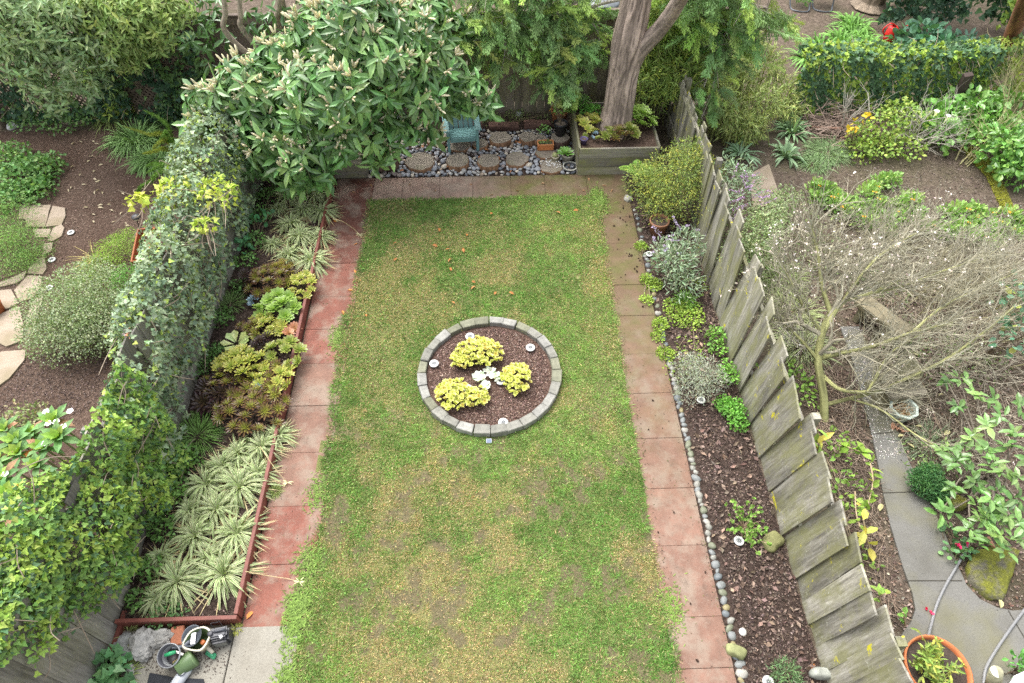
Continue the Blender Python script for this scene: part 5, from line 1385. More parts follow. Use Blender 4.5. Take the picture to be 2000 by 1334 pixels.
# the tree at the upper left corner
tl = thing('broadleaf_tree', 'pale green leaved tree filling the upper left corner', 'tree', (-10.2, 12.4, 0))
TB = [(60, 40, 2.6, .9), (150, 30, 2.6, .8), (30, 110, 2.1, .7), (110, 130, 1.9, .7), (170, 170, 1.4, .45), (90, 190, 1.4, .45), (200, 90, 2.1, .5), (-40, 60, 2.4, .9), (130, 90, 2.2, .6), (20, 20, 2.9, .9)]
tbl = [(P(x, y, z), (r, r * .8, r * .7)) for x, y, z, r in TB]
def leaftree(t, bl, n, nl, L, W, C, C2, trunk, r0, WC=(.27, .22, .16), f2=.4):
    cs, ax, j = crown_pts(bl, n, .3, .75); cs[:, 2] = np.maximum(cs[:, 2], .3)
    lb = MB(); whorls(lb, cs, ax, rng.integers(nl - 2, nl + 3, n), L, W, C, -.35, .8, T_OVAL, .1, .2, C2, f2); lb.build('crown', M_LEAF, t)
    wb = MB(); ends = [A(c) + rng.normal(size=3) * .06 for c, r in bl]; branch_tree(wb, trunk, r0, ends, WC)
    ii = rng.choice(n, min(n, 260), replace=False); near = A([min(ends, key=lambda e: np.linalg.norm(e - q)) for q in cs[ii]])
    twigs(wb, near, cs[ii], .010, .004, A([.34, .3, .23])); wb.build('trunk', M_BARK, t)
leaftree(tl, tbl, 900, 9, .165, .046, (.235, .325, .17), (.32, .41, .21), [(-10.3, 12.6, 0), (-10.2, 12.5, 1), (-10.0, 12.4, 2), (-9.8, 12.4, 2.8)], .12)
t2 = thing('broadleaf_tree', 'yellow green leaved tree left of the dark brown fence', 'tree', (-7.2, 12.9, 0))
leaftree(t2, [(P(x, y, z), (r, r * .8, r * .7)) for x, y, z, r in [(270, 20, 2.7, .7), (230, 70, 2.2, .55), (300, 60, 2.3, .5), (210, 110, 1.8, .4), (330, 20, 2.5, .45), (280, 90, 2.0, .4), (250, 120, 1.7, .3), (190, 20, 2.7, .5)]], 800, 9, .155, .042, (.215, .30, .105), (.29, .37, .12), [(-7.3, 12.9, 0), (-7.2, 12.8, 1), (-7.1, 12.7, 2), (-7, 12.6, 2.6)], .09, f2=.45)
t3 = thing('young_shrub', 'yellow green young shrub in front of the lattice beside the grass clump', 'shrub', P(225, 225, 0))
leaftree(t3, [(P(x, y, z), (r, r, r)) for x, y, z, r in [(225, 190, .5, .3), (215, 150, .8, .25), (235, 215, .3, .25), (185, 165, .7, .2)]], 110, 9, .13, .032, (.23, .31, .055), (.3, .36, .07), [P(225, 225, 0), P(225, 200, .3), P(222, 170, .6)], .02)

# ------------------------------------------------------------------ ivy
def ivy(name, lab, pts, nrm, L, C, C2, f2, stems=None, mat=None, base=None, jit=.17, down=.5, cat='ivy', C3=None, f3=.0, patch=.35, seed=81):
    n = len(pts); k = vnoise(pts[:, 0] + pts[:, 2] * .7, pts[:, 1] + pts[:, 2] * .3, patch, seed)
    cc = np.where((rng.random(n) < f2 * 2 * np.clip((k - .25) * 2, 0, 1))[:, None], A(C2), A(C))
    if C3 is not None: cc = np.where((rng.random(n) < f3)[:, None], A(C3), cc)
    d = norm(nrm * .55 + rng.normal(size=(n, 3)) * .6 + [0, 0, -down]); s = rng.uniform(.6, 1.25, n)
    lb = MB(); scatter(lb, T_IVY, pts, d, nrm + .45 * rng.normal(size=(n, 3)) + [0, 0, .25], L * s, L * 1.0 * s, cc, jit)
    b = base if base is not None else A([pts[:, 0].mean(), pts[:, 1].mean(), 0])
    t = thing(name, lab, cat, b); lb.build('foliage', M_LEAF, t)
    sb = MB(); m = stems or max(20, n // 60); ii = rng.integers(0, n, m)
    p0 = pts[ii] - nrm[ii] * .03
    for q in p0:
        e = q + A([rng.normal() * .1, rng.normal() * .25, rng.normal() * .2 - .1])
        tube(sb, spl([q, (q + e) / 2 + rng.normal(size=3) * .03, e], 6), [.005] * 5 + [.003], 4, (.3, .24, .18))
    sb.build('vines', M_TWIG, t)
    return t
PROF = A([(-4.33, .15), (-4.30, .7), (-4.27, 1.2), (-4.24, 1.65), (-4.34, 1.95), (-4.62, 2.08), (-4.95, 2.0), (-5.15, 1.7), (-5.25, 1.3), (-5.3, .9), (-5.35, .4)])
def profile_pts(n, y0, y1, prof, dens, bulge=.12, seed=5):
    seg = np.r_[0, np.cumsum(np.linalg.norm(np.diff(prof, axis=0), axis=1))]
    u = rng.random(n) * seg[-1]; y = rng.uniform(y0, y1, n)
    x = np.interp(u, seg, prof[:, 0]); z = np.interp(u, seg, prof[:, 1])
    tx = np.interp(u + .05, seg, prof[:, 0]) - np.interp(u - .05, seg, prof[:, 0]); tz = np.interp(u + .05, seg, prof[:, 1]) - np.interp(u - .05, seg, prof[:, 1])
    nn = norm(np.c_[tz, np.zeros(n), -tx]); nn *= np.sign((nn[:, :1] * (x[:, None] + 4.8) + nn[:, 2:] * (z[:, None] - .8)))
    b = (fbm(u, y, .55, seed) - .45) * 2 * bulge + rng.random(n) ** 2 * -.1
    p = np.c_[x, y, z] + nn * b[:, None]
    k = rng.random(n) < dens(u / seg[-1], y, x, z)
    return p[k], nn[k]
def dens_a(u, y, x, z):
    face = np.where(x > -4.4, np.clip((z - np.interp(y, [1.2, 1.9, 2.6, 3.4, 4.4], [1.6, 1.1, .45, .05, -.1])) * 3 + .4 * (fbm(y, z, .3, 90) - .5) * 4, 0, 1), 1.0)
    return face * np.clip((fbm(u * 3.5, y, .35, 91) - .2) * 6, .25, 1) * np.clip((y - 1.55) * 3 + (fbm(x, z, .3, 15) - .5) * 2.5, 0, 1)
def off_flowers(p):
    return p[:, 0] > np.interp(p[:, 1], [2.8, 3.15, 3.5, 4.6, 5.1, 5.4], [-5.8, -5.25, -4.85, -4.8, -4.9, -5.6]) + .7 * (p[:, 2] - 1.3) + .12 * (fbm(p[:, 1], p[:, 2], .3, 99) - .5)
pa, na = profile_pts(26000, 1.3, 4.7, PROF, dens_a, .3, 6)
kf = off_flowers(pa); pa, na = pa[kf], na[kf]
ivy('ivy', 'bright lime green ivy heaped over the near end of the left fence', pa, na, .058, (.145, .25, .06), (.25, .36, .07), .5, C3=(.08, .155, .07), f3=.2, patch=.16)
PROF_B = A([(-4.33, .3), (-4.30, .8), (-4.27, 1.25), (-4.26, 1.65), (-4.36, 1.88), (-4.55, 1.96), (-4.72, 1.86), (-4.82, 1.55), (-4.88, 1.2), (-4.92, .8), (-4.95, .4)])
def dens_b(u, y, x, z):
    face = np.where(x > -4.42, np.clip((z - np.interp(y, [4, 5, 6, 7, 8, 9, 10.6], [.0, .25, .3, .45, .6, .5, .5])) * 2 + (fbm(y, z, .35, 93) - .42) * 5, .1, 1), 1.0)
    return face * np.clip((fbm(u * 3.5, y, .4, 94) - .2) * 6, .2, 1) * np.clip((y - 4.1) * 1.6, 0, 1)
pb, nb_ = profile_pts(20000, 4.1, 10.7, PROF_B, dens_b, .2, 7)
pb[:, 0] = np.where(pb[:, 0] < -4.4, -4.4 + (pb[:, 0] + 4.4) * np.interp(pb[:, 1], [4.5, 5.6, 6.2, 7.2, 8.2, 10.5], [1.0, .75, .8, 1.0, 1.35, 1.7]), pb[:, 0])
kf = off_flowers(pb); pb, nb_ = pb[kf], nb_[kf]
ivy('ivy', 'blue green ivy with paler leaves along the middle and far left fence', pb, nb_, .06, (.15, .21, .135), (.25, .32, .20), .55, C3=(.30, .39, .08), f3=.09, patch=.2)
def patch_ivy(lab, px, py, z, r, n, L, C, C2, f2=.5, sq=(1, 1, .5)):
    u = rdir(n, .6); p = P(px, py, z) + u * r * A(sq) * (1 - .4 * rng.random((n, 1)) ** 2); return ivy('ivy', lab, p, u, L, C, C2, f2)
LIME, LIME2 = (.30, .40, .06), (.42, .47, .09)
patch_ivy('yellow green ivy shoots near the grey ivy, just right of the foxtail fern', 340, 375, 1.8, .3, 120, .075, LIME, LIME2)
patch_ivy('yellow green ivy shoots on the fence top nearest the flowering evergreen', 425, 375, 2.0, .34, 150, .07, LIME, LIME2)
patch_ivy('pale lime ivy sprig reaching over the mulch by the path lamp', 268, 395, 1.7, .17, 46, .085, LIME, LIME2)
patch_ivy('small lime ivy sprig on the fence top above the upper spider plants', 400, 440, 2.0, .16, 46, .075, LIME, LIME2)
def wall_pts(x0, x1, y, z0, z1, n, dens=None, depth=.25, seed=3, topr=.2):
    x = rng.uniform(x0, x1, n); u = rng.random(n); H = (z1 - z0) + depth * 1.2; s = u * H
    z = np.minimum(z0 + s, z1); back = np.maximum(s - (z1 - z0), 0)
    b = (fbm(x, z, .5, seed) - .4) * depth - rng.random(n) ** 2 * .1
    top = back > 0
    p = np.c_[x, y + back - np.where(top, 0, b), z + np.where(top, b * .7, 0) - np.clip(s - (z1 - z0) + topr, 0, topr) * 0]
    nn = np.where(top[:, None], A([0, -.2, 1.]), A([0, -1., .35]))
    if dens is not None: k = rng.random(n) < dens(x, z); return p[k], norm(nn[k])
    return p, norm(nn)
p, nn = wall_pts(-12, -5.7, 12.6, .1, 1.75, 7200, lambda x, z: np.clip((fbm(x, z, .7, 97) - .38) * 6 + (z - .6) * .5 + .5 * (x > -7), .05, 1), .3, 9)
ivy('ivy', 'dark green ivy over the lattice fence behind the mulch garden', p, nn, .1, (.05, .105, .06), (.1, .18, .06), .4)
# ------------------------------------------------------------------ the garden left of the ivy
M_FLAG = concrete_mat('flagstone', (.33, .265, .20), (.23, .165, .11), .35)
FL = [([(40, 405), (62, 398), (54, 432), (38, 430)], 'small pale flagstone at the far end of the stone path'), ([(62, 402), (102, 402), (90, 446), (52, 446), (52, 432)], 'tan flagstone with a dark stain, far left of a paired stone'), ([(104, 404), (129, 408), (130, 424), (122, 442), (90, 446)], 'pale five sided flagstone nearest the brown mulch'),
      ([(66, 450), (103, 449), (96, 466), (70, 466)], 'small tan flagstone in the middle of the path beside the green mound'), ([(106, 447), (122, 440), (128, 447), (122, 464), (104, 474), (94, 472)], 'tan flagstone beside the farthest solar light'), ([(88, 478), (106, 476), (102, 494), (84, 502)], 'small grey flagstone wedge beside the green mound'),
      ([(80, 506), (90, 504), (93, 528), (86, 539), (56, 537), (58, 526)], 'peach flagstone beside the middle solar light'), ([(10, 552), (54, 531), (50, 546), (34, 556), (-10, 566), (-10, 556)], 'grey flagstone under the lower edge of the green mound'), ([(28, 570), (56, 540), (84, 541), (84, 562), (66, 586), (40, 592)], 'mossy green and rust flagstone'),
      ([(-10, 570), (24, 566), (38, 594), (20, 604), (-10, 612)], 'pale flagstone beside the small terracotta pot'), ([(-10, 618), (40, 600), (50, 640), (46, 668), (14, 680), (-10, 668)], 'large cracked pale flagstone left of the grey green shrub'), ([(-10, 690), (54, 684), (50, 706), (20, 742), (-10, 764)], 'nearest rounded pale flagstone by the dark mulch'), ([(66, 590), (90, 570), (70, 640), (56, 660), (52, 630)], 'narrow tan flagstone under the edge of the grey green shrub')]
for k, (pp, lab) in enumerate(FL):
    q = PP(*pp); mb = MB(); c = q.mean(0); q2 = []
    for i in range(len(q)):
        a, b2 = q[i], q[(i + 1) % len(q)]
        for u in (0, .33, .66): q2.append(c + (a * (1 - u) + b2 * u - c) * (.965 + rng.normal() * .012))
    poly(mb, q2, 0, .03 + rng.uniform(0, .008)); o = mb.build('flagstone', M_FLAG, loc=(*c, 0)); tag(o, lab, 'flagstone', 'flagstones of the left path')
leafy('geranium_patch', 'patch of lobed green geranium leaves on the brown mulch', 'groundcover', [lump(40, 345, .12, .6, .4), lump(85, 325, .12, .4, .4), lump(10, 310, .12, .5, .4), lump(70, 370, .1, .4, .35), lump(20, 385, .1, .45, .35)], 2800, .06, .058, (.12, .24, .075), T_ROUND, C2=(.18, .3, .1))
leafy('thyme_mound', 'mossy green creeping mound over the flagstones', 'groundcover', [lump(20, 430, .15, .5, .6), lump(50, 480, .2, .5, .6), lump(5, 500, .2, .6, .6), lump(40, 520, .1, .4, .35), lump(0, 460, .15, .5, .4), lump(70, 500, .08, .3, .35)], 9500, .038, .011, (.13, .25, .06), T_KITE, C2=(.22, .34, .10), f2=.4)
leafy('grey_green_shrub', 'wide grey green shrub of tiny leaves right of the flagstones', 'shrub', [lump(105, 610, .45, .55, .9), lump(160, 590, .55, .6, .9), lump(120, 660, .35, .5, .8), lump(180, 640, .45, .5, .9), lump(200, 620, .45, .5, .7), lump(140, 640, .35, .5, .7), lump(90, 650, .25, .4, .7), lump(210, 560, .35, .4, .7), lump(235, 600, .4, .35, .7), lump(180, 540, .3, .4, .6), lump(190, 660, .3, .35, .7)], 19000, .034, .019, (.19, .26, .115), T_OVAL, C2=(.27, .31, .19), f2=.5, stems=40)
leafy('groundcover', 'bright yellow green herb patch between grey green shrub and clay trough', 'groundcover', [lump(225, 490, .2, .4, .4), lump(245, 470, .2, .3, .4), lump(200, 520, .2, .35, .4), lump(170, 560, .3, .3, .4)], 5200, .03, .012, (.20, .33, .05), T_KITE, C2=(.26, .36, .07))
leafy('groundcover', 'fresh green fine leaved plant at the right end of the grey green shrub', 'groundcover', [lump(255, 550, .45, .35, .6), lump(270, 585, .45, .3, .6)], 2600, .035, .016, (.13, .28, .06), T_KITE)
tuft('dry_twigs', 'yellowish dry stems reaching over the mulch beside the herb patch', 185, 505, 40, .5, .008, (.34, .29, .1), .3, .05, .05, up=(.1, .6))
leafy('heuchera', 'low pale pink edged plant behind the white flowers', 'plant', [lump(30, 822, .2, .3, .4), lump(60, 815, .2, .25, .4)], 300, .06, .03, (.22, .27, .11), C2=(.32, .28, .17))
# trough, path lamp, bin, pot
t = thing('clay_trough', 'long terracotta trough half buried in ivy', 'planter', P(283, 483, .45) * [1, 1, 0]); b = A(t.location); M_ = rot_z(.18)
mb = MB()
for c, s in (((-.13, 0, .42), (.025, .8, .22)), ((.13, 0, .42), (.025, .8, .22)), ((0, .39, .42), (.24, .025, .22)), ((0, -.39, .42), (.24, .025, .22)), ((0, 0, .32), (.24, .76, .02))): mb.box(b + A(M_ @ Vector(c)), s, M_, (.33, .12, .055))
mb.build('trough_body', M_CLAY, t, bevel=.005)
mb = MB()
for y in (-.3, .3): mb.box(b + A(M_ @ Vector((0, y, .155))), (.26, .06, .31), M_, (.16, .13, .1))
mb.build('wood_block', M_BARK, t)
t = thing('path_lamp', 'black and white path lamp on a thin stake over the mulch', 'garden lamp', P(278, 470, 0)); b = A(t.location); top = P(266, 424, .55)
mb = MB(); tube(mb, [b, top], .008, 6, (.05, .05, .05)); mb.build('stake', M_PLAST, t)
mb = MB(); lathe(mb, [(0, .05), (.04, .045), (.075, .015), (.075, .0), (.06, -.004)], top, 24, (.05, .05, .055)); mb.build('cap', M_PLAST, t, smooth=True)
mb = MB(); lathe(mb, [(.0, -.05), (.04, -.045), (.055, -.003)], top, 24, (.75, .76, .77)); mb.build('lamp_glass', M_PLAST, t, smooth=True)
t = thing('compost_bin', 'round brown bin with an orange handle under the ivy', 'bin', P(276, 655, 1.03) * [1, 1, 0]); b = A(t.location)
mb = MB(); lathe(mb, [(.24, 0), (.27, .95), (.29, .95), (.29, 1.0)], b, 32, (.16, .12, .115)); mb.build('bin_body', M_PLAST, t, smooth=True)
mb = MB(); lathe(mb, [(.30, .99), (.305, 1.02), (.2, 1.05), (0, 1.06)], b, 32, (.20, .155, .15)); mb.build('lid', M_PLAST, t, smooth=True)
mb = MB(); hc = b + A([-.10, .0, 1.065]); q = [hc + A([x, y, z]) for x, y, z in ((-.05, -.1, 0), (-.055, -.09, .02), (-.055, .09, .02), (-.05, .1, .02), (.05, .1, .02), (.055, .09, .02), (.055, -.09, .02), (.05, -.1, .02), (-.05, -.1, .0))]
tube(mb, spl(q, 50), .017, 8, (.60, .15, .07)); mb.build('handle', M_PLAST, t, smooth=True)
pot('clay_pot', 'small terracotta pot cut by the left picture edge beside the flagstones', -2, 610, .1, .13, .22, (.45, .16, .07))
boulder(12, 236, (.2, .1, .12), (.6, .6, .58), 'whitish stone under the ivy at the far left', amp=.25)
boulder(28, 250, (.12, .09, .08), (.5, .5, .48), 'smaller whitish stone on the mulch at the far left', amp=.25)
# impatiens with white flowers
t = None
IMP = [(30, 862, .8, .3), (105, 822, .9, .3), (115, 855, .95, .32), (85, 875, .8, .3), (35, 885, .8, .32), (72, 910, .85, .26), (10, 840, .8, .26), (5, 935, .9, .32), (12, 965, .95, .32), (-5, 900, .8, .3), (20, 1000, .9, .28), (5, 990, .85, .28), (60, 850, .7, .28)]
t = thing('flowering_plant', 'leafy plant with white flowers and red tinged leaves left of the lime ivy', 'plant', P(50, 920, 0))
sb = MB()
for k, (px, py, z, L) in enumerate(IMP):
    c = P(px, py, z); mb = MB(); n = 15
    tube(sb, [A([c[0] * .97, c[1], 0]), c], [.014, .01], 6, (.25, .3, .12))
    th = np.arange(n) * 2.4; e = np.linspace(1.2, -.1, n); d = np.c_[np.cos(th) * np.cos(e), np.sin(th) * np.cos(e), np.sin(e)]
    cc = np.where((np.arange(n) < 5)[:, None], A([.24, .36, .07]), A([.13, .245, .085])); red = (rng.random(n) < .25) & (np.arange(n) > 7); cc[red] = A([.28, .16, .09]); cc[(rng.random(n) < (.3 if k in (7, 8, 11) else .03)) & red] = A([.5, .2, .05])
    scatter(mb, T_OVAL, np.repeat(c[None], n, 0), d, A([0, 0, 1.]) + .15 * rng.normal(size=(n, 3)), L * np.linspace(.45, 1, n), L * .3, cc, .1)
    mb.build('leaf_whorl', M_LEAF, t)
sb.build('stem', M_TWIG, t)
for (px, py) in ((90, 804), (94, 827), (110, 824), (137, 803), (124, 833), (10, 926), (88, 866)):
    c = P(px, py, .98); mb = MB(); n = 5; th = np.arange(n) * 2 * PI / 5
    scatter(mb, T_ROUND, np.repeat(c[None], n, 0), np.c_[np.cos(th), np.sin(th), np.full(n, .15)], A([0, 0, 1.]) + .15 * rng.normal(size=(n, 3)), .045, .045, A([.82, .82, .8]), .03); mb.build('flower', M_LEAF, t)
# grass clumps and foxtail fern under the evergreen
tuft('grass_clump', 'large drooping green strap leaved clump by the foxtail fern', 268, 275, 520, .75, .017, (.15, .26, .085), .85, .3, .02, up=(.3, 1.3))
tuft('grass_clump', 'lower half of strap leaved clumps spilling onto the mulch, nearest the ivy', 300, 315, 420, .6, .016, (.16, .28, .09), .85, .25, .02, up=(.3, 1.2))
tuft('grass_clump', 'olive green grass clump below the young yellow green shrub', 215, 235, 260, .65, .012, (.20, .25, .08), .8, .15, .02)
tuft('grass_clump', 'dark green strap leaves between the ivy and the foxtail fern', 330, 225, 200, .6, .016, (.1, .2, .07), .6, .3, .02)
t = thing('foxtail_fern', 'foxtail fern with plump bottlebrush fronds beside the grass clump', 'fern', P(345, 300, .0))
FX = [[(338, 292, .3), (318, 262, .8), (290, 262, .8), (240, 246, .7)], [(340, 292, .3), (325, 275, .8), (312, 278, .8), (298, 290, .6)], [(345, 292, .3), (325, 262, 1.0), (322, 262, .95), (304, 284, .7)], [(350, 300, .3), (345, 275, .7), (332, 275, .8), (318, 272, .8)], [(348, 305, .3), (340, 298, .7), (328, 310, .7), (322, 328, .5)], [(345, 305, .3), (330, 315, .6), (310, 325, .5), (286, 338, .3)], [(350, 310, .3), (345, 330, .5), (335, 345, .3), (328, 358, .15)], [(345, 308, .3), (320, 330, .5), (300, 345, .3), (296, 356, .1)],
      [(350, 300, .3), (362, 275, .7), (355, 262, .8), (346, 240, .8)], [(345, 295, .3), (330, 250, .8), (310, 230, .8), (280, 215, .7)], [(340, 300, .3), (320, 290, .7), (300, 296, .6), (278, 300, .5)], [(352, 305, .3), (372, 285, .6), (380, 275, .6), (400, 270, .5)], [(345, 308, .3), (315, 320, .5), (300, 320, .4), (285, 325, .25)], [(345, 310, .3), (335, 335, .4), (322, 352, .25), (310, 366, .1)], [(345, 310, .3), (300, 350, .3), (275, 365, .15), (268, 378, .05)]]
for k, pts in enumerate(FX):
    q = spl([P(*p) for p in pts], 60); mb = MB(); r = .05 * np.sin(np.clip(np.linspace(.12, 1, 60), 0, 1) * PI) ** .5 + .006
    tube(mb, q, .006, 5, (.2, .25, .06))
    n = 900; i = rng.integers(0, 60, n); tg = norm(np.gradient(q, axis=0))[i]; d = norm(rdir(n) + tg * .6)
    cc = A([.13, .25, .04]) if k not in (0, 1, 10) else A([.26, .31, .05]); scatter(mb, T_KITE, q[i], d, rdir(n), r[i] * 1.1, .009, cc, .2)
    mb.build('frond', M_LEAF, t)
leafy('small_weed', 'mixed green weeds along the foot of the lattice fence', 'groundcover', [lump(130, 235, .15, .5, .3), lump(60, 235, .15, .4, .3), lump(10, 215, .2, .4, .5), lump(180, 225, .15, .4, .3)], 800, .07, .05, (.12, .22, .07))
def fallen(lab, spots, C, L, W, z, group, name='fallen_leaf', tpl=T_OVAL, cat='leaf'):
    src = None
    for (px, py) in spots:
        c = P(px, py, z)
        if src is None:
            mb = MB(); scatter(mb, tpl, A([[0, -.5, 0]]), A([[0, 1, .0]]), A([[.25, 0, 1.]]), 1.0, W / L, A(C), .0, 0)
            o = src = mb.build(name, M_LEAF)
        else: o = src.copy(); col.objects.link(o)
        o.location = c; s = L * rng.uniform(.8, 1.2); o.scale = (s, s, s * 1.6); o.rotation_euler = (rng.normal() * .15, rng.normal() * .15, rng.uniform(0, 6.3)); tag(o, lab, cat, group)
sp_ = [(x, y) for x, y in zip(rng.uniform(130, 280, 40), rng.uniform(275, 440, 40)) if not (x > 205 and y < 360)]
fallen('pale fallen leaf on the brown mulch left of the ivy', sp_, (.5, .43, .3), .085, .03, .03, 'pale leaves on the mulch')
# ------------------------------------------------------------------ the garden beyond the right fence
p, nn = wall_pts(6.3, 10.3, 12.6, .05, 1.25, 7200, None, .4, 13)
ivy('ivy_hedge', 'clipped ivy hedge along the back of the right garden', p, nn, .098, (.085, .16, .08), (.24, .34, .06), .33, cat='hedge', patch=.14)
p, nn = wall_pts(10.2, 13.5, 12.9, .05, 1.2, 2600, None, .4, 14)
ivy('ivy_hedge', 'yellowish ivy hedge behind the bare shrub at the right edge', p, nn, .09, (.14, .21, .07), (.28, .35, .07), .6, cat='hedge')
p, nn = wall_pts(9.6, 15.5, 16.2, .2, 3.4, 7500, lambda x, z: .25 + .75 * (fbm(x, z, 1.0, 98) > .38), .5, 15)
ivy('ivy_wall', 'dark ivy covered bank in the upper right corner', p, nn, .14, (.045, .095, .055), (.08, .15, .08), .4, cat='ivy')
p, nn = wall_pts(12.2, 15.5, 15.6, .3, 3.2, 2200, None, .4, 16)
ivy('ivy', 'bright green ivy beside the leaning brown pole', p, nn, .13, (.18, .28, .06), (.26, .36, .07), .5)
mb = MB(); q = P(1962, 100, .2); e = P(2010, -10, 2.6); tube(mb, spl([q, (q + e) / 2, e, e + (e - q)], 40), .15, 24, (.27, .125, .075), .12, seed=4, freq=5)
tag(mb.build('timber_pole', M_BARK, smooth=True, loc=(q[0], q[1], 0)), 'thick leaning red brown timber pole in the upper right corner', 'pole')
t = thing('fence_post', 'leaning dark brown post in front of the ivy hedge', 'post', P(1852, 226, 0)); b = A(t.location); e = P(1892, 145, 1.05)
mb = MB(); d = norm(e - b); M_ = Vector((0, 0, 1)).rotation_difference(Vector(d)).to_matrix(); L = np.linalg.norm(e - b)
mb.box((b + e) / 2, (.17, .12, L), M_, (.13, .072, .06)); mb.build('post_body', M_DARKWOOD, t, bevel=.006)
mb = MB(); mb.box(b + A([-.1, -.02, .15]), (.09, .09, .5), M_, (.2, .14, .1)); mb.build('stake', M_DARKWOOD, t)
# strappy clumps at the back
AG = [(1640, 62), (1600, 75), (1670, 50), (1690, 75), (1630, 95), (1580, 95), (1705, 95), (1650, 90), (1660, 30)]
ag = []
for k, (px, py) in enumerate(AG):
    ag.append(tuft('strap_leaf_clump', 'green strap leaved clump of the bed behind the ivy hedge, ' + ['centre', 'left of centre', 'upper right', 'right, near the red jug', 'front centre', 'front left', 'front right', 'front, between centre and right', 'farthest back'][k], px, py + 22, 95, .75, .042, (.14, .29, .06), .75, .2, .0, up=(.4, 1.35), cat='strappy plant', group='strap leaved clumps behind the hedge'))
t = thing('watering_can', 'bright red plastic watering can beside the strap leaved clumps', 'watering can', P(1735, 78, 0)); b = A(t.location); RC = (.62, .02, .015)
mb = MB(); lathe(mb, [(0, 0), (.13, 0), (.14, .05), (.12, .3), (.07, .34), (.05, .34)], b, 24, RC); mb.build('can_body', M_PLAST, t, smooth=True)
mb = MB(); tube(mb, spl([b + A([.1, 0, .08]), b + A([.25, 0, .22]), b + A([.33, -.02, .4])], 12), np.linspace(.03, .018, 12), 10, RC); mb.build('spout', M_PLAST, t, smooth=True)
mb = MB(); tube(mb, spl([b + A([-.12, 0, .1]), b + A([-.24, 0, .25]), b + A([-.12, 0, .4]), b + A([.02, 0, .35])], 16), .016, 8, RC); mb.build('handle', M_PLAST, t, smooth=True)
leafy('broad_leaf_plant', 'teal green broad leaved plants right of the red watering can', 'plant', [lump(1775, 78, .3, .35, .5), lump(1805, 70, .3, .5, .5), lump(1840, 90, .2, .5, .4), lump(1795, 95, .2, .45, .4)], 300, .2, .15, (.09, .2, .12), T_ROUND)
leafy('broad_leaf_plant', 'bluish low leaves along the foot of the dark ivy bank', 'plant', [lump(1880, 92, .2, .6, .3), lump(1930, 98, .2, .5, .3)], 200, .16, .07, (.10, .2, .14))
for k, px in enumerate((1552, 1596)):
    t = thing('sled_chair', ['left', 'right'][k] + ' one of two dark metal chair frames standing at the top edge', 'chair', P(px + 10, 15, 0)); b = A(t.location)
    mb = MB(); tube(mb, spl([b + A([-.02, .5, 1.0]), b + A([-.24, .3, .45]), b + A([-.26, .0, .04]), b + A([-.16, -.22, .02]), b + A([.12, -.26, .02]), b + A([.2, -.1, .1]), b + A([.2, -.02, .45])], 60), .02, 8, (.09, .10, .11)); mb.build('frame', M_PLAST, t, smooth=True)
    mb = MB(); mb.box(b + A([0, .2, .45]), (.45, .45, .03), None, (.1, .1, .11)); mb.build('seat', M_PLAST, t, bevel=.008)
    mb = MB(); mb.box(b + A([0, .46, .75]), (.45, .03, .4), None, (.1, .1, .11)); mb.build('backrest', M_PLAST, t, bevel=.008)
for k, (px, py, r) in enumerate(((1700, 12, .35), (1765, 14, .3))):
    t = thing('tree', ['trunk base of a tree at the top edge behind the strap leaved clumps', 'darker trunk base beside the ivy bank at the top edge'][k], 'tree', P(px, py, 0)); b = A(t.location)
    mb = MB(); tube(mb, spl([b, b + A([.02, .02, .4]), b + A([.1, .1, 1.4]), b + A([.2, .2, 4])], 60), np.r_[np.linspace(r * 1.5, r, 8), np.full(52, r * .9)], 40, (.24, .19, .14), .25, seed=k, freq=9); mb.build('trunk', M_BARK, t, smooth=True)
    leafs = MB(); bl = [(b + A([.3, .3, 4.6]), (1.6, 1.4, .9))]; cs, ax, j = crown_pts(bl, 220, .2, .5); whorls(leafs, cs, ax, np.full(220, 7), .18, .06, (.1, .18, .06)); leafs.build('crown', M_LEAF, t)
# the wheelie bin and dark things seen over the back fence
mb = MB(); b = P(1178, 5, 1.6); lathe(mb, [(.27, -1.6), (.33, -.05), (.35, 0), (.33, .04), (.1, .07), (0, .07)], b, 28, (.13, .145, .155)); tag(mb.build('rubbish_bin', M_PLAST, smooth=True, loc=(b[0], b[1], 0)), 'grey round topped bin just visible over the back fence', 'bin')
# woody bare shrubs
def grow(mb, tips, p, d, L, r, depth, C, kids=3, ang=.55, up=.12, bend=.12, dec=.68):
    q = [p]; dd = A(d, float); seg = 4
    for i in range(seg):
        dd = norm(dd + rng.normal(size=3) * bend + [0, 0, up * .25]); q.append(q[-1] + dd * L / seg)
    q = A(q); tube(mb, q, np.linspace(r, r * .62, seg + 1), 6 if depth > 1 else 4, A(C) * rng.uniform(.8, 1.2), cap=False)
    if depth == 0: tips.append((q[-1], dd)); return
    for k in range(kids):
        i = int(rng.integers(1, seg + 1)) if k else seg
        nd_ = norm(dd + rng.normal(size=3) * ang + [0, 0, up]); grow(mb, tips, q[i], nd_, L * dec * rng.uniform(.75, 1.2), r * .58, depth - 1, C, kids, ang, up, bend, dec)
def bare_shrub(lab, px, py, n, L, r, depth, C, lean=(0, 0, .9), spread=.7, kids=3, name='bare_shrub', z=0., up=.12):
    b = P(px, py, z); t = thing(name, lab, 'shrub', (b[0], b[1], 0)); mb = MB(); tips = []
    for k in range(n): grow(mb, tips, b + A([rng.normal() * .05, rng.normal() * .05, 0]), norm(A(lean) + az(1)[0] * spread * rng.uniform(.3, 1)), L * rng.uniform(.7, 1.2), r, depth, C, kids, up=up)
    mb.build('branches', M_TWIG, t); return t, tips
GREY, OLV = (.40, .37, .31), (.34, .31, .16)
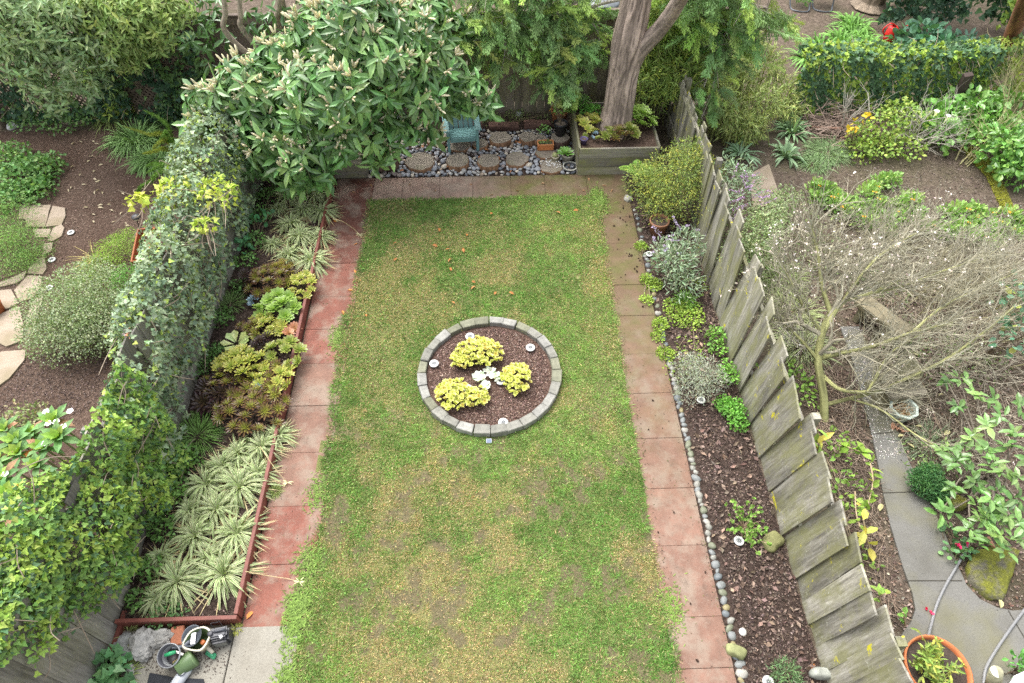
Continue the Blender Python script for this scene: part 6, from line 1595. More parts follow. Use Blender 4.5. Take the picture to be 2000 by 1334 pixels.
bare_shrub('whitish bare shrub in front of the ivy hedge, its twigs sprawling over the soil', 1770, 285, 12, .55, .014, 3, GREY, (.35, -.1, .6), .9)
bare_shrub('grey bare twigs rising left of the yellow spotted leafy bush', 1640, 260, 7, .6, .012, 2, GREY, (.5, .2, .7), .6)
bare_shrub('olive stemmed bare shrub leaning in at the right edge', 1985, 260, 12, .8, .014, 3, OLV, (-.2, .3, .9), .9)
bare_shrub('olive whips springing from the leafy bank beside the leaning post', 1880, 320, 8, .9, .012, 2, OLV, (.5, .4, .8), .6)
# the moss covered bare tree next to the path
bt = thing('bare_tree', 'mossy bare branched small tree with spreading twigs beside the neighbour path', 'tree', P(1610, 820, 0))
mb = MB(); tips = []; MOSS = A((.33, .33, .14))
BT = [([(1610, 822, 0), (1608, 770, .3), (1598, 705, .62), (1606, 650, .9), (1622, 612, 1.05)], .062, .048), ([(1606, 650, .9), (1630, 610, 1.1), (1650, 588, 1.2), (1700, 572, 1.3), (1760, 545, 1.45)], .042, .018), ([(1622, 612, 1.05), (1606, 560, 1.35), (1598, 500, 1.7), (1585, 440, 2.0)], .038, .014), ([(1603, 700, .62), (1640, 690, .75), (1700, 678, .85), (1780, 650, 1.0), (1860, 630, 1.1)], .036, .014), ([(1608, 735, .45), (1640, 760, .5), (1690, 765, .5), (1706, 745, .6), (1740, 690, .8), (1800, 650, 1.0)], .03, .012),
      ([(1614, 790, .2), (1660, 778, .35), (1700, 768, .45), (1780, 735, .6), (1850, 700, .8), (1920, 650, 1.0), (1980, 600, 1.2)], .03, .012), ([(1598, 705, .62), (1570, 670, .85), (1540, 640, 1.0), (1510, 610, 1.1)], .026, .01), ([(1606, 650, .9), (1570, 600, 1.2), (1545, 550, 1.45), (1520, 500, 1.7)], .026, .01), ([(1640, 600, 1.15), (1680, 540, 1.5), (1730, 490, 1.7), (1800, 450, 1.8)], .028, .01), ([(1700, 572, 1.3), (1760, 560, 1.3), (1840, 530, 1.4), (1930, 500, 1.5)], .022, .009), ([(1780, 650, 1.0), (1840, 600, 1.2), (1900, 570, 1.3), (1990, 530, 1.4)], .02, .008), ([(1660, 778, .35), (1720, 800, .35), (1790, 850, .3), (1860, 890, .3)], .018, .007)]
for k, (pts, r0, r1) in enumerate(BT):
    q = spl([P(*p) for p in pts], 30); tube(mb, q, np.linspace(r0, r1, 30), 9, MOSS * (.8 if k == 0 else rng.uniform(.9, 1.25)), .15, seed=k)
    tg = norm(np.gradient(q, axis=0))
    for i in (range(7, 30, 3) if k else range(16, 30, 5)):
        grow(mb, tips, q[i], norm(tg[i] * .9 + rng.normal(size=3) * .5 + [.15, .1, .15]), rng.uniform(.28, .5), r1 * .8, 3, (.36, .33, .24), 3, .5, .1)
def twig_fan(mb, src, dirs, n, L, r, C, kids=2, wild=.45, up=.12):
    """Fine bent twigs springing from given points, each with a few side twigs."""
    i = rng.integers(0, len(src), n); p = src[i]; d = norm(dirs[i] * .8 + wild * rng.normal(size=(n, 3)) + [0, 0, up]); l = L * rng.uniform(.5, 1.2, (n, 1)); C = A(C)
    for s in range(3):
        q = p + d * l / 3; q[:, 2] = np.maximum(q[:, 2], .03); twigs(mb, p, q, r * (1 - .25 * s), r * (.75 - .25 * s) + .001, np.where(rng.random((n, 1)) < .5, C, C * [.75, .72, .62]))
        if kids: twig_fan(mb, q, d, n, L * .5, r * .6, C, 0, wild * 1.3, up)
        p = q; d = norm(d + .22 * rng.normal(size=(n, 3)) + [0, 0, up * .5])
S_, D_ = [], []
for k, (pts, r0, r1) in enumerate(BT[1:11]):
    q = spl([P(*p) for p in pts], 40)[8:]; S_.append(q); D_.append(norm(np.gradient(q, axis=0)))
S_, D_ = np.concatenate(S_), np.concatenate(D_)
twig_fan(mb, S_, norm(D_ + [.25, .15, 0]), 560, .62, .0052, (.33, .32, .235))
mb.build('branches', M_TWIG, bt)
fb = MB()
for p, d in tips:
    if rng.random() < (.22 if p[0] < 6.3 and p[1] > 6.0 else .05):
        m = int(rng.integers(2, 5)); scatter(fb, T_ROUND, np.repeat(p[None], m, 0) + rng.normal(size=(m, 3)) * .012, rdir(m), rdir(m, .6), .022, .022, A([.70, .63, .62]), .1)
fb.build('blossom', M_LEAF, bt)
def thicket(lab, spots, n, L, C, lean):
    S = A([P(*s) for s in spots]); t = thing('bare_shrub', lab, 'shrub', (*S.mean(0)[:2], 0)); mb = MB()
    e = S[rng.integers(0, len(S), 70)] * [1, 1, 0] + np.c_[rng.normal(size=(70, 2)) * .25, np.full(70, .02)]; d = norm(A(lean) + .5 * rng.normal(size=(70, 3))); d[:, 2] = np.abs(d[:, 2]) + .15; d = norm(d)
    m = e + d * rng.uniform(.3, .6, (70, 1)); twigs(mb, e, m, .010, .007, A(C) * [.9, .9, .7], 4)
    src = np.concatenate([e * (1 - u) + m * u for u in (.3, .5, .7, .9, 1)]); twig_fan(mb, src, np.tile(d, (5, 1)), n, L, .0045, C); mb.build('branches', M_TWIG, t); return t
thicket('dense pale twig thicket filling the ground behind the bare tree', [(1600, 520, 0), (1660, 510, 0), (1720, 520, 0), (1780, 530, 0), (1640, 470, 0), (1720, 480, 0)], 300, .5, (.38, .355, .28), (.3, .2, .5))
thicket('dense olive grey twig thicket along the right edge above the rhododendron', [(1840, 560, 0), (1900, 580, 0), (1960, 600, 0), (1880, 640, 0), (1950, 660, 0), (1800, 600, 0), (1990, 640, 0)], 420, .6, (.36, .33, .23), (.4, .2, .5))
thicket('thin grey twigs standing over the bedding plants and bare soil', [(1800, 500, 0), (1860, 510, 0), (1760, 470, 0), (1920, 520, 0)], 220, .5, (.40, .375, .31), (.3, .3, .6))
bare_shrub('tangle of pale fine twigs with tiny blossoms behind the bare tree', 1690, 490, 8, .45, .009, 3, (.37, .34, .26), (.3, .2, .6), .9)
bare_shrub('dense grey twig thicket at the right edge beyond the bare tree', 1880, 560, 10, .5, .010, 3, (.35, .32, .23), (.4, .2, .55), 1.0)
bare_shrub('low pale twigs sprawling between bare tree and rhododendron', 1850, 720, 10, .55, .009, 3, (.38, .34, .26), (.4, .1, .4), 1.0)
bare_shrub('whitish bent twigs beside the fence left of the bare tree', 1568, 690, 8, .4, .010, 2, (.5, .47, .4), (-.4, .1, .6), .6)
# leafy things
leafy('leafy_bush', 'light green bush with a few yellow leaves in front of the ivy hedge', 'bush', [lump(1725, 245, .4, .45, .7), lump(1685, 265, .3, .3, .7), lump(1760, 225, .45, .4, .7), lump(1765, 285, .2, .4, .5), lump(1680, 295, .15, .35, .5), lump(1720, 290, .15, .4, .5), lump(1800, 240, .3, .35, .6)], 1700, .075, .05, (.19, .29, .06), C2=(.3, .38, .08), down=.1)
mb = MB()
o = leafy('yellow_seedling', 'few bright yellow leaves at the left of the light green bush', 'leaves', [lump(1672, 245, .55, .12), lump(1690, 235, .6, .12), lump(1668, 258, .5, .1)], 22, .11, .08, (.58, .42, .04))
leafy('calla_patch', 'glossy green arrow leaves with white flowers around the leaning post', 'plant', [lump(1840, 225, .35, .4, .6), lump(1880, 240, .35, .45, .6), lump(1920, 230, .35, .5, .6), lump(1850, 265, .25, .4, .6), lump(1900, 210, .45, .45, .6), lump(1810, 240, .3, .35, .6), lump(1970, 215, .4, .5, .6)], 800, .19, .1, (.14, .29, .06), mat=M_GLOSS)
for (px, py) in ((1884, 217), (1848, 233), (1826, 224), (1985, 283)):
    c = P(px, py, .6); mb = MB(); lathe(mb, [(.004, -.12), (.012, 0), (.03, .05), (.055, .085)], c, 14, (.82, .82, .78)); tag(mb.build('calla_flower', M_LEAF, smooth=True, loc=c), 'white trumpet flower among the glossy arrow leaves', 'flower', 'white trumpet flowers')
leafy('glossy_shrub', 'rounded shrub of bright glossy leaves at the right edge above the moss strip', 'shrub', [lump(1960, 290, .45, .5, .8), lump(2000, 270, .5, .5, .8), lump(1980, 330, .3, .4, .7), lump(1945, 265, .4, .35, .7), lump(2010, 320, .35, .4, .8)], 1500, .13, .075, (.13, .28, .06), mat=M_GLOSS, C2=(.2, .36, .08))
tuft('iris_clump', 'grey green iris fan right of the bamboo, behind', 1545, 258, 60, .65, .05, (.17, .27, .14), .5, .12, .0, up=(.5, 1.4), cat='iris')
tuft('iris_clump', 'grey green iris fan in front of the other, by the pale slab', 1535, 305, 46, .6, .05, (.2, .3, .17), .55, .1, .0, up=(.5, 1.3), cat='iris')
tuft('iris_clump', 'small flattened iris fan against the leaning fence', 1446, 300, 36, .5, .045, (.18, .29, .17), .55, .1, .1, up=(.3, 1.2), cat='iris')
tuft('grass_clump', 'fine grey green grass mound left of the light green bush', 1615, 300, 700, .42, .009, (.19, .28, .13), .8, .35, .0)
tuft('grass_clump', 'smaller grey green grass mound on the soil in front of the larger mound', 1590, 320, 350, .35, .009, (.18, .28, .12), .8, .25, .0)
tuft('grass_clump', 'pale green grass beside the fence left of the bare tree, far clump', 1525, 545, 330, .45, .012, (.2, .29, .08), .8, .3, .0, edge=(.3, .36, .16))
tuft('grass_clump', 'pale green grass beside the fence left of the bare tree, middle clump', 1545, 610, 380, .5, .012, (.22, .29, .1), .8, .35, .0, edge=(.38, .4, .22))
tuft('grass_clump', 'dark and pale strap grass beside the fence just left of the bare trunk', 1565, 680, 330, .5, .013, (.19, .26, .1), .8, .3, .0, edge=(.4, .42, .26))
tuft('grass_clump', 'grey green grass under the rhododendron, by the octagonal pot', 1815, 870, 260, .4, .008, (.17, .22, .13), .8, .3, .0)
leafy('flower_bush', 'grey green bush with purple flower wands spilling over the fence top', 'sage', [lump(1425, 345, 1.0, .35), lump(1440, 380, .9, .4), lump(1420, 410, .9, .3), lump(1455, 360, .8, .3)], 900, .09, .02, (.2, .28, .17), C2=(.3, .36, .25))
fb_ = bpy.data.objects[[o.name for o in col.objects if o.name.startswith('flower_bush')][0]]
o = spikes('flower_wand', '', '', [(P(x, y, 1.2), rng.normal(size=3) * .5 + [.6, .1, .2]) for x, y in [(1430, 350), (1445, 345), (1455, 365), (1465, 372), (1440, 375), (1425, 395), (1430, 410), (1470, 385), (1480, 395), (1450, 350), (1460, 355), (1440, 390), (1420, 370), (1475, 380), (1485, 400), (1428, 430), (1432, 420)]], .26, (.40, .25, .47), 30); o.parent = fb_; o.location = -A(fb_.location)
leafy('pale_shrub', 'pale grey green small leaved shrub behind the fence below the purple wands', 'shrub', [lump(1470, 460, .8, .45, .8), lump(1500, 440, .6, .4, .8), lump(1450, 500, .7, .4, .8), lump(1510, 410, .5, .35, .8), lump(1480, 495, .5, .4, .8), lump(1535, 390, .4, .3, .7)], 4800, .045, .025, (.19, .26, .11), C2=(.28, .33, .18), f2=.4)
mb = MB(); q = PP((1462, 345), (1500, 325), (1524, 395), (1470, 415)); poly(mb, q, 0, .06, (.5, .42, .33)); tag(mb.build('stone_slab', M_FLAG, loc=(*q.mean(0), 0)), 'pale sandy slab lying behind the fence beside the purple wands', 'slab')
# rows of bedding plants
bed = leafy('bedding_plant', 'x', 'bedding plant', [((0, 0, .1), (.17, .17, .12)), ((.05, .03, .14), (.1, .1, .1))], 120, .105, .045, (.2, .34, .09), T_SPOON, C2=(.3, .42, .13), base=(0, 0, 0), dirup=.5)
fl = MB(); scatter(fl, T_ROUND, A([[.03, -.05, .24], [.04, -.045, .25], [.02, -.06, .25]]), rdir(3), A([0, 0, 1.]), .045, .045, A([.75, .35, .03]), .1); fl.build('flower', M_LEAF, bed)
bed2 = leafy('bedding_plant', 'x', 'bedding plant', [((0, 0, .1), (.18, .16, .11)), ((-.05, .05, .13), (.1, .1, .1))], 130, .1, .045, (.19, .33, .085), T_SPOON, C2=(.28, .4, .12), base=(0, 0, 0), dirup=.5)
BP = [(1590, 375), (1610, 380), (1630, 390), (1600, 395), (1625, 405), (1650, 400), (1660, 418), (1680, 410), (1640, 420), (1700, 425), (1685, 440), (1720, 440), (1750, 430), (1775, 425), (1765, 405), (1790, 440), (1810, 450), (1735, 455), (1700, 378), (1715, 362), (1690, 392), (1735, 358), (1780, 390), (1745, 412), (1715, 405)]
BP2 = [(1845, 420), (1870, 425), (1900, 425), (1925, 430), (1860, 445), (1890, 450), (1920, 455), (1950, 450), (1880, 468), (1910, 475), (1945, 475), (1975, 460), (1985, 440), (1960, 430), (1935, 485), (1900, 440), (1850, 460)]
used = set()
for i, (px, py) in enumerate(BP + BP2):
    c = P(px, py, .05); c[2] = 0; src = (bed, bed2)[i % 2]; far = i >= len(BP)
    s = rng.uniform(.85, 1.2)
    if i % 2 in used: o = clone(src, c, rng.uniform(0, 6), s)
    else: o = src; used.add(i % 2); o.location = c; o.scale = (s, s, s)
    tag(o, ('low leafy bedding plant in the long row nearer the fence' if not far else 'low leafy bedding plant in the patch beside the moss strip') + (', with an orange flower' if i % 2 == 0 else ', without flowers'), 'bedding plant', 'bedding plants in the right garden')
pg_m = PP((1880, 290), (1910, 285), (1945, 330), (1985, 420), (2010, 445), (1995, 455), (1960, 420), (1925, 345), (1890, 310)); n = 9000; q = sample_poly(pg_m, n); mb = MB()
scatter(mb, T_KITE, np.c_[q, np.full(n, .005)], az(n) + [0, 0, .9], az(n) + [0, 0, .5], .035, .014, A([.30, .30, .05]), .25); struct(mb.build('moss', M_LEAF), 'stuff')['label'] = 'yellow green moss strip along the bare soil'
t = thing('brush_pile', 'heap of dead brown twigs under the ivy hedge', 'brush pile', P(1640, 240, 0)); mb = MB(); n = 420; c = np.c_[P(1640, 245, .1)[0] + rng.normal(size=n) * .45, P(1640, 245, .1)[1] + rng.normal(size=n) * .3, np.abs(rng.normal(size=n)) * .16 + .03]
d = norm(rng.normal(size=(n, 3)) * [1, .6, .25] + [.5, .1, .0]); L = rng.uniform(.15, .5, n)[:, None]; twigs(mb, c - d * L / 2, c + d * L / 2, .008, .004, A([.27, .2, .16])); mb.build('twigs', M_TWIG, t)
for k, (px, py, l, a) in enumerate(((1670, 262, .7, .3), (1615, 250, .6, -.3), (1690, 250, .5, .2))): mb = MB(); c = P(px, py, .12); dd = A([math.cos(a), math.sin(a), .1]); tube(mb, [c - dd * l / 2, c + dd * l / 2], .03, 8, (.24, .14, .1)); mb.build('stick', M_TWIG, t)
# stone ornaments under the bare tree
SB = (.24, .22, .14)
t = thing('stone_urn', 'mossy stone urn on a square plinth under the bare branches', 'garden urn', P(1740, 775, 0)); b = A(t.location)
mb = MB(); M_ = rot_z(.1)
mb.box(b + A([0, 0, .06]), (.62, .5, .12), M_, SB); mb.box(b + A([0, 0, .2]), (.5, .4, .17), M_, SB); mb.box(b + A([0, 0, .32]), (.56, .46, .07), M_, (.26, .23, .17)); mb.build('plinth', M_STONE, t, bevel=.012)
mb = MB(); lathe(mb, [(.1, .355), (.12, .42), (.16, .56), (.18, .58), (.18, .6), (.155, .6), (.12, .52), (0, .5)], b + A([.02, .06, 0]), 30, (.2, .19, .11)); mb.build('bowl', M_STONE, t, smooth=True)
t = thing('stone_bench', 'low stone bench with a worn pale top behind the stone urn', 'stone bench', P(1706, 645, 0)); b = A(t.location); M_ = rot_z(.55)
mb = MB(); mb.box(b + A([0, 0, .34]), (.3, .85, .08), M_, (.21, .18, .115)); mb.build('seat_slab', M_STONE, t, bevel=.012)
for s in (-.28, .28): mb = MB(); mb.box(b + A(M_ @ Vector((0, s, .15))), (.24, .1, .3), M_, SB); mb.build('support', M_STONE, t, bevel=.01)
# pots, plants and path clutter in the near right corner
t = thing('octagonal_pot', 'pale mint octagonal ceramic pot beside the neighbour path', 'pot', P(1752, 812, 0)); b = A(t.location)
mb = MB(); lathe(mb, [(0, .0), (.13, 0), (.185, .2), (.2, .2), (.2, .225), (.165, .225), (.15, .12), (0, .11)], b, 8, (.52, .60, .52)); mb.build('pot_body', M_PLAST, t, bevel=0)
mb = MB(); n = 90; scatter(mb, T_OVAL, b + np.c_[rng.normal(size=(n, 2)) * .06, np.full(n, .13) + rng.random(n) * .03], rdir(n), A([0, 0, 1.]) + .5 * rng.normal(size=(n, 3)), .06, .03, A([.32, .2, .1]), .25); mb.build('dry_leaves', M_LEAF, t)
def rhodo(name, lab, heads, base, nl, L, W, C, C2, cat='shrub', f2=.35, wood=(.26, .22, .17)):
    b = P(*base); t = thing(name, lab, cat, (b[0], b[1], 0)); cs = A([P(*h) for h in heads]); lb = MB()
    ax = norm(np.c_[rng.normal(size=(len(cs), 2)) * .35, np.ones(len(cs))]); whorls(lb, cs, ax, rng.integers(nl - 1, nl + 3, len(cs)), L, W, C, -.1, .4, T_OVAL, .06, .1, C2, f2); lb.build('leaves', M_GLOSS, t)
    wb = MB()
    for c in cs:
        m = (b + c) / 2 + rng.normal(size=3) * .08; m[2] = max(.08, min(m[2], c[2] * .55)); tube(wb, spl([b + A([0, 0, .02]), m, c], 14), np.linspace(.02, .006, 14), 6, wood)
    wb.build('branches', M_TWIG, t); return t
RH = [(1850, 745, .6), (1875, 740, .6), (1870, 790, .6), (1905, 770, .7), (1940, 780, .8), (1960, 815, .9), (1925, 830, .8), (1990, 850, .9), (1970, 870, .9), (1900, 855, .6), (1880, 870, .5), (1935, 905, .8), (1955, 920, .9), (1980, 930, .9), (1990, 980, .8), (1950, 960, .7), (1910, 985, .6), (1930, 1010, .6), (1965, 1000, .7), (1945, 1045, .6), (1895, 1035, .45), (1915, 1060, .5), (1985, 1050, .6), (1885, 905, .5), (1865, 890, .5), (1995, 790, .9), (2010, 900, .9), (1860, 955, .5), (1835, 1000, .4), (1855, 998, .4), (1905, 940, .6), (1870, 905, .6), (1985, 1020, .7), (1925, 880, .8), (1845, 880, .4), (1960, 1075, .5), (1935, 980, .7), (1910, 1015, .55), (1950, 1020, .6)]
rhodo('rhododendron', 'rhododendron with open whorls of oval light green leaves at the right edge', RH, (1930, 930, 0), 8, .175, .072, (.105, .20, .055), (.165, .265, .08))
leafy('dwarf_conifer', 'small round dark green conifer beside the neighbour path', 'conifer', [lump(1810, 945, .2, .2, .8), lump(1795, 940, .2, .15, .8), lump(1825, 960, .15, .16, .8), lump(1815, 925, .25, .15, .8), lump(1835, 950, .18, .12, .8)], 5200, .042, .014, (.05, .135, .045), T_KITE, C2=(.08, .18, .05))
leafy('rose_bush', 'blue green leaved rose stems at the right edge above the rhododendron', 'shrub', [lump(1985, 600, 1.0, .3, .8), lump(1995, 640, .9, .25, .8), lump(1975, 670, .8, .25, .6), lump(2000, 560, 1.0, .25)], 170, .1, .08, (.12, .24, .15), C2=(.3, .32, .08), f2=.15)
leafy('cyclamen', 'small cyclamen with dark marbled leaves and pink flowers by the hose', 'plant', [lump(1880, 1070, .1, .14, .6), lump(1862, 1078, .1, .12, .5), lump(1850, 1040, .06, .1, .5)], 70, .07, .06, (.10, .22, .09), T_ROUND, C2=(.16, .3, .1))
for (px, py) in ((1870, 1062), (1873, 1068), (1889, 1063)):
    mb = MB(); c = P(px, py, .2); scatter(mb, T_ROUND, np.repeat(c[None], 5, 0), rdir(5, .5), rdir(5, .5), .035, .03, A([.55, .02, .12]), .1); tag(mb.build('pink_flower', M_LEAF, loc=c), 'crimson pink flower of the cyclamen by the hose', 'flower', 'cyclamen flowers')
for k, (px, py) in enumerate(((1810, 1187), (1819, 1197))):
    mb = MB(); c = P(px, py, .045); scatter(mb, T_ROUND, np.repeat(c[None], 4, 0), rdir(4, .2), rdir(4, .8), .035, .03, A([.6, .03, .1]), .1); tag(mb.build('fallen_petal', M_LEAF, loc=c), 'crimson petals fallen on the grey path beside the hose', 'petal', 'crimson petals on the path')
def moss_rock(lab, pts, h):
    q = PP(*pts); c = q.mean(0); m, nt, b, out = mat_new('mossy_rock'); v = coords(nt)
    cc = mixc(nt, ramp(nt, noise(nt, v, 4.5, 5, .65), [(.38, 0.0), (.52, 1.0)]), (.13, .12, .085), (.16, .165, .02)); cc = mixc(nt, 1.0, cc, ramp(nt, noise(nt, v, 30, 5, .7), [(.3, .6), (.7, 1.4)]), 'MULTIPLY')
    nt.links.new(cc, b.inputs['Base Color']); b.inputs['Roughness'].default_value = .95; bump(nt, b, noise(nt, v, 25, 6, .7), .8, .02)
    mb = MB(); n = len(q); rings = [(1.0, 0), (1.0, h * .6), (.93, h * .92), (.6, h * 1.05), (.25, h)]; qq = []
    for i in range(n):
        for u in (0, .33, .66): qq.append(q[i] * (1 - u) + q[(i + 1) % n] * u)
    qq = A(qq); N_ = len(qq); vv = [np.c_[c + (qq - c) * s * (1 + .03 * rng.normal(size=(N_, 1))), np.full(N_, z) + .01 * rng.normal(size=N_) * (z > 0)] for s, z in rings] + [A([[*c, h]])]
    f = A([[i * N_ + k, i * N_ + (k + 1) % N_, (i + 1) * N_ + (k + 1) % N_, (i + 1) * N_ + k] for i in range(4) for k in range(N_)]); t3_ = A([[4 * N_ + k, 4 * N_ + (k + 1) % N_, 5 * N_] for k in range(N_)])
    mb.add(np.concatenate(vv), [f, t3_]); o = mb.build('mossy_rock', m, smooth=True, loc=(*c, 0)); return tag(o, lab, 'rock')
moss_rock('flat rock covered in yellow moss between the hose and the rhododendron', [(1882, 1110), (1900, 1078), (1950, 1065), (1985, 1080), (1970, 1130), (1952, 1176), (1925, 1170), (1890, 1140)], .1)
moss_rock('small mossy rock below the round dark conifer', [(1838, 980), (1862, 972), (1885, 982), (1880, 998), (1845, 1000)], .12)
mb = MB(); q = PP((1903, 1062), (1920, 1056), (1933, 1078)); poly(mb, q, .12, .14, (.45, .22, .14)); tag(mb.build('pot_shard', M_CLAY, loc=(*q.mean(0), 0)), 'pinkish broken pot shard lying on the mossy rock', 'shard')
mb = MB(); q = spl([P(1897, 1046, .12), P(1886, 1075, .1), P(1866, 1110, .06), P(1846, 1145, .05), P(1830, 1180, .05), P(1820, 1215, .05), P(1813, 1245, .2), P(1811, 1280, .3), P(1816, 1334, .3), P(1826, 1400, .05), P(1870, 1440, .05), P(1915, 1400, .05), P(1921, 1334, .05), P(1926, 1305, .05), P(1942, 1275, .05), P(1965, 1240, .05), P(1990, 1205, .05), P(2015, 1172, .05), P(2040, 1130, .05)], 160)
tube(mb, q, .016, 10, (.21, .21, .21)); tag(mb.build('garden_hose', M_PLAST, smooth=True), 'grey garden hose looping over the concrete path and the orange pot', 'hose')
t = pot('clay_pot', 'large orange terracotta planter in the lower right corner behind the fence', 1800, 1322, .26, .33, .38, (.50, .165, .065), soil=(.06, .045, .036))
b = A(t.location)
lf_ = thing('lily_plant', 'slender stems with narrow light green leaves growing in the large orange planter', 'plant', b + A([-.05, 0, .3])); lb, sb = MB(), MB()
for k in range(26):
    a = rng.uniform(0, 6.3); e = b + A([math.cos(a) * rng.uniform(.05, .33) - .1, math.sin(a) * rng.uniform(.05, .34) + .02, rng.uniform(.4, .65)]); s0 = b + A([rng.normal() * .1 - .05, rng.normal() * .1, .3]); q = spl([s0, (s0 + e) / 2 + A([0, 0, .08]), e], 10); tube(lb, q, .005, 5, (.26, .27, .1)); m = 13; i = rng.integers(3, 10, m)
    scatter(lb, T_OVAL, q[i], rdir(m, .3), A([0, 0, 1.]) + .5 * rng.normal(size=(m, 3)), rng.uniform(.06, .11, m), .026, np.where(rng.random((m, 1)) < .3, A([.36, .38, .08]), A([.19, .27, .06])), .15)
lb.build('leaves', M_LEAF, lf_)
t = thing('stone_peg', 'mossy round topped post at the lower right edge', 'post', P(1936, 1352, 0)); b = A(t.location); e = P(1946, 1312, .75); mb = MB()
tube(mb, [b, b * .5 + e * .5, e], [.075, .07, .06], 24, (.32, .31, .2)); mb.build('shaft', M_STONE, t, smooth=True); mb = MB(); lathe(mb, [(.055, .002), (0, .006)], e, 24, (.62, .59, .5)); mb.build('cut_top', M_STONE, t)
t = thing('white_table', 'white table corner in the lower right corner', 'table', P(2035, 1400, 0)); b = A(t.location); mb = MB(); q = PP((1974, 1334), (1983, 1319), (2010, 1307), (2100, 1330), (2080, 1420), (1965, 1420), z=.75); poly(mb, q, .72, .75, (.8, .8, .8)); mb.build('table_top', M_PLAST, t)
for dx, dy in ((-.12, .15), (.2, .2), (0, -.1)): mb = MB(); tube(mb, [b + A([dx, dy, 0]), b + A([dx, dy, .72])], .02, 8, (.75, .75, .75)); mb.build('leg', M_PLAST, t)
leafy('corner_weed', 'bright green leafy weed behind the white table corner', 'plant', [lump(1998, 1302, .3, .14), lump(2015, 1310, .3, .14)], 160, .06, .035, (.10, .27, .06), dirup=.4)
# vines and weeds between fence and path
def vine(lab, pts, n, L, W, C, C2, f2):
    q = spl([P(*p) for p in pts], 40); mb = MB(); tube(mb, q, .009, 6, (.42, .32, .2)); t = thing('climbing_plant', lab, 'plant', (q[0][0], q[0][1], 0)); mb.build('stem', M_TWIG, t); lb = MB(); i = np.linspace(4, 39, n).astype(int)
    cc = np.where(rng.random((n, 1)) < f2, A(C2), A(C)); scatter(lb, T_OVAL, q[i], rdir(n, .3), A([0, 0, 1.]) + .35 * rng.normal(size=(n, 3)), L * rng.uniform(.6, 1.2, n), W, cc, .12); lb.build('leaves', M_LEAF, t); return t
GG, YY = (.22, .33, .06), (.50, .46, .10)
vine('yellowing leafy stem poking above the fence below the bare tree', [(1598, 880, 1.0), (1600, 862, 1.2), (1596, 838, 1.5)], 9, .17, .075, GG, YY, .5)
vine('bright green leafy stem at the edge of the neighbour path, upper', [(1640, 865, .2), (1660, 875, .35), (1690, 885, .4)], 15, .17, .085, (.21, .36, .05), GG, .3)
vine('long leafy stem along the neighbour path', [(1690, 1010, .2), (1698, 975, .3), (1705, 940, .35), (1700, 905, .4)], 20, .14, .06, GG, YY, .15)
vine('stem with large yellow leaves behind the fence', [(1700, 1075, .1), (1692, 1045, .3), (1686, 1015, .45)], 7, .21, .1, YY, (.4, .42, .1), .3)
vine('thin leafy stem next to the yellow leaved one', [(1670, 960, .2), (1672, 1000, .3), (1680, 1030, .35)], 10, .12, .06, GG, YY, .2)
vine('small green shoot behind the fence near the orange planter', [(1722, 1180, .5), (1718, 1165, .7), (1730, 1160, .8)], 6, .14, .06, GG, GG, 0)
vine('small green seedling where the path meets the orange planter', [(1768, 1222, .05), (1766, 1205, .2), (1764, 1196, .3)], 7, .1, .05, (.16, .32, .06), GG, 0)
leafy('groundcover', 'scattered green weeds on the twig litter between fence and path', 'groundcover', [lump(1625, 900, .1, .3, .3), lump(1655, 960, .1, .3, .3), lump(1680, 1090, .1, .25, .3), lump(1640, 860, .1, .2, .3), lump(1530, 740, .15, .4, .4), lump(1560, 760, .15, .35, .4)], 330, .08, .045, (.18, .3, .06))
leafy('groundcover', 'sparse green weeds on the leaf litter around the stone urn', 'groundcover', [lump(1790, 690, .06, .5, .15), lump(1830, 660, .06, .5, .15), lump(1730, 560, .06, .5, .2), lump(1900, 700, .06, .5, .2), lump(1820, 900, .1, .4, .3), lump(1600, 500, .06, .6, .2), lump(1560, 430, .06, .5, .15)], 1300, .06, .02, (.16, .24, .08), T_OVAL)
n = 700; q = sample_poly(PP((1540, 700), (1640, 720), (1700, 900), (1740, 1130), (1760, 1230), (1690, 1120), (1620, 920)), n); mb = MB(); d = norm(az(n) + np.c_[np.zeros((n, 2)), rng.normal(size=n) * .15]); L = rng.uniform(.08, .4, n)[:, None]
z = rng.uniform(.01, .07, (n, 1)); twigs(mb, np.c_[q, z] - d * L / 2, np.c_[q, z] + d * L / 2, .004, .002, np.where(rng.random((n, 1)) < .5, A([.36, .28, .2]), A([.22, .16, .12]))); struct(mb.build('fallen_twigs', M_TWIG), 'stuff')['label'] = 'dry twigs littering the strip behind the fence'
n = 1500; q = sample_poly(PP((1660, 560), (1990, 480), (2040, 900), (1760, 860)), n); mb = MB(); d = norm(az(n) + np.c_[np.zeros((n, 2)), rng.normal(size=n) * .25]); L = rng.uniform(.08, .45, n)[:, None]; z = rng.uniform(.01, .2, (n, 1)); twigs(mb, np.c_[q, z] - d * L / 2, np.c_[q, z] + d * L / 2, .004, .002, np.where(rng.random((n, 1)) < .6, A([.42, .37, .28]), A([.26, .2, .15]))); struct(mb.build('fallen_twigs', M_TWIG), 'stuff')['label'] = 'pale dry twigs and stems under the bare tree'
mb = MB(); n = 500; q = sample_poly(PP((1640, 640), (1680, 640), (1760, 900), (1715, 900)), n); scatter(mb, T_ROUND, np.c_[q, np.full(n, .036)], az(n), A([0, 0, 1.]) + .2 * rng.normal(size=(n, 3)), .012, .012, A([.65, .62, .6]), .1); struct(mb.build('fallen_blossom', M_LEAF), 'stuff')['label'] = 'tiny white fallen blossom on the grey path'
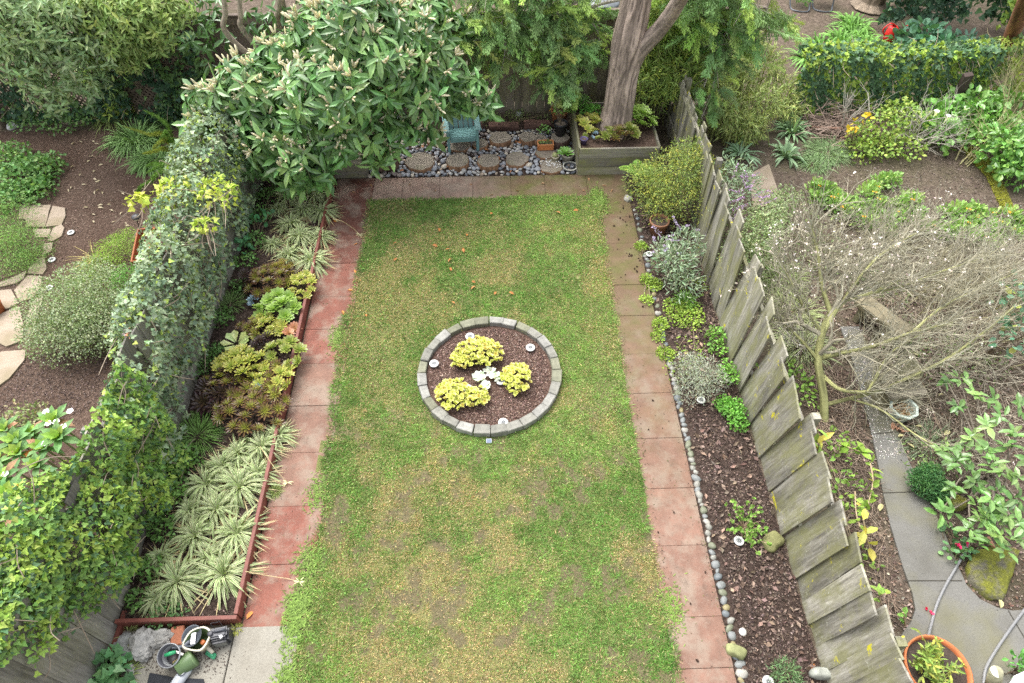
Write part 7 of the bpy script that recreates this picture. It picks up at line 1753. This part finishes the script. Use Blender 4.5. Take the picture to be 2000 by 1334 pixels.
# ------------------------------------------------------------------ tools and rubble in the lower left corner
def rubble(lab, px, py, r, c, amp=.3, flat=None, seed=1, z=0.03, rz=0.):
    mb = MB(); blob(mb, (0, 0, 0), r, c, 4, amp, seed, flat); v = mb.v[0]
    k = vnoise(v[:, 0] * 9 + v[:, 2] * 5, v[:, 1] * 9 - v[:, 2] * 4, .35, seed + 2) - .5; v *= (1 + .3 * k[:, None]) * (1 + .055 * rng.normal(size=(len(v), 1)).clip(-2, 1))
    o = mb.build('concrete_chunk', M_STONE, smooth=False); p = P(px, py, z); o.location = p + A([0, 0, r[2] * .6]); o.rotation_euler = (0, 0, rz); return tag(o, lab, 'rubble')
rubble('largest craggy pale concrete chunk by the timber edging corner', 283, 1262, (.125, .16, .10), (.33, .32, .295), .35, .85, 3, rz=.3)
rubble('smaller craggy concrete chunk next to the brick', 320, 1250, (.13, .09, .08), (.31, .30, .275), .35, .85, 5, rz=.2)
rubble('flat grey concrete slab fragment against the fence', 245, 1268, (.10, .16, .05), (.28, .28, .26), .12, .55, 8, rz=.35)
rubble('small pale stone fragment near the fence foot', 257, 1308, (.045, .05, .03), (.5, .48, .44), .25, .8, 9)
mb = MB(); mb.box((0, 0, 0), (.14, .2, .065), None, (.40, .155, .085)); o = mb.build('brick', M_CLAY, bevel=.007); o.location = P(348, 1242, .06); o.rotation_euler = (.15, .1, .2); tag(o, 'red brick lying beside the concrete chunks', 'brick')
mb = MB(); mb.box((0, 0, 0), (.06, .03, .015), None, (.55, .55, .54)); o = mb.build('tile_scrap', M_STONE, bevel=.003); o.location = P(319, 1271, .045); tag(o, 'small pale grey tile scrap in front of the chunks', 'scrap')
def obj_on(px, py, z=.035): return P(px, py, z)
# hand spreader: cream box with green inside, handle with orange knob and green disc
t = thing('hand_spreader', 'cream and green hand spreader with an orange knob and green spinner', 'spreader', obj_on(398, 1260)); b = A(t.location); M_ = rot_z(-.25)
CRM, GRN = (.50, .46, .36), (.10, .15, .06)
mb = MB(); out_ = [(-.13, -.07), (-.08, -.11), (.08, -.10), (.125, -.03), (.12, .09), (.06, .135), (-.02, .13), (-.11, .06)]
def ring_wall(mb, o2, s0, s1, z0, z1, c):
    n = len(o2); q = A([M_ @ Vector((x, y, 0)) for x, y in o2]); v = np.concatenate([q * s0 + [0, 0, z0], q * s1 + [0, 0, z1]]) + b; mb.add(v, [A([[k, (k + 1) % n, n + (k + 1) % n, n + k] for k in range(n)])], c)
sm_out = [tuple(p[:2]) for p in spl([(x, y, 0) for x, y in out_ + out_[:1]], 40)[:-1]]
ring_wall(mb, sm_out, .55, 1.0, .0, .2, (.42, .36, .24)); ring_wall(mb, sm_out, 1.0, 1.05, .2, .205, CRM); ring_wall(mb, sm_out, 1.05, 1.04, .205, .225, CRM); ring_wall(mb, sm_out, 1.04, .9, .225, .225, CRM); ring_wall(mb, sm_out, .9, .5, .225, .06, GRN)
q = A([M_ @ Vector((x, y, 0)) for x, y in sm_out]) * .5 + [0, 0, .06] + b; mb.add(q, [A([list(range(len(q)))])], GRN); mb.build('hopper', M_PLAST, t)
mb = MB(); p0 = P(398, 1257, .12); p1 = P(416, 1275, .1); tube(mb, [p0, p1], [.03, .018], 12, CRM); mb.build('crank_arm', M_PLAST, t, smooth=True)
mb = MB(); kk = P(398, 1256, .16); lathe(mb, [(.0, .05), (.024, .05), (.026, .0), (.026, -.04)], kk, 18, (.62, .19, .07)); mb.build('knob', M_PLAST, t, smooth=True)
mb = MB(); g = P(412, 1278, .07); M2 = Matrix.Rotation(-.5, 3, 'Z') @ Matrix.Rotation(.5, 3, 'X'); mb.box(g, (.13, .06, .03), M2, (.05, .26, .13)); mb.box(g + A([0, 0, .018]), (.10, .03, .015), M2, (.08, .33, .18)); mb.build('spinner', M_PLAST, t, bevel=.012)
mb = MB(); tube(mb, spl([P(384, 1262, .05), P(392, 1272, .04), P(405, 1265, .06), P(414, 1252, .1)], 20), .011, 8, CRM); mb.build('base_frame', M_PLAST, t, smooth=True)
# dustpan like scoop lying in the hopper
t = thing('hand_scoop', 'dark grey round scoop with white label and long handle resting in the spreader', 'scoop', P(378, 1245, .2)); b = A(t.location)
mb = MB(); lathe(mb, [(.085, .05), (.115, .09), (.118, .095), (.108, .085), (.08, .045), (0, .04)], b - A([0, 0, .03]), 28, (.075, .085, .10), sx=.9, sy=1.0); mb.build('bowl', M_PLAST, t, smooth=True)
mb = MB(); tube(mb, spl([b + A([-.02, -.05, .03]), b + A([-.08, -.1, .04]), b + A([-.19, -.11, .03])], 14), np.linspace(.022, .014, 14), 10, (.11, .12, .14)); mb.build('handle', M_PLAST, t, smooth=True)
mb = MB(); mb.box(b + A([.015, -.02, .035]), (.05, .12, .004), Matrix.Rotation(.15, 3, 'Z'), (.78, .78, .77)); mb.build('label', M_PLAST, t)
# black fuel can
t = thing('jerry_can', 'black plastic jug with cap and handle beside the timber edging', 'can', obj_on(438, 1248)); b = A(t.location); M_ = rot_z(.18); BK_ = (.035, .036, .042)
mb = MB(); mb.box(b + A([0, 0, .09]), (.2, .17, .18), M_, BK_); mb.build('can_body', M_PLAST, t, bevel=.025)
mb = MB(); mb.box(b + A(M_ @ Vector((0, .01, .2))), (.19, .11, .05), M_, (.06, .062, .072)); mb.build('shoulder', M_PLAST, t, bevel=.018)
mb = MB(); tube(mb, spl([b + A(M_ @ Vector(v)) for v in ((-.03, .02, .215), (-.02, .02, .245), (.06, .02, .245), (.08, .02, .215))], 16), .014, 8, (.075, .078, .09)); mb.build('handle', M_PLAST, t, smooth=True)
mb = MB(); lathe(mb, [(.03, .0), (.03, .03), (.022, .035), (0, .036)], b + A(M_ @ Vector((-.075, .01, .215))), 20, (.05, .05, .058)); mb.build('cap', M_PLAST, t, smooth=True)
mb = MB(); mb.box(b + A(M_ @ Vector((0, -.0865, .09))), (.13, .004, .09), M_, (.16, .16, .14)); mb.build('label', M_PLAST, t)
mb = MB(); mb.box(b + A(M_ @ Vector((.035, -.035, .222))), (.03, .05, .004), M_ @ rot_z(.5), (.8, .8, .8)); mb.build('sticker', M_PLAST, t)
mb = MB(); tube(mb, spl([b + A(M_ @ Vector(v)) for v in ((-.04, .06, .2), (-.06, .1, .28), (-.0, .11, .25), (.03, .11, .28), (.05, .06, .2))], 20), .003, 5, (.04, .04, .045)); mb.build('cord', M_PLAST, t)
# tool pot
t = thing('tool_pot', 'grey nursery pot holding a green handled pruner', 'pot', obj_on(347, 1280)); b = A(t.location); M_ = Matrix.Rotation(.25, 3, 'X')
mb = MB(); n = 28; an = np.arange(n) * 2 * PI / n; rings = [(.085, 0), (.115, .2), (.125, .2), (.125, .225), (.112, .225), (.10, .06), (.0, .05)]
v = np.concatenate([A([M_ @ Vector((r * math.cos(a), r * math.sin(a), z)) for a in an]) for r, z in rings]) + b
f = A([[i * n + k, i * n + (k + 1) % n, (i + 1) * n + (k + 1) % n, (i + 1) * n + k] for i in range(6) for k in range(n)]); cc = np.repeat(A([(.33, .34, .34), (.36, .37, .37), (.36, .37, .37), (.36, .37, .37), (.06, .06, .07), (.04, .04, .045), (.05, .04, .035)]), n, 0); mb.add(v, [f], cc); mb.build('pot_body', M_PLAST, t, smooth=True)
t = thing('pruner', 'green handled garden knife lying across the grey nursery pot', 'garden tool', P(335, 1277, .26)); b = A(t.location)
mb = MB(); p0, p1, p2 = P(322, 1280, .27), P(343, 1273, .28), P(358, 1278, .2); tube(mb, [p0, (p0 + p1) / 2, p1], [.018, .023, .017], 10, (.03, .30, .12)); mb.build('handle', M_PLAST, t, smooth=True); mb = MB(); d = (p2 - p1); mb.box((p1 + p2) / 2, (np.linalg.norm(d), .02, .006), rot_z(-.35), (.6, .56, .52)); mb.build('blade', M_METAL_W, t)
mb = MB(); mb.box((0, 0, 0), (.13, .03, .02), None, (.45, .31, .13)); o = mb.build('wooden_stick', M_TWIG, bevel=.006); o.location = P(349, 1288, .15); o.rotation_euler = (0, .3, .8); tag(o, 'short wooden tool handle inside the grey nursery pot', 'garden tool')
# green canister with a blue and silver bottle
t = thing('green_canister', 'green round canister lying on its side on the concrete', 'canister', obj_on(366, 1302)); b = A(t.location); ax_ = norm(A([.75, .62, .0])); c0 = b + A([-.06, -.05, .09]); c1 = c0 + ax_ * .2
mb = MB(); tube(mb, [c0, c0 + ax_ * .004, c1 - ax_ * .01, c1], [.085, .09, .1, .095], 28, (.10, .16, .065)); mb.build('canister_body', M_PLAST, t, smooth=True)
mb = MB(); tube(mb, [c1 - ax_ * .03, c1 - ax_ * .015], .1015, 28, (.14, .21, .09), cap=False); mb.build('rim', M_PLAST, t, smooth=True)
t = thing('spray_bottle', 'silver and blue bottle lying in front of the green canister', 'bottle', obj_on(345, 1325)); b = A(t.location); d_ = norm(A([.45, .9, .0])); s0 = P(338, 1345, .08)
mb = MB(); tube(mb, [s0, s0 + d_ * .02, s0 + d_ * .2, s0 + d_ * .26, s0 + d_ * .3], [.04, .06, .062, .045, .03], 20, A([(.45, .47, .5), (.45, .47, .5), (.5, .52, .54), (.08, .3, .36), (.05, .28, .34)])); mb.build('bottle_body', M_PLAST, t, smooth=True)
mb = MB(); lathe(mb, [(.04, 0), (.048, .006), (.04, .012), (.036, .006), (0, .008)], s0 + d_ * .17 + A([0, 0, .06]), 22, A((.06, .07, .09))); mb.build('dial_ring', M_PLAST, t, smooth=True); mb = MB(); lathe(mb, [(.036, .01), (0, .014)], s0 + d_ * .17 + A([0, 0, .06]), 22, (.62, .63, .63)); mb.build('dial', M_PLAST, t, smooth=True)
mb = MB(); q = PP((296, 1316), (330, 1322), (345, 1326), (400, 1328), (410, 1360), (285, 1360)); poly(mb, q, .034, .05, (.03, .032, .036)); tag(mb.build('rubber_mat', M_CLOTH, loc=(*q.mean(0), 0)), 'black rubber mat at the lower edge on the concrete', 'mat')
mb = MB(); lathe(mb, [(0, 0), (.028, 0), (.03, .02), (.02, .024), (0, .022)], P(319, 1293, .036), 18, (.55, .53, .5)); tag(mb.build('plastic_disc', M_PLAST, smooth=True, loc=P(319, 1293, .036)), 'small round white lid on the concrete beside the tool pot', 'lid')
leafy('corner_plant', 'blue green lobed plant growing at the fence foot in the lower left corner', 'plant', [lump(205, 1310, .15, .22, .8), lump(230, 1300, .12, .18, .8), lump(215, 1330, .15, .2, .8), lump(240, 1325, .1, .14, .7)], 110, .11, .1, (.095, .22, .09), T_IVY, C2=(.15, .28, .12))
tuft('grass_clump', 'tuft of yellow green grass in the lower left corner', 240, 1318, 120, .26, .008, (.24, .3, .08), .6, .12, .02)
tuft('grass_clump', 'thin grass growing between the rubble and the timber edging', 250, 1240, 90, .25, .008, (.28, .32, .12), .6, .1, .02)
tuft('grass_clump', 'yellow weeds at the outer corner of the timber edging', 462, 1228, 60, .08, .008, (.3, .32, .08), .5, .05, .03)
p, nn = wall_pts(-5.9, -4.9, 2.0, .2, 1.0, 500, None, .3, 17); p[:, 1] = 1.25 + rng.normal(size=len(p)) * .25
ivy('ivy', 'dark ivy beside the fence in the lowest left corner', p, nn, .09, (.09, .17, .07), (.17, .27, .07), .5)
n = 260; q = P(300, 1285, .036)[None, :] + np.c_[rng.normal(size=(n, 2)) * [.25, .1], np.zeros(n)]; q2 = P(395, 1290, .037)[None] + np.c_[rng.normal(size=(n, 2)) * [.2, .08], np.zeros(n)]; mb = MB()
q = np.r_[q, q2]; scatter(mb, T_KITE, q + [0, 0, .004], az(len(q)), A([0, 0, 1.]) + .3 * rng.normal(size=(len(q), 3)), rng.uniform(.008, .03, len(q)), .01, A([.07, .05, .04]), .3); struct(mb.build('dirt', M_CHIP), 'stuff')['label'] = 'dark soil crumbs spilled on the pale concrete'
# ------------------------------------------------------------------ fallen leaves and seed pods
fallen('orange brown fallen leaf on the lawn behind the round bed', [(771, 474), (850, 479), (878, 507), (858, 448), (905, 488), (967, 572), (999, 572), (924, 561), (885, 590), (874, 486), (925, 550), (880, 525), (772, 506), (715, 615), (960, 416), (1090, 414), (1125, 410), (912, 458)], (.42, .17, .06), .09, .04, .075, 'fallen leaves on the lawn')
fallen('orange fallen leaf on the red left path', [(695, 476), (694, 530), (684, 566), (670, 610), (640, 420), (655, 432), (488, 1200)], (.55, .24, .07), .10, .04, .045, 'fallen leaves on the left path')
fallen('brown fallen leaf on the back path', [(745, 352), (800, 360), (850, 372), (1010, 372), (1060, 358), (1140, 372), (1180, 362), (920, 360), (960, 380), (725, 362), (1150, 350), (1195, 372), (690, 375), (700, 355)], (.30, .17, .09), .08, .03, .045, 'fallen leaves on the back path')
fallen('dry orange leaf caught among the pebbles', rng.uniform([730, 262], [1110, 340], (22, 2)).tolist(), (.36, .15, .06), .09, .04, .075, 'dry leaves among the pebbles')
fallen('pale leaf lying on the leaf litter right of the fence', [(1795, 832), (1790, 690), (1930, 660), (1838, 770), (1850, 845), (1780, 870), (1866, 800), (1955, 1178), (1905, 860), (1760, 850), (1720, 990)], (.45, .42, .22), .1, .06, .06, 'pale leaves on the litter')
fallen('reddish brown leaf pile fragment by the octagonal pot', [(1750, 835), (1760, 838), (1744, 832), (1770, 842), (1756, 828)], (.36, .2, .13), .12, .05, .05, 'brown leaves by the octagonal pot')
sp_ = []
while len(sp_) < 40:
    y = rng.uniform(395, 1300) if rng.random() < .28 else rng.uniform(395, 560); x = np.interp(y, [385, 700, 1000, 1300], [1215, 1262, 1310, 1375]) + rng.normal() * 16
    sp_.append((x, y))
mb = MB(); blob(mb, (0, 0, 0), (.5, .42, .42), (.06, .036, .026), 2, .15, 5); src = mb.build('seed_pod', M_BARK, smooth=True)
for i, (x, y) in enumerate(sp_):
    o = src if i == 0 else src.copy()
    if i: col.objects.link(o)
    s = rng.uniform(.016, .034); o.scale = (s * 1.3, s, s); o.location = P(x, y, .04) + A([0, 0, s * .3]); o.rotation_euler = (0, 0, rng.uniform(0, 6.3)); tag(o, 'dark seed pod dropped on the right red path', 'seed pod', 'seed pods on the right path')
# beyond the frame the ground and the neighbouring gardens simply go on
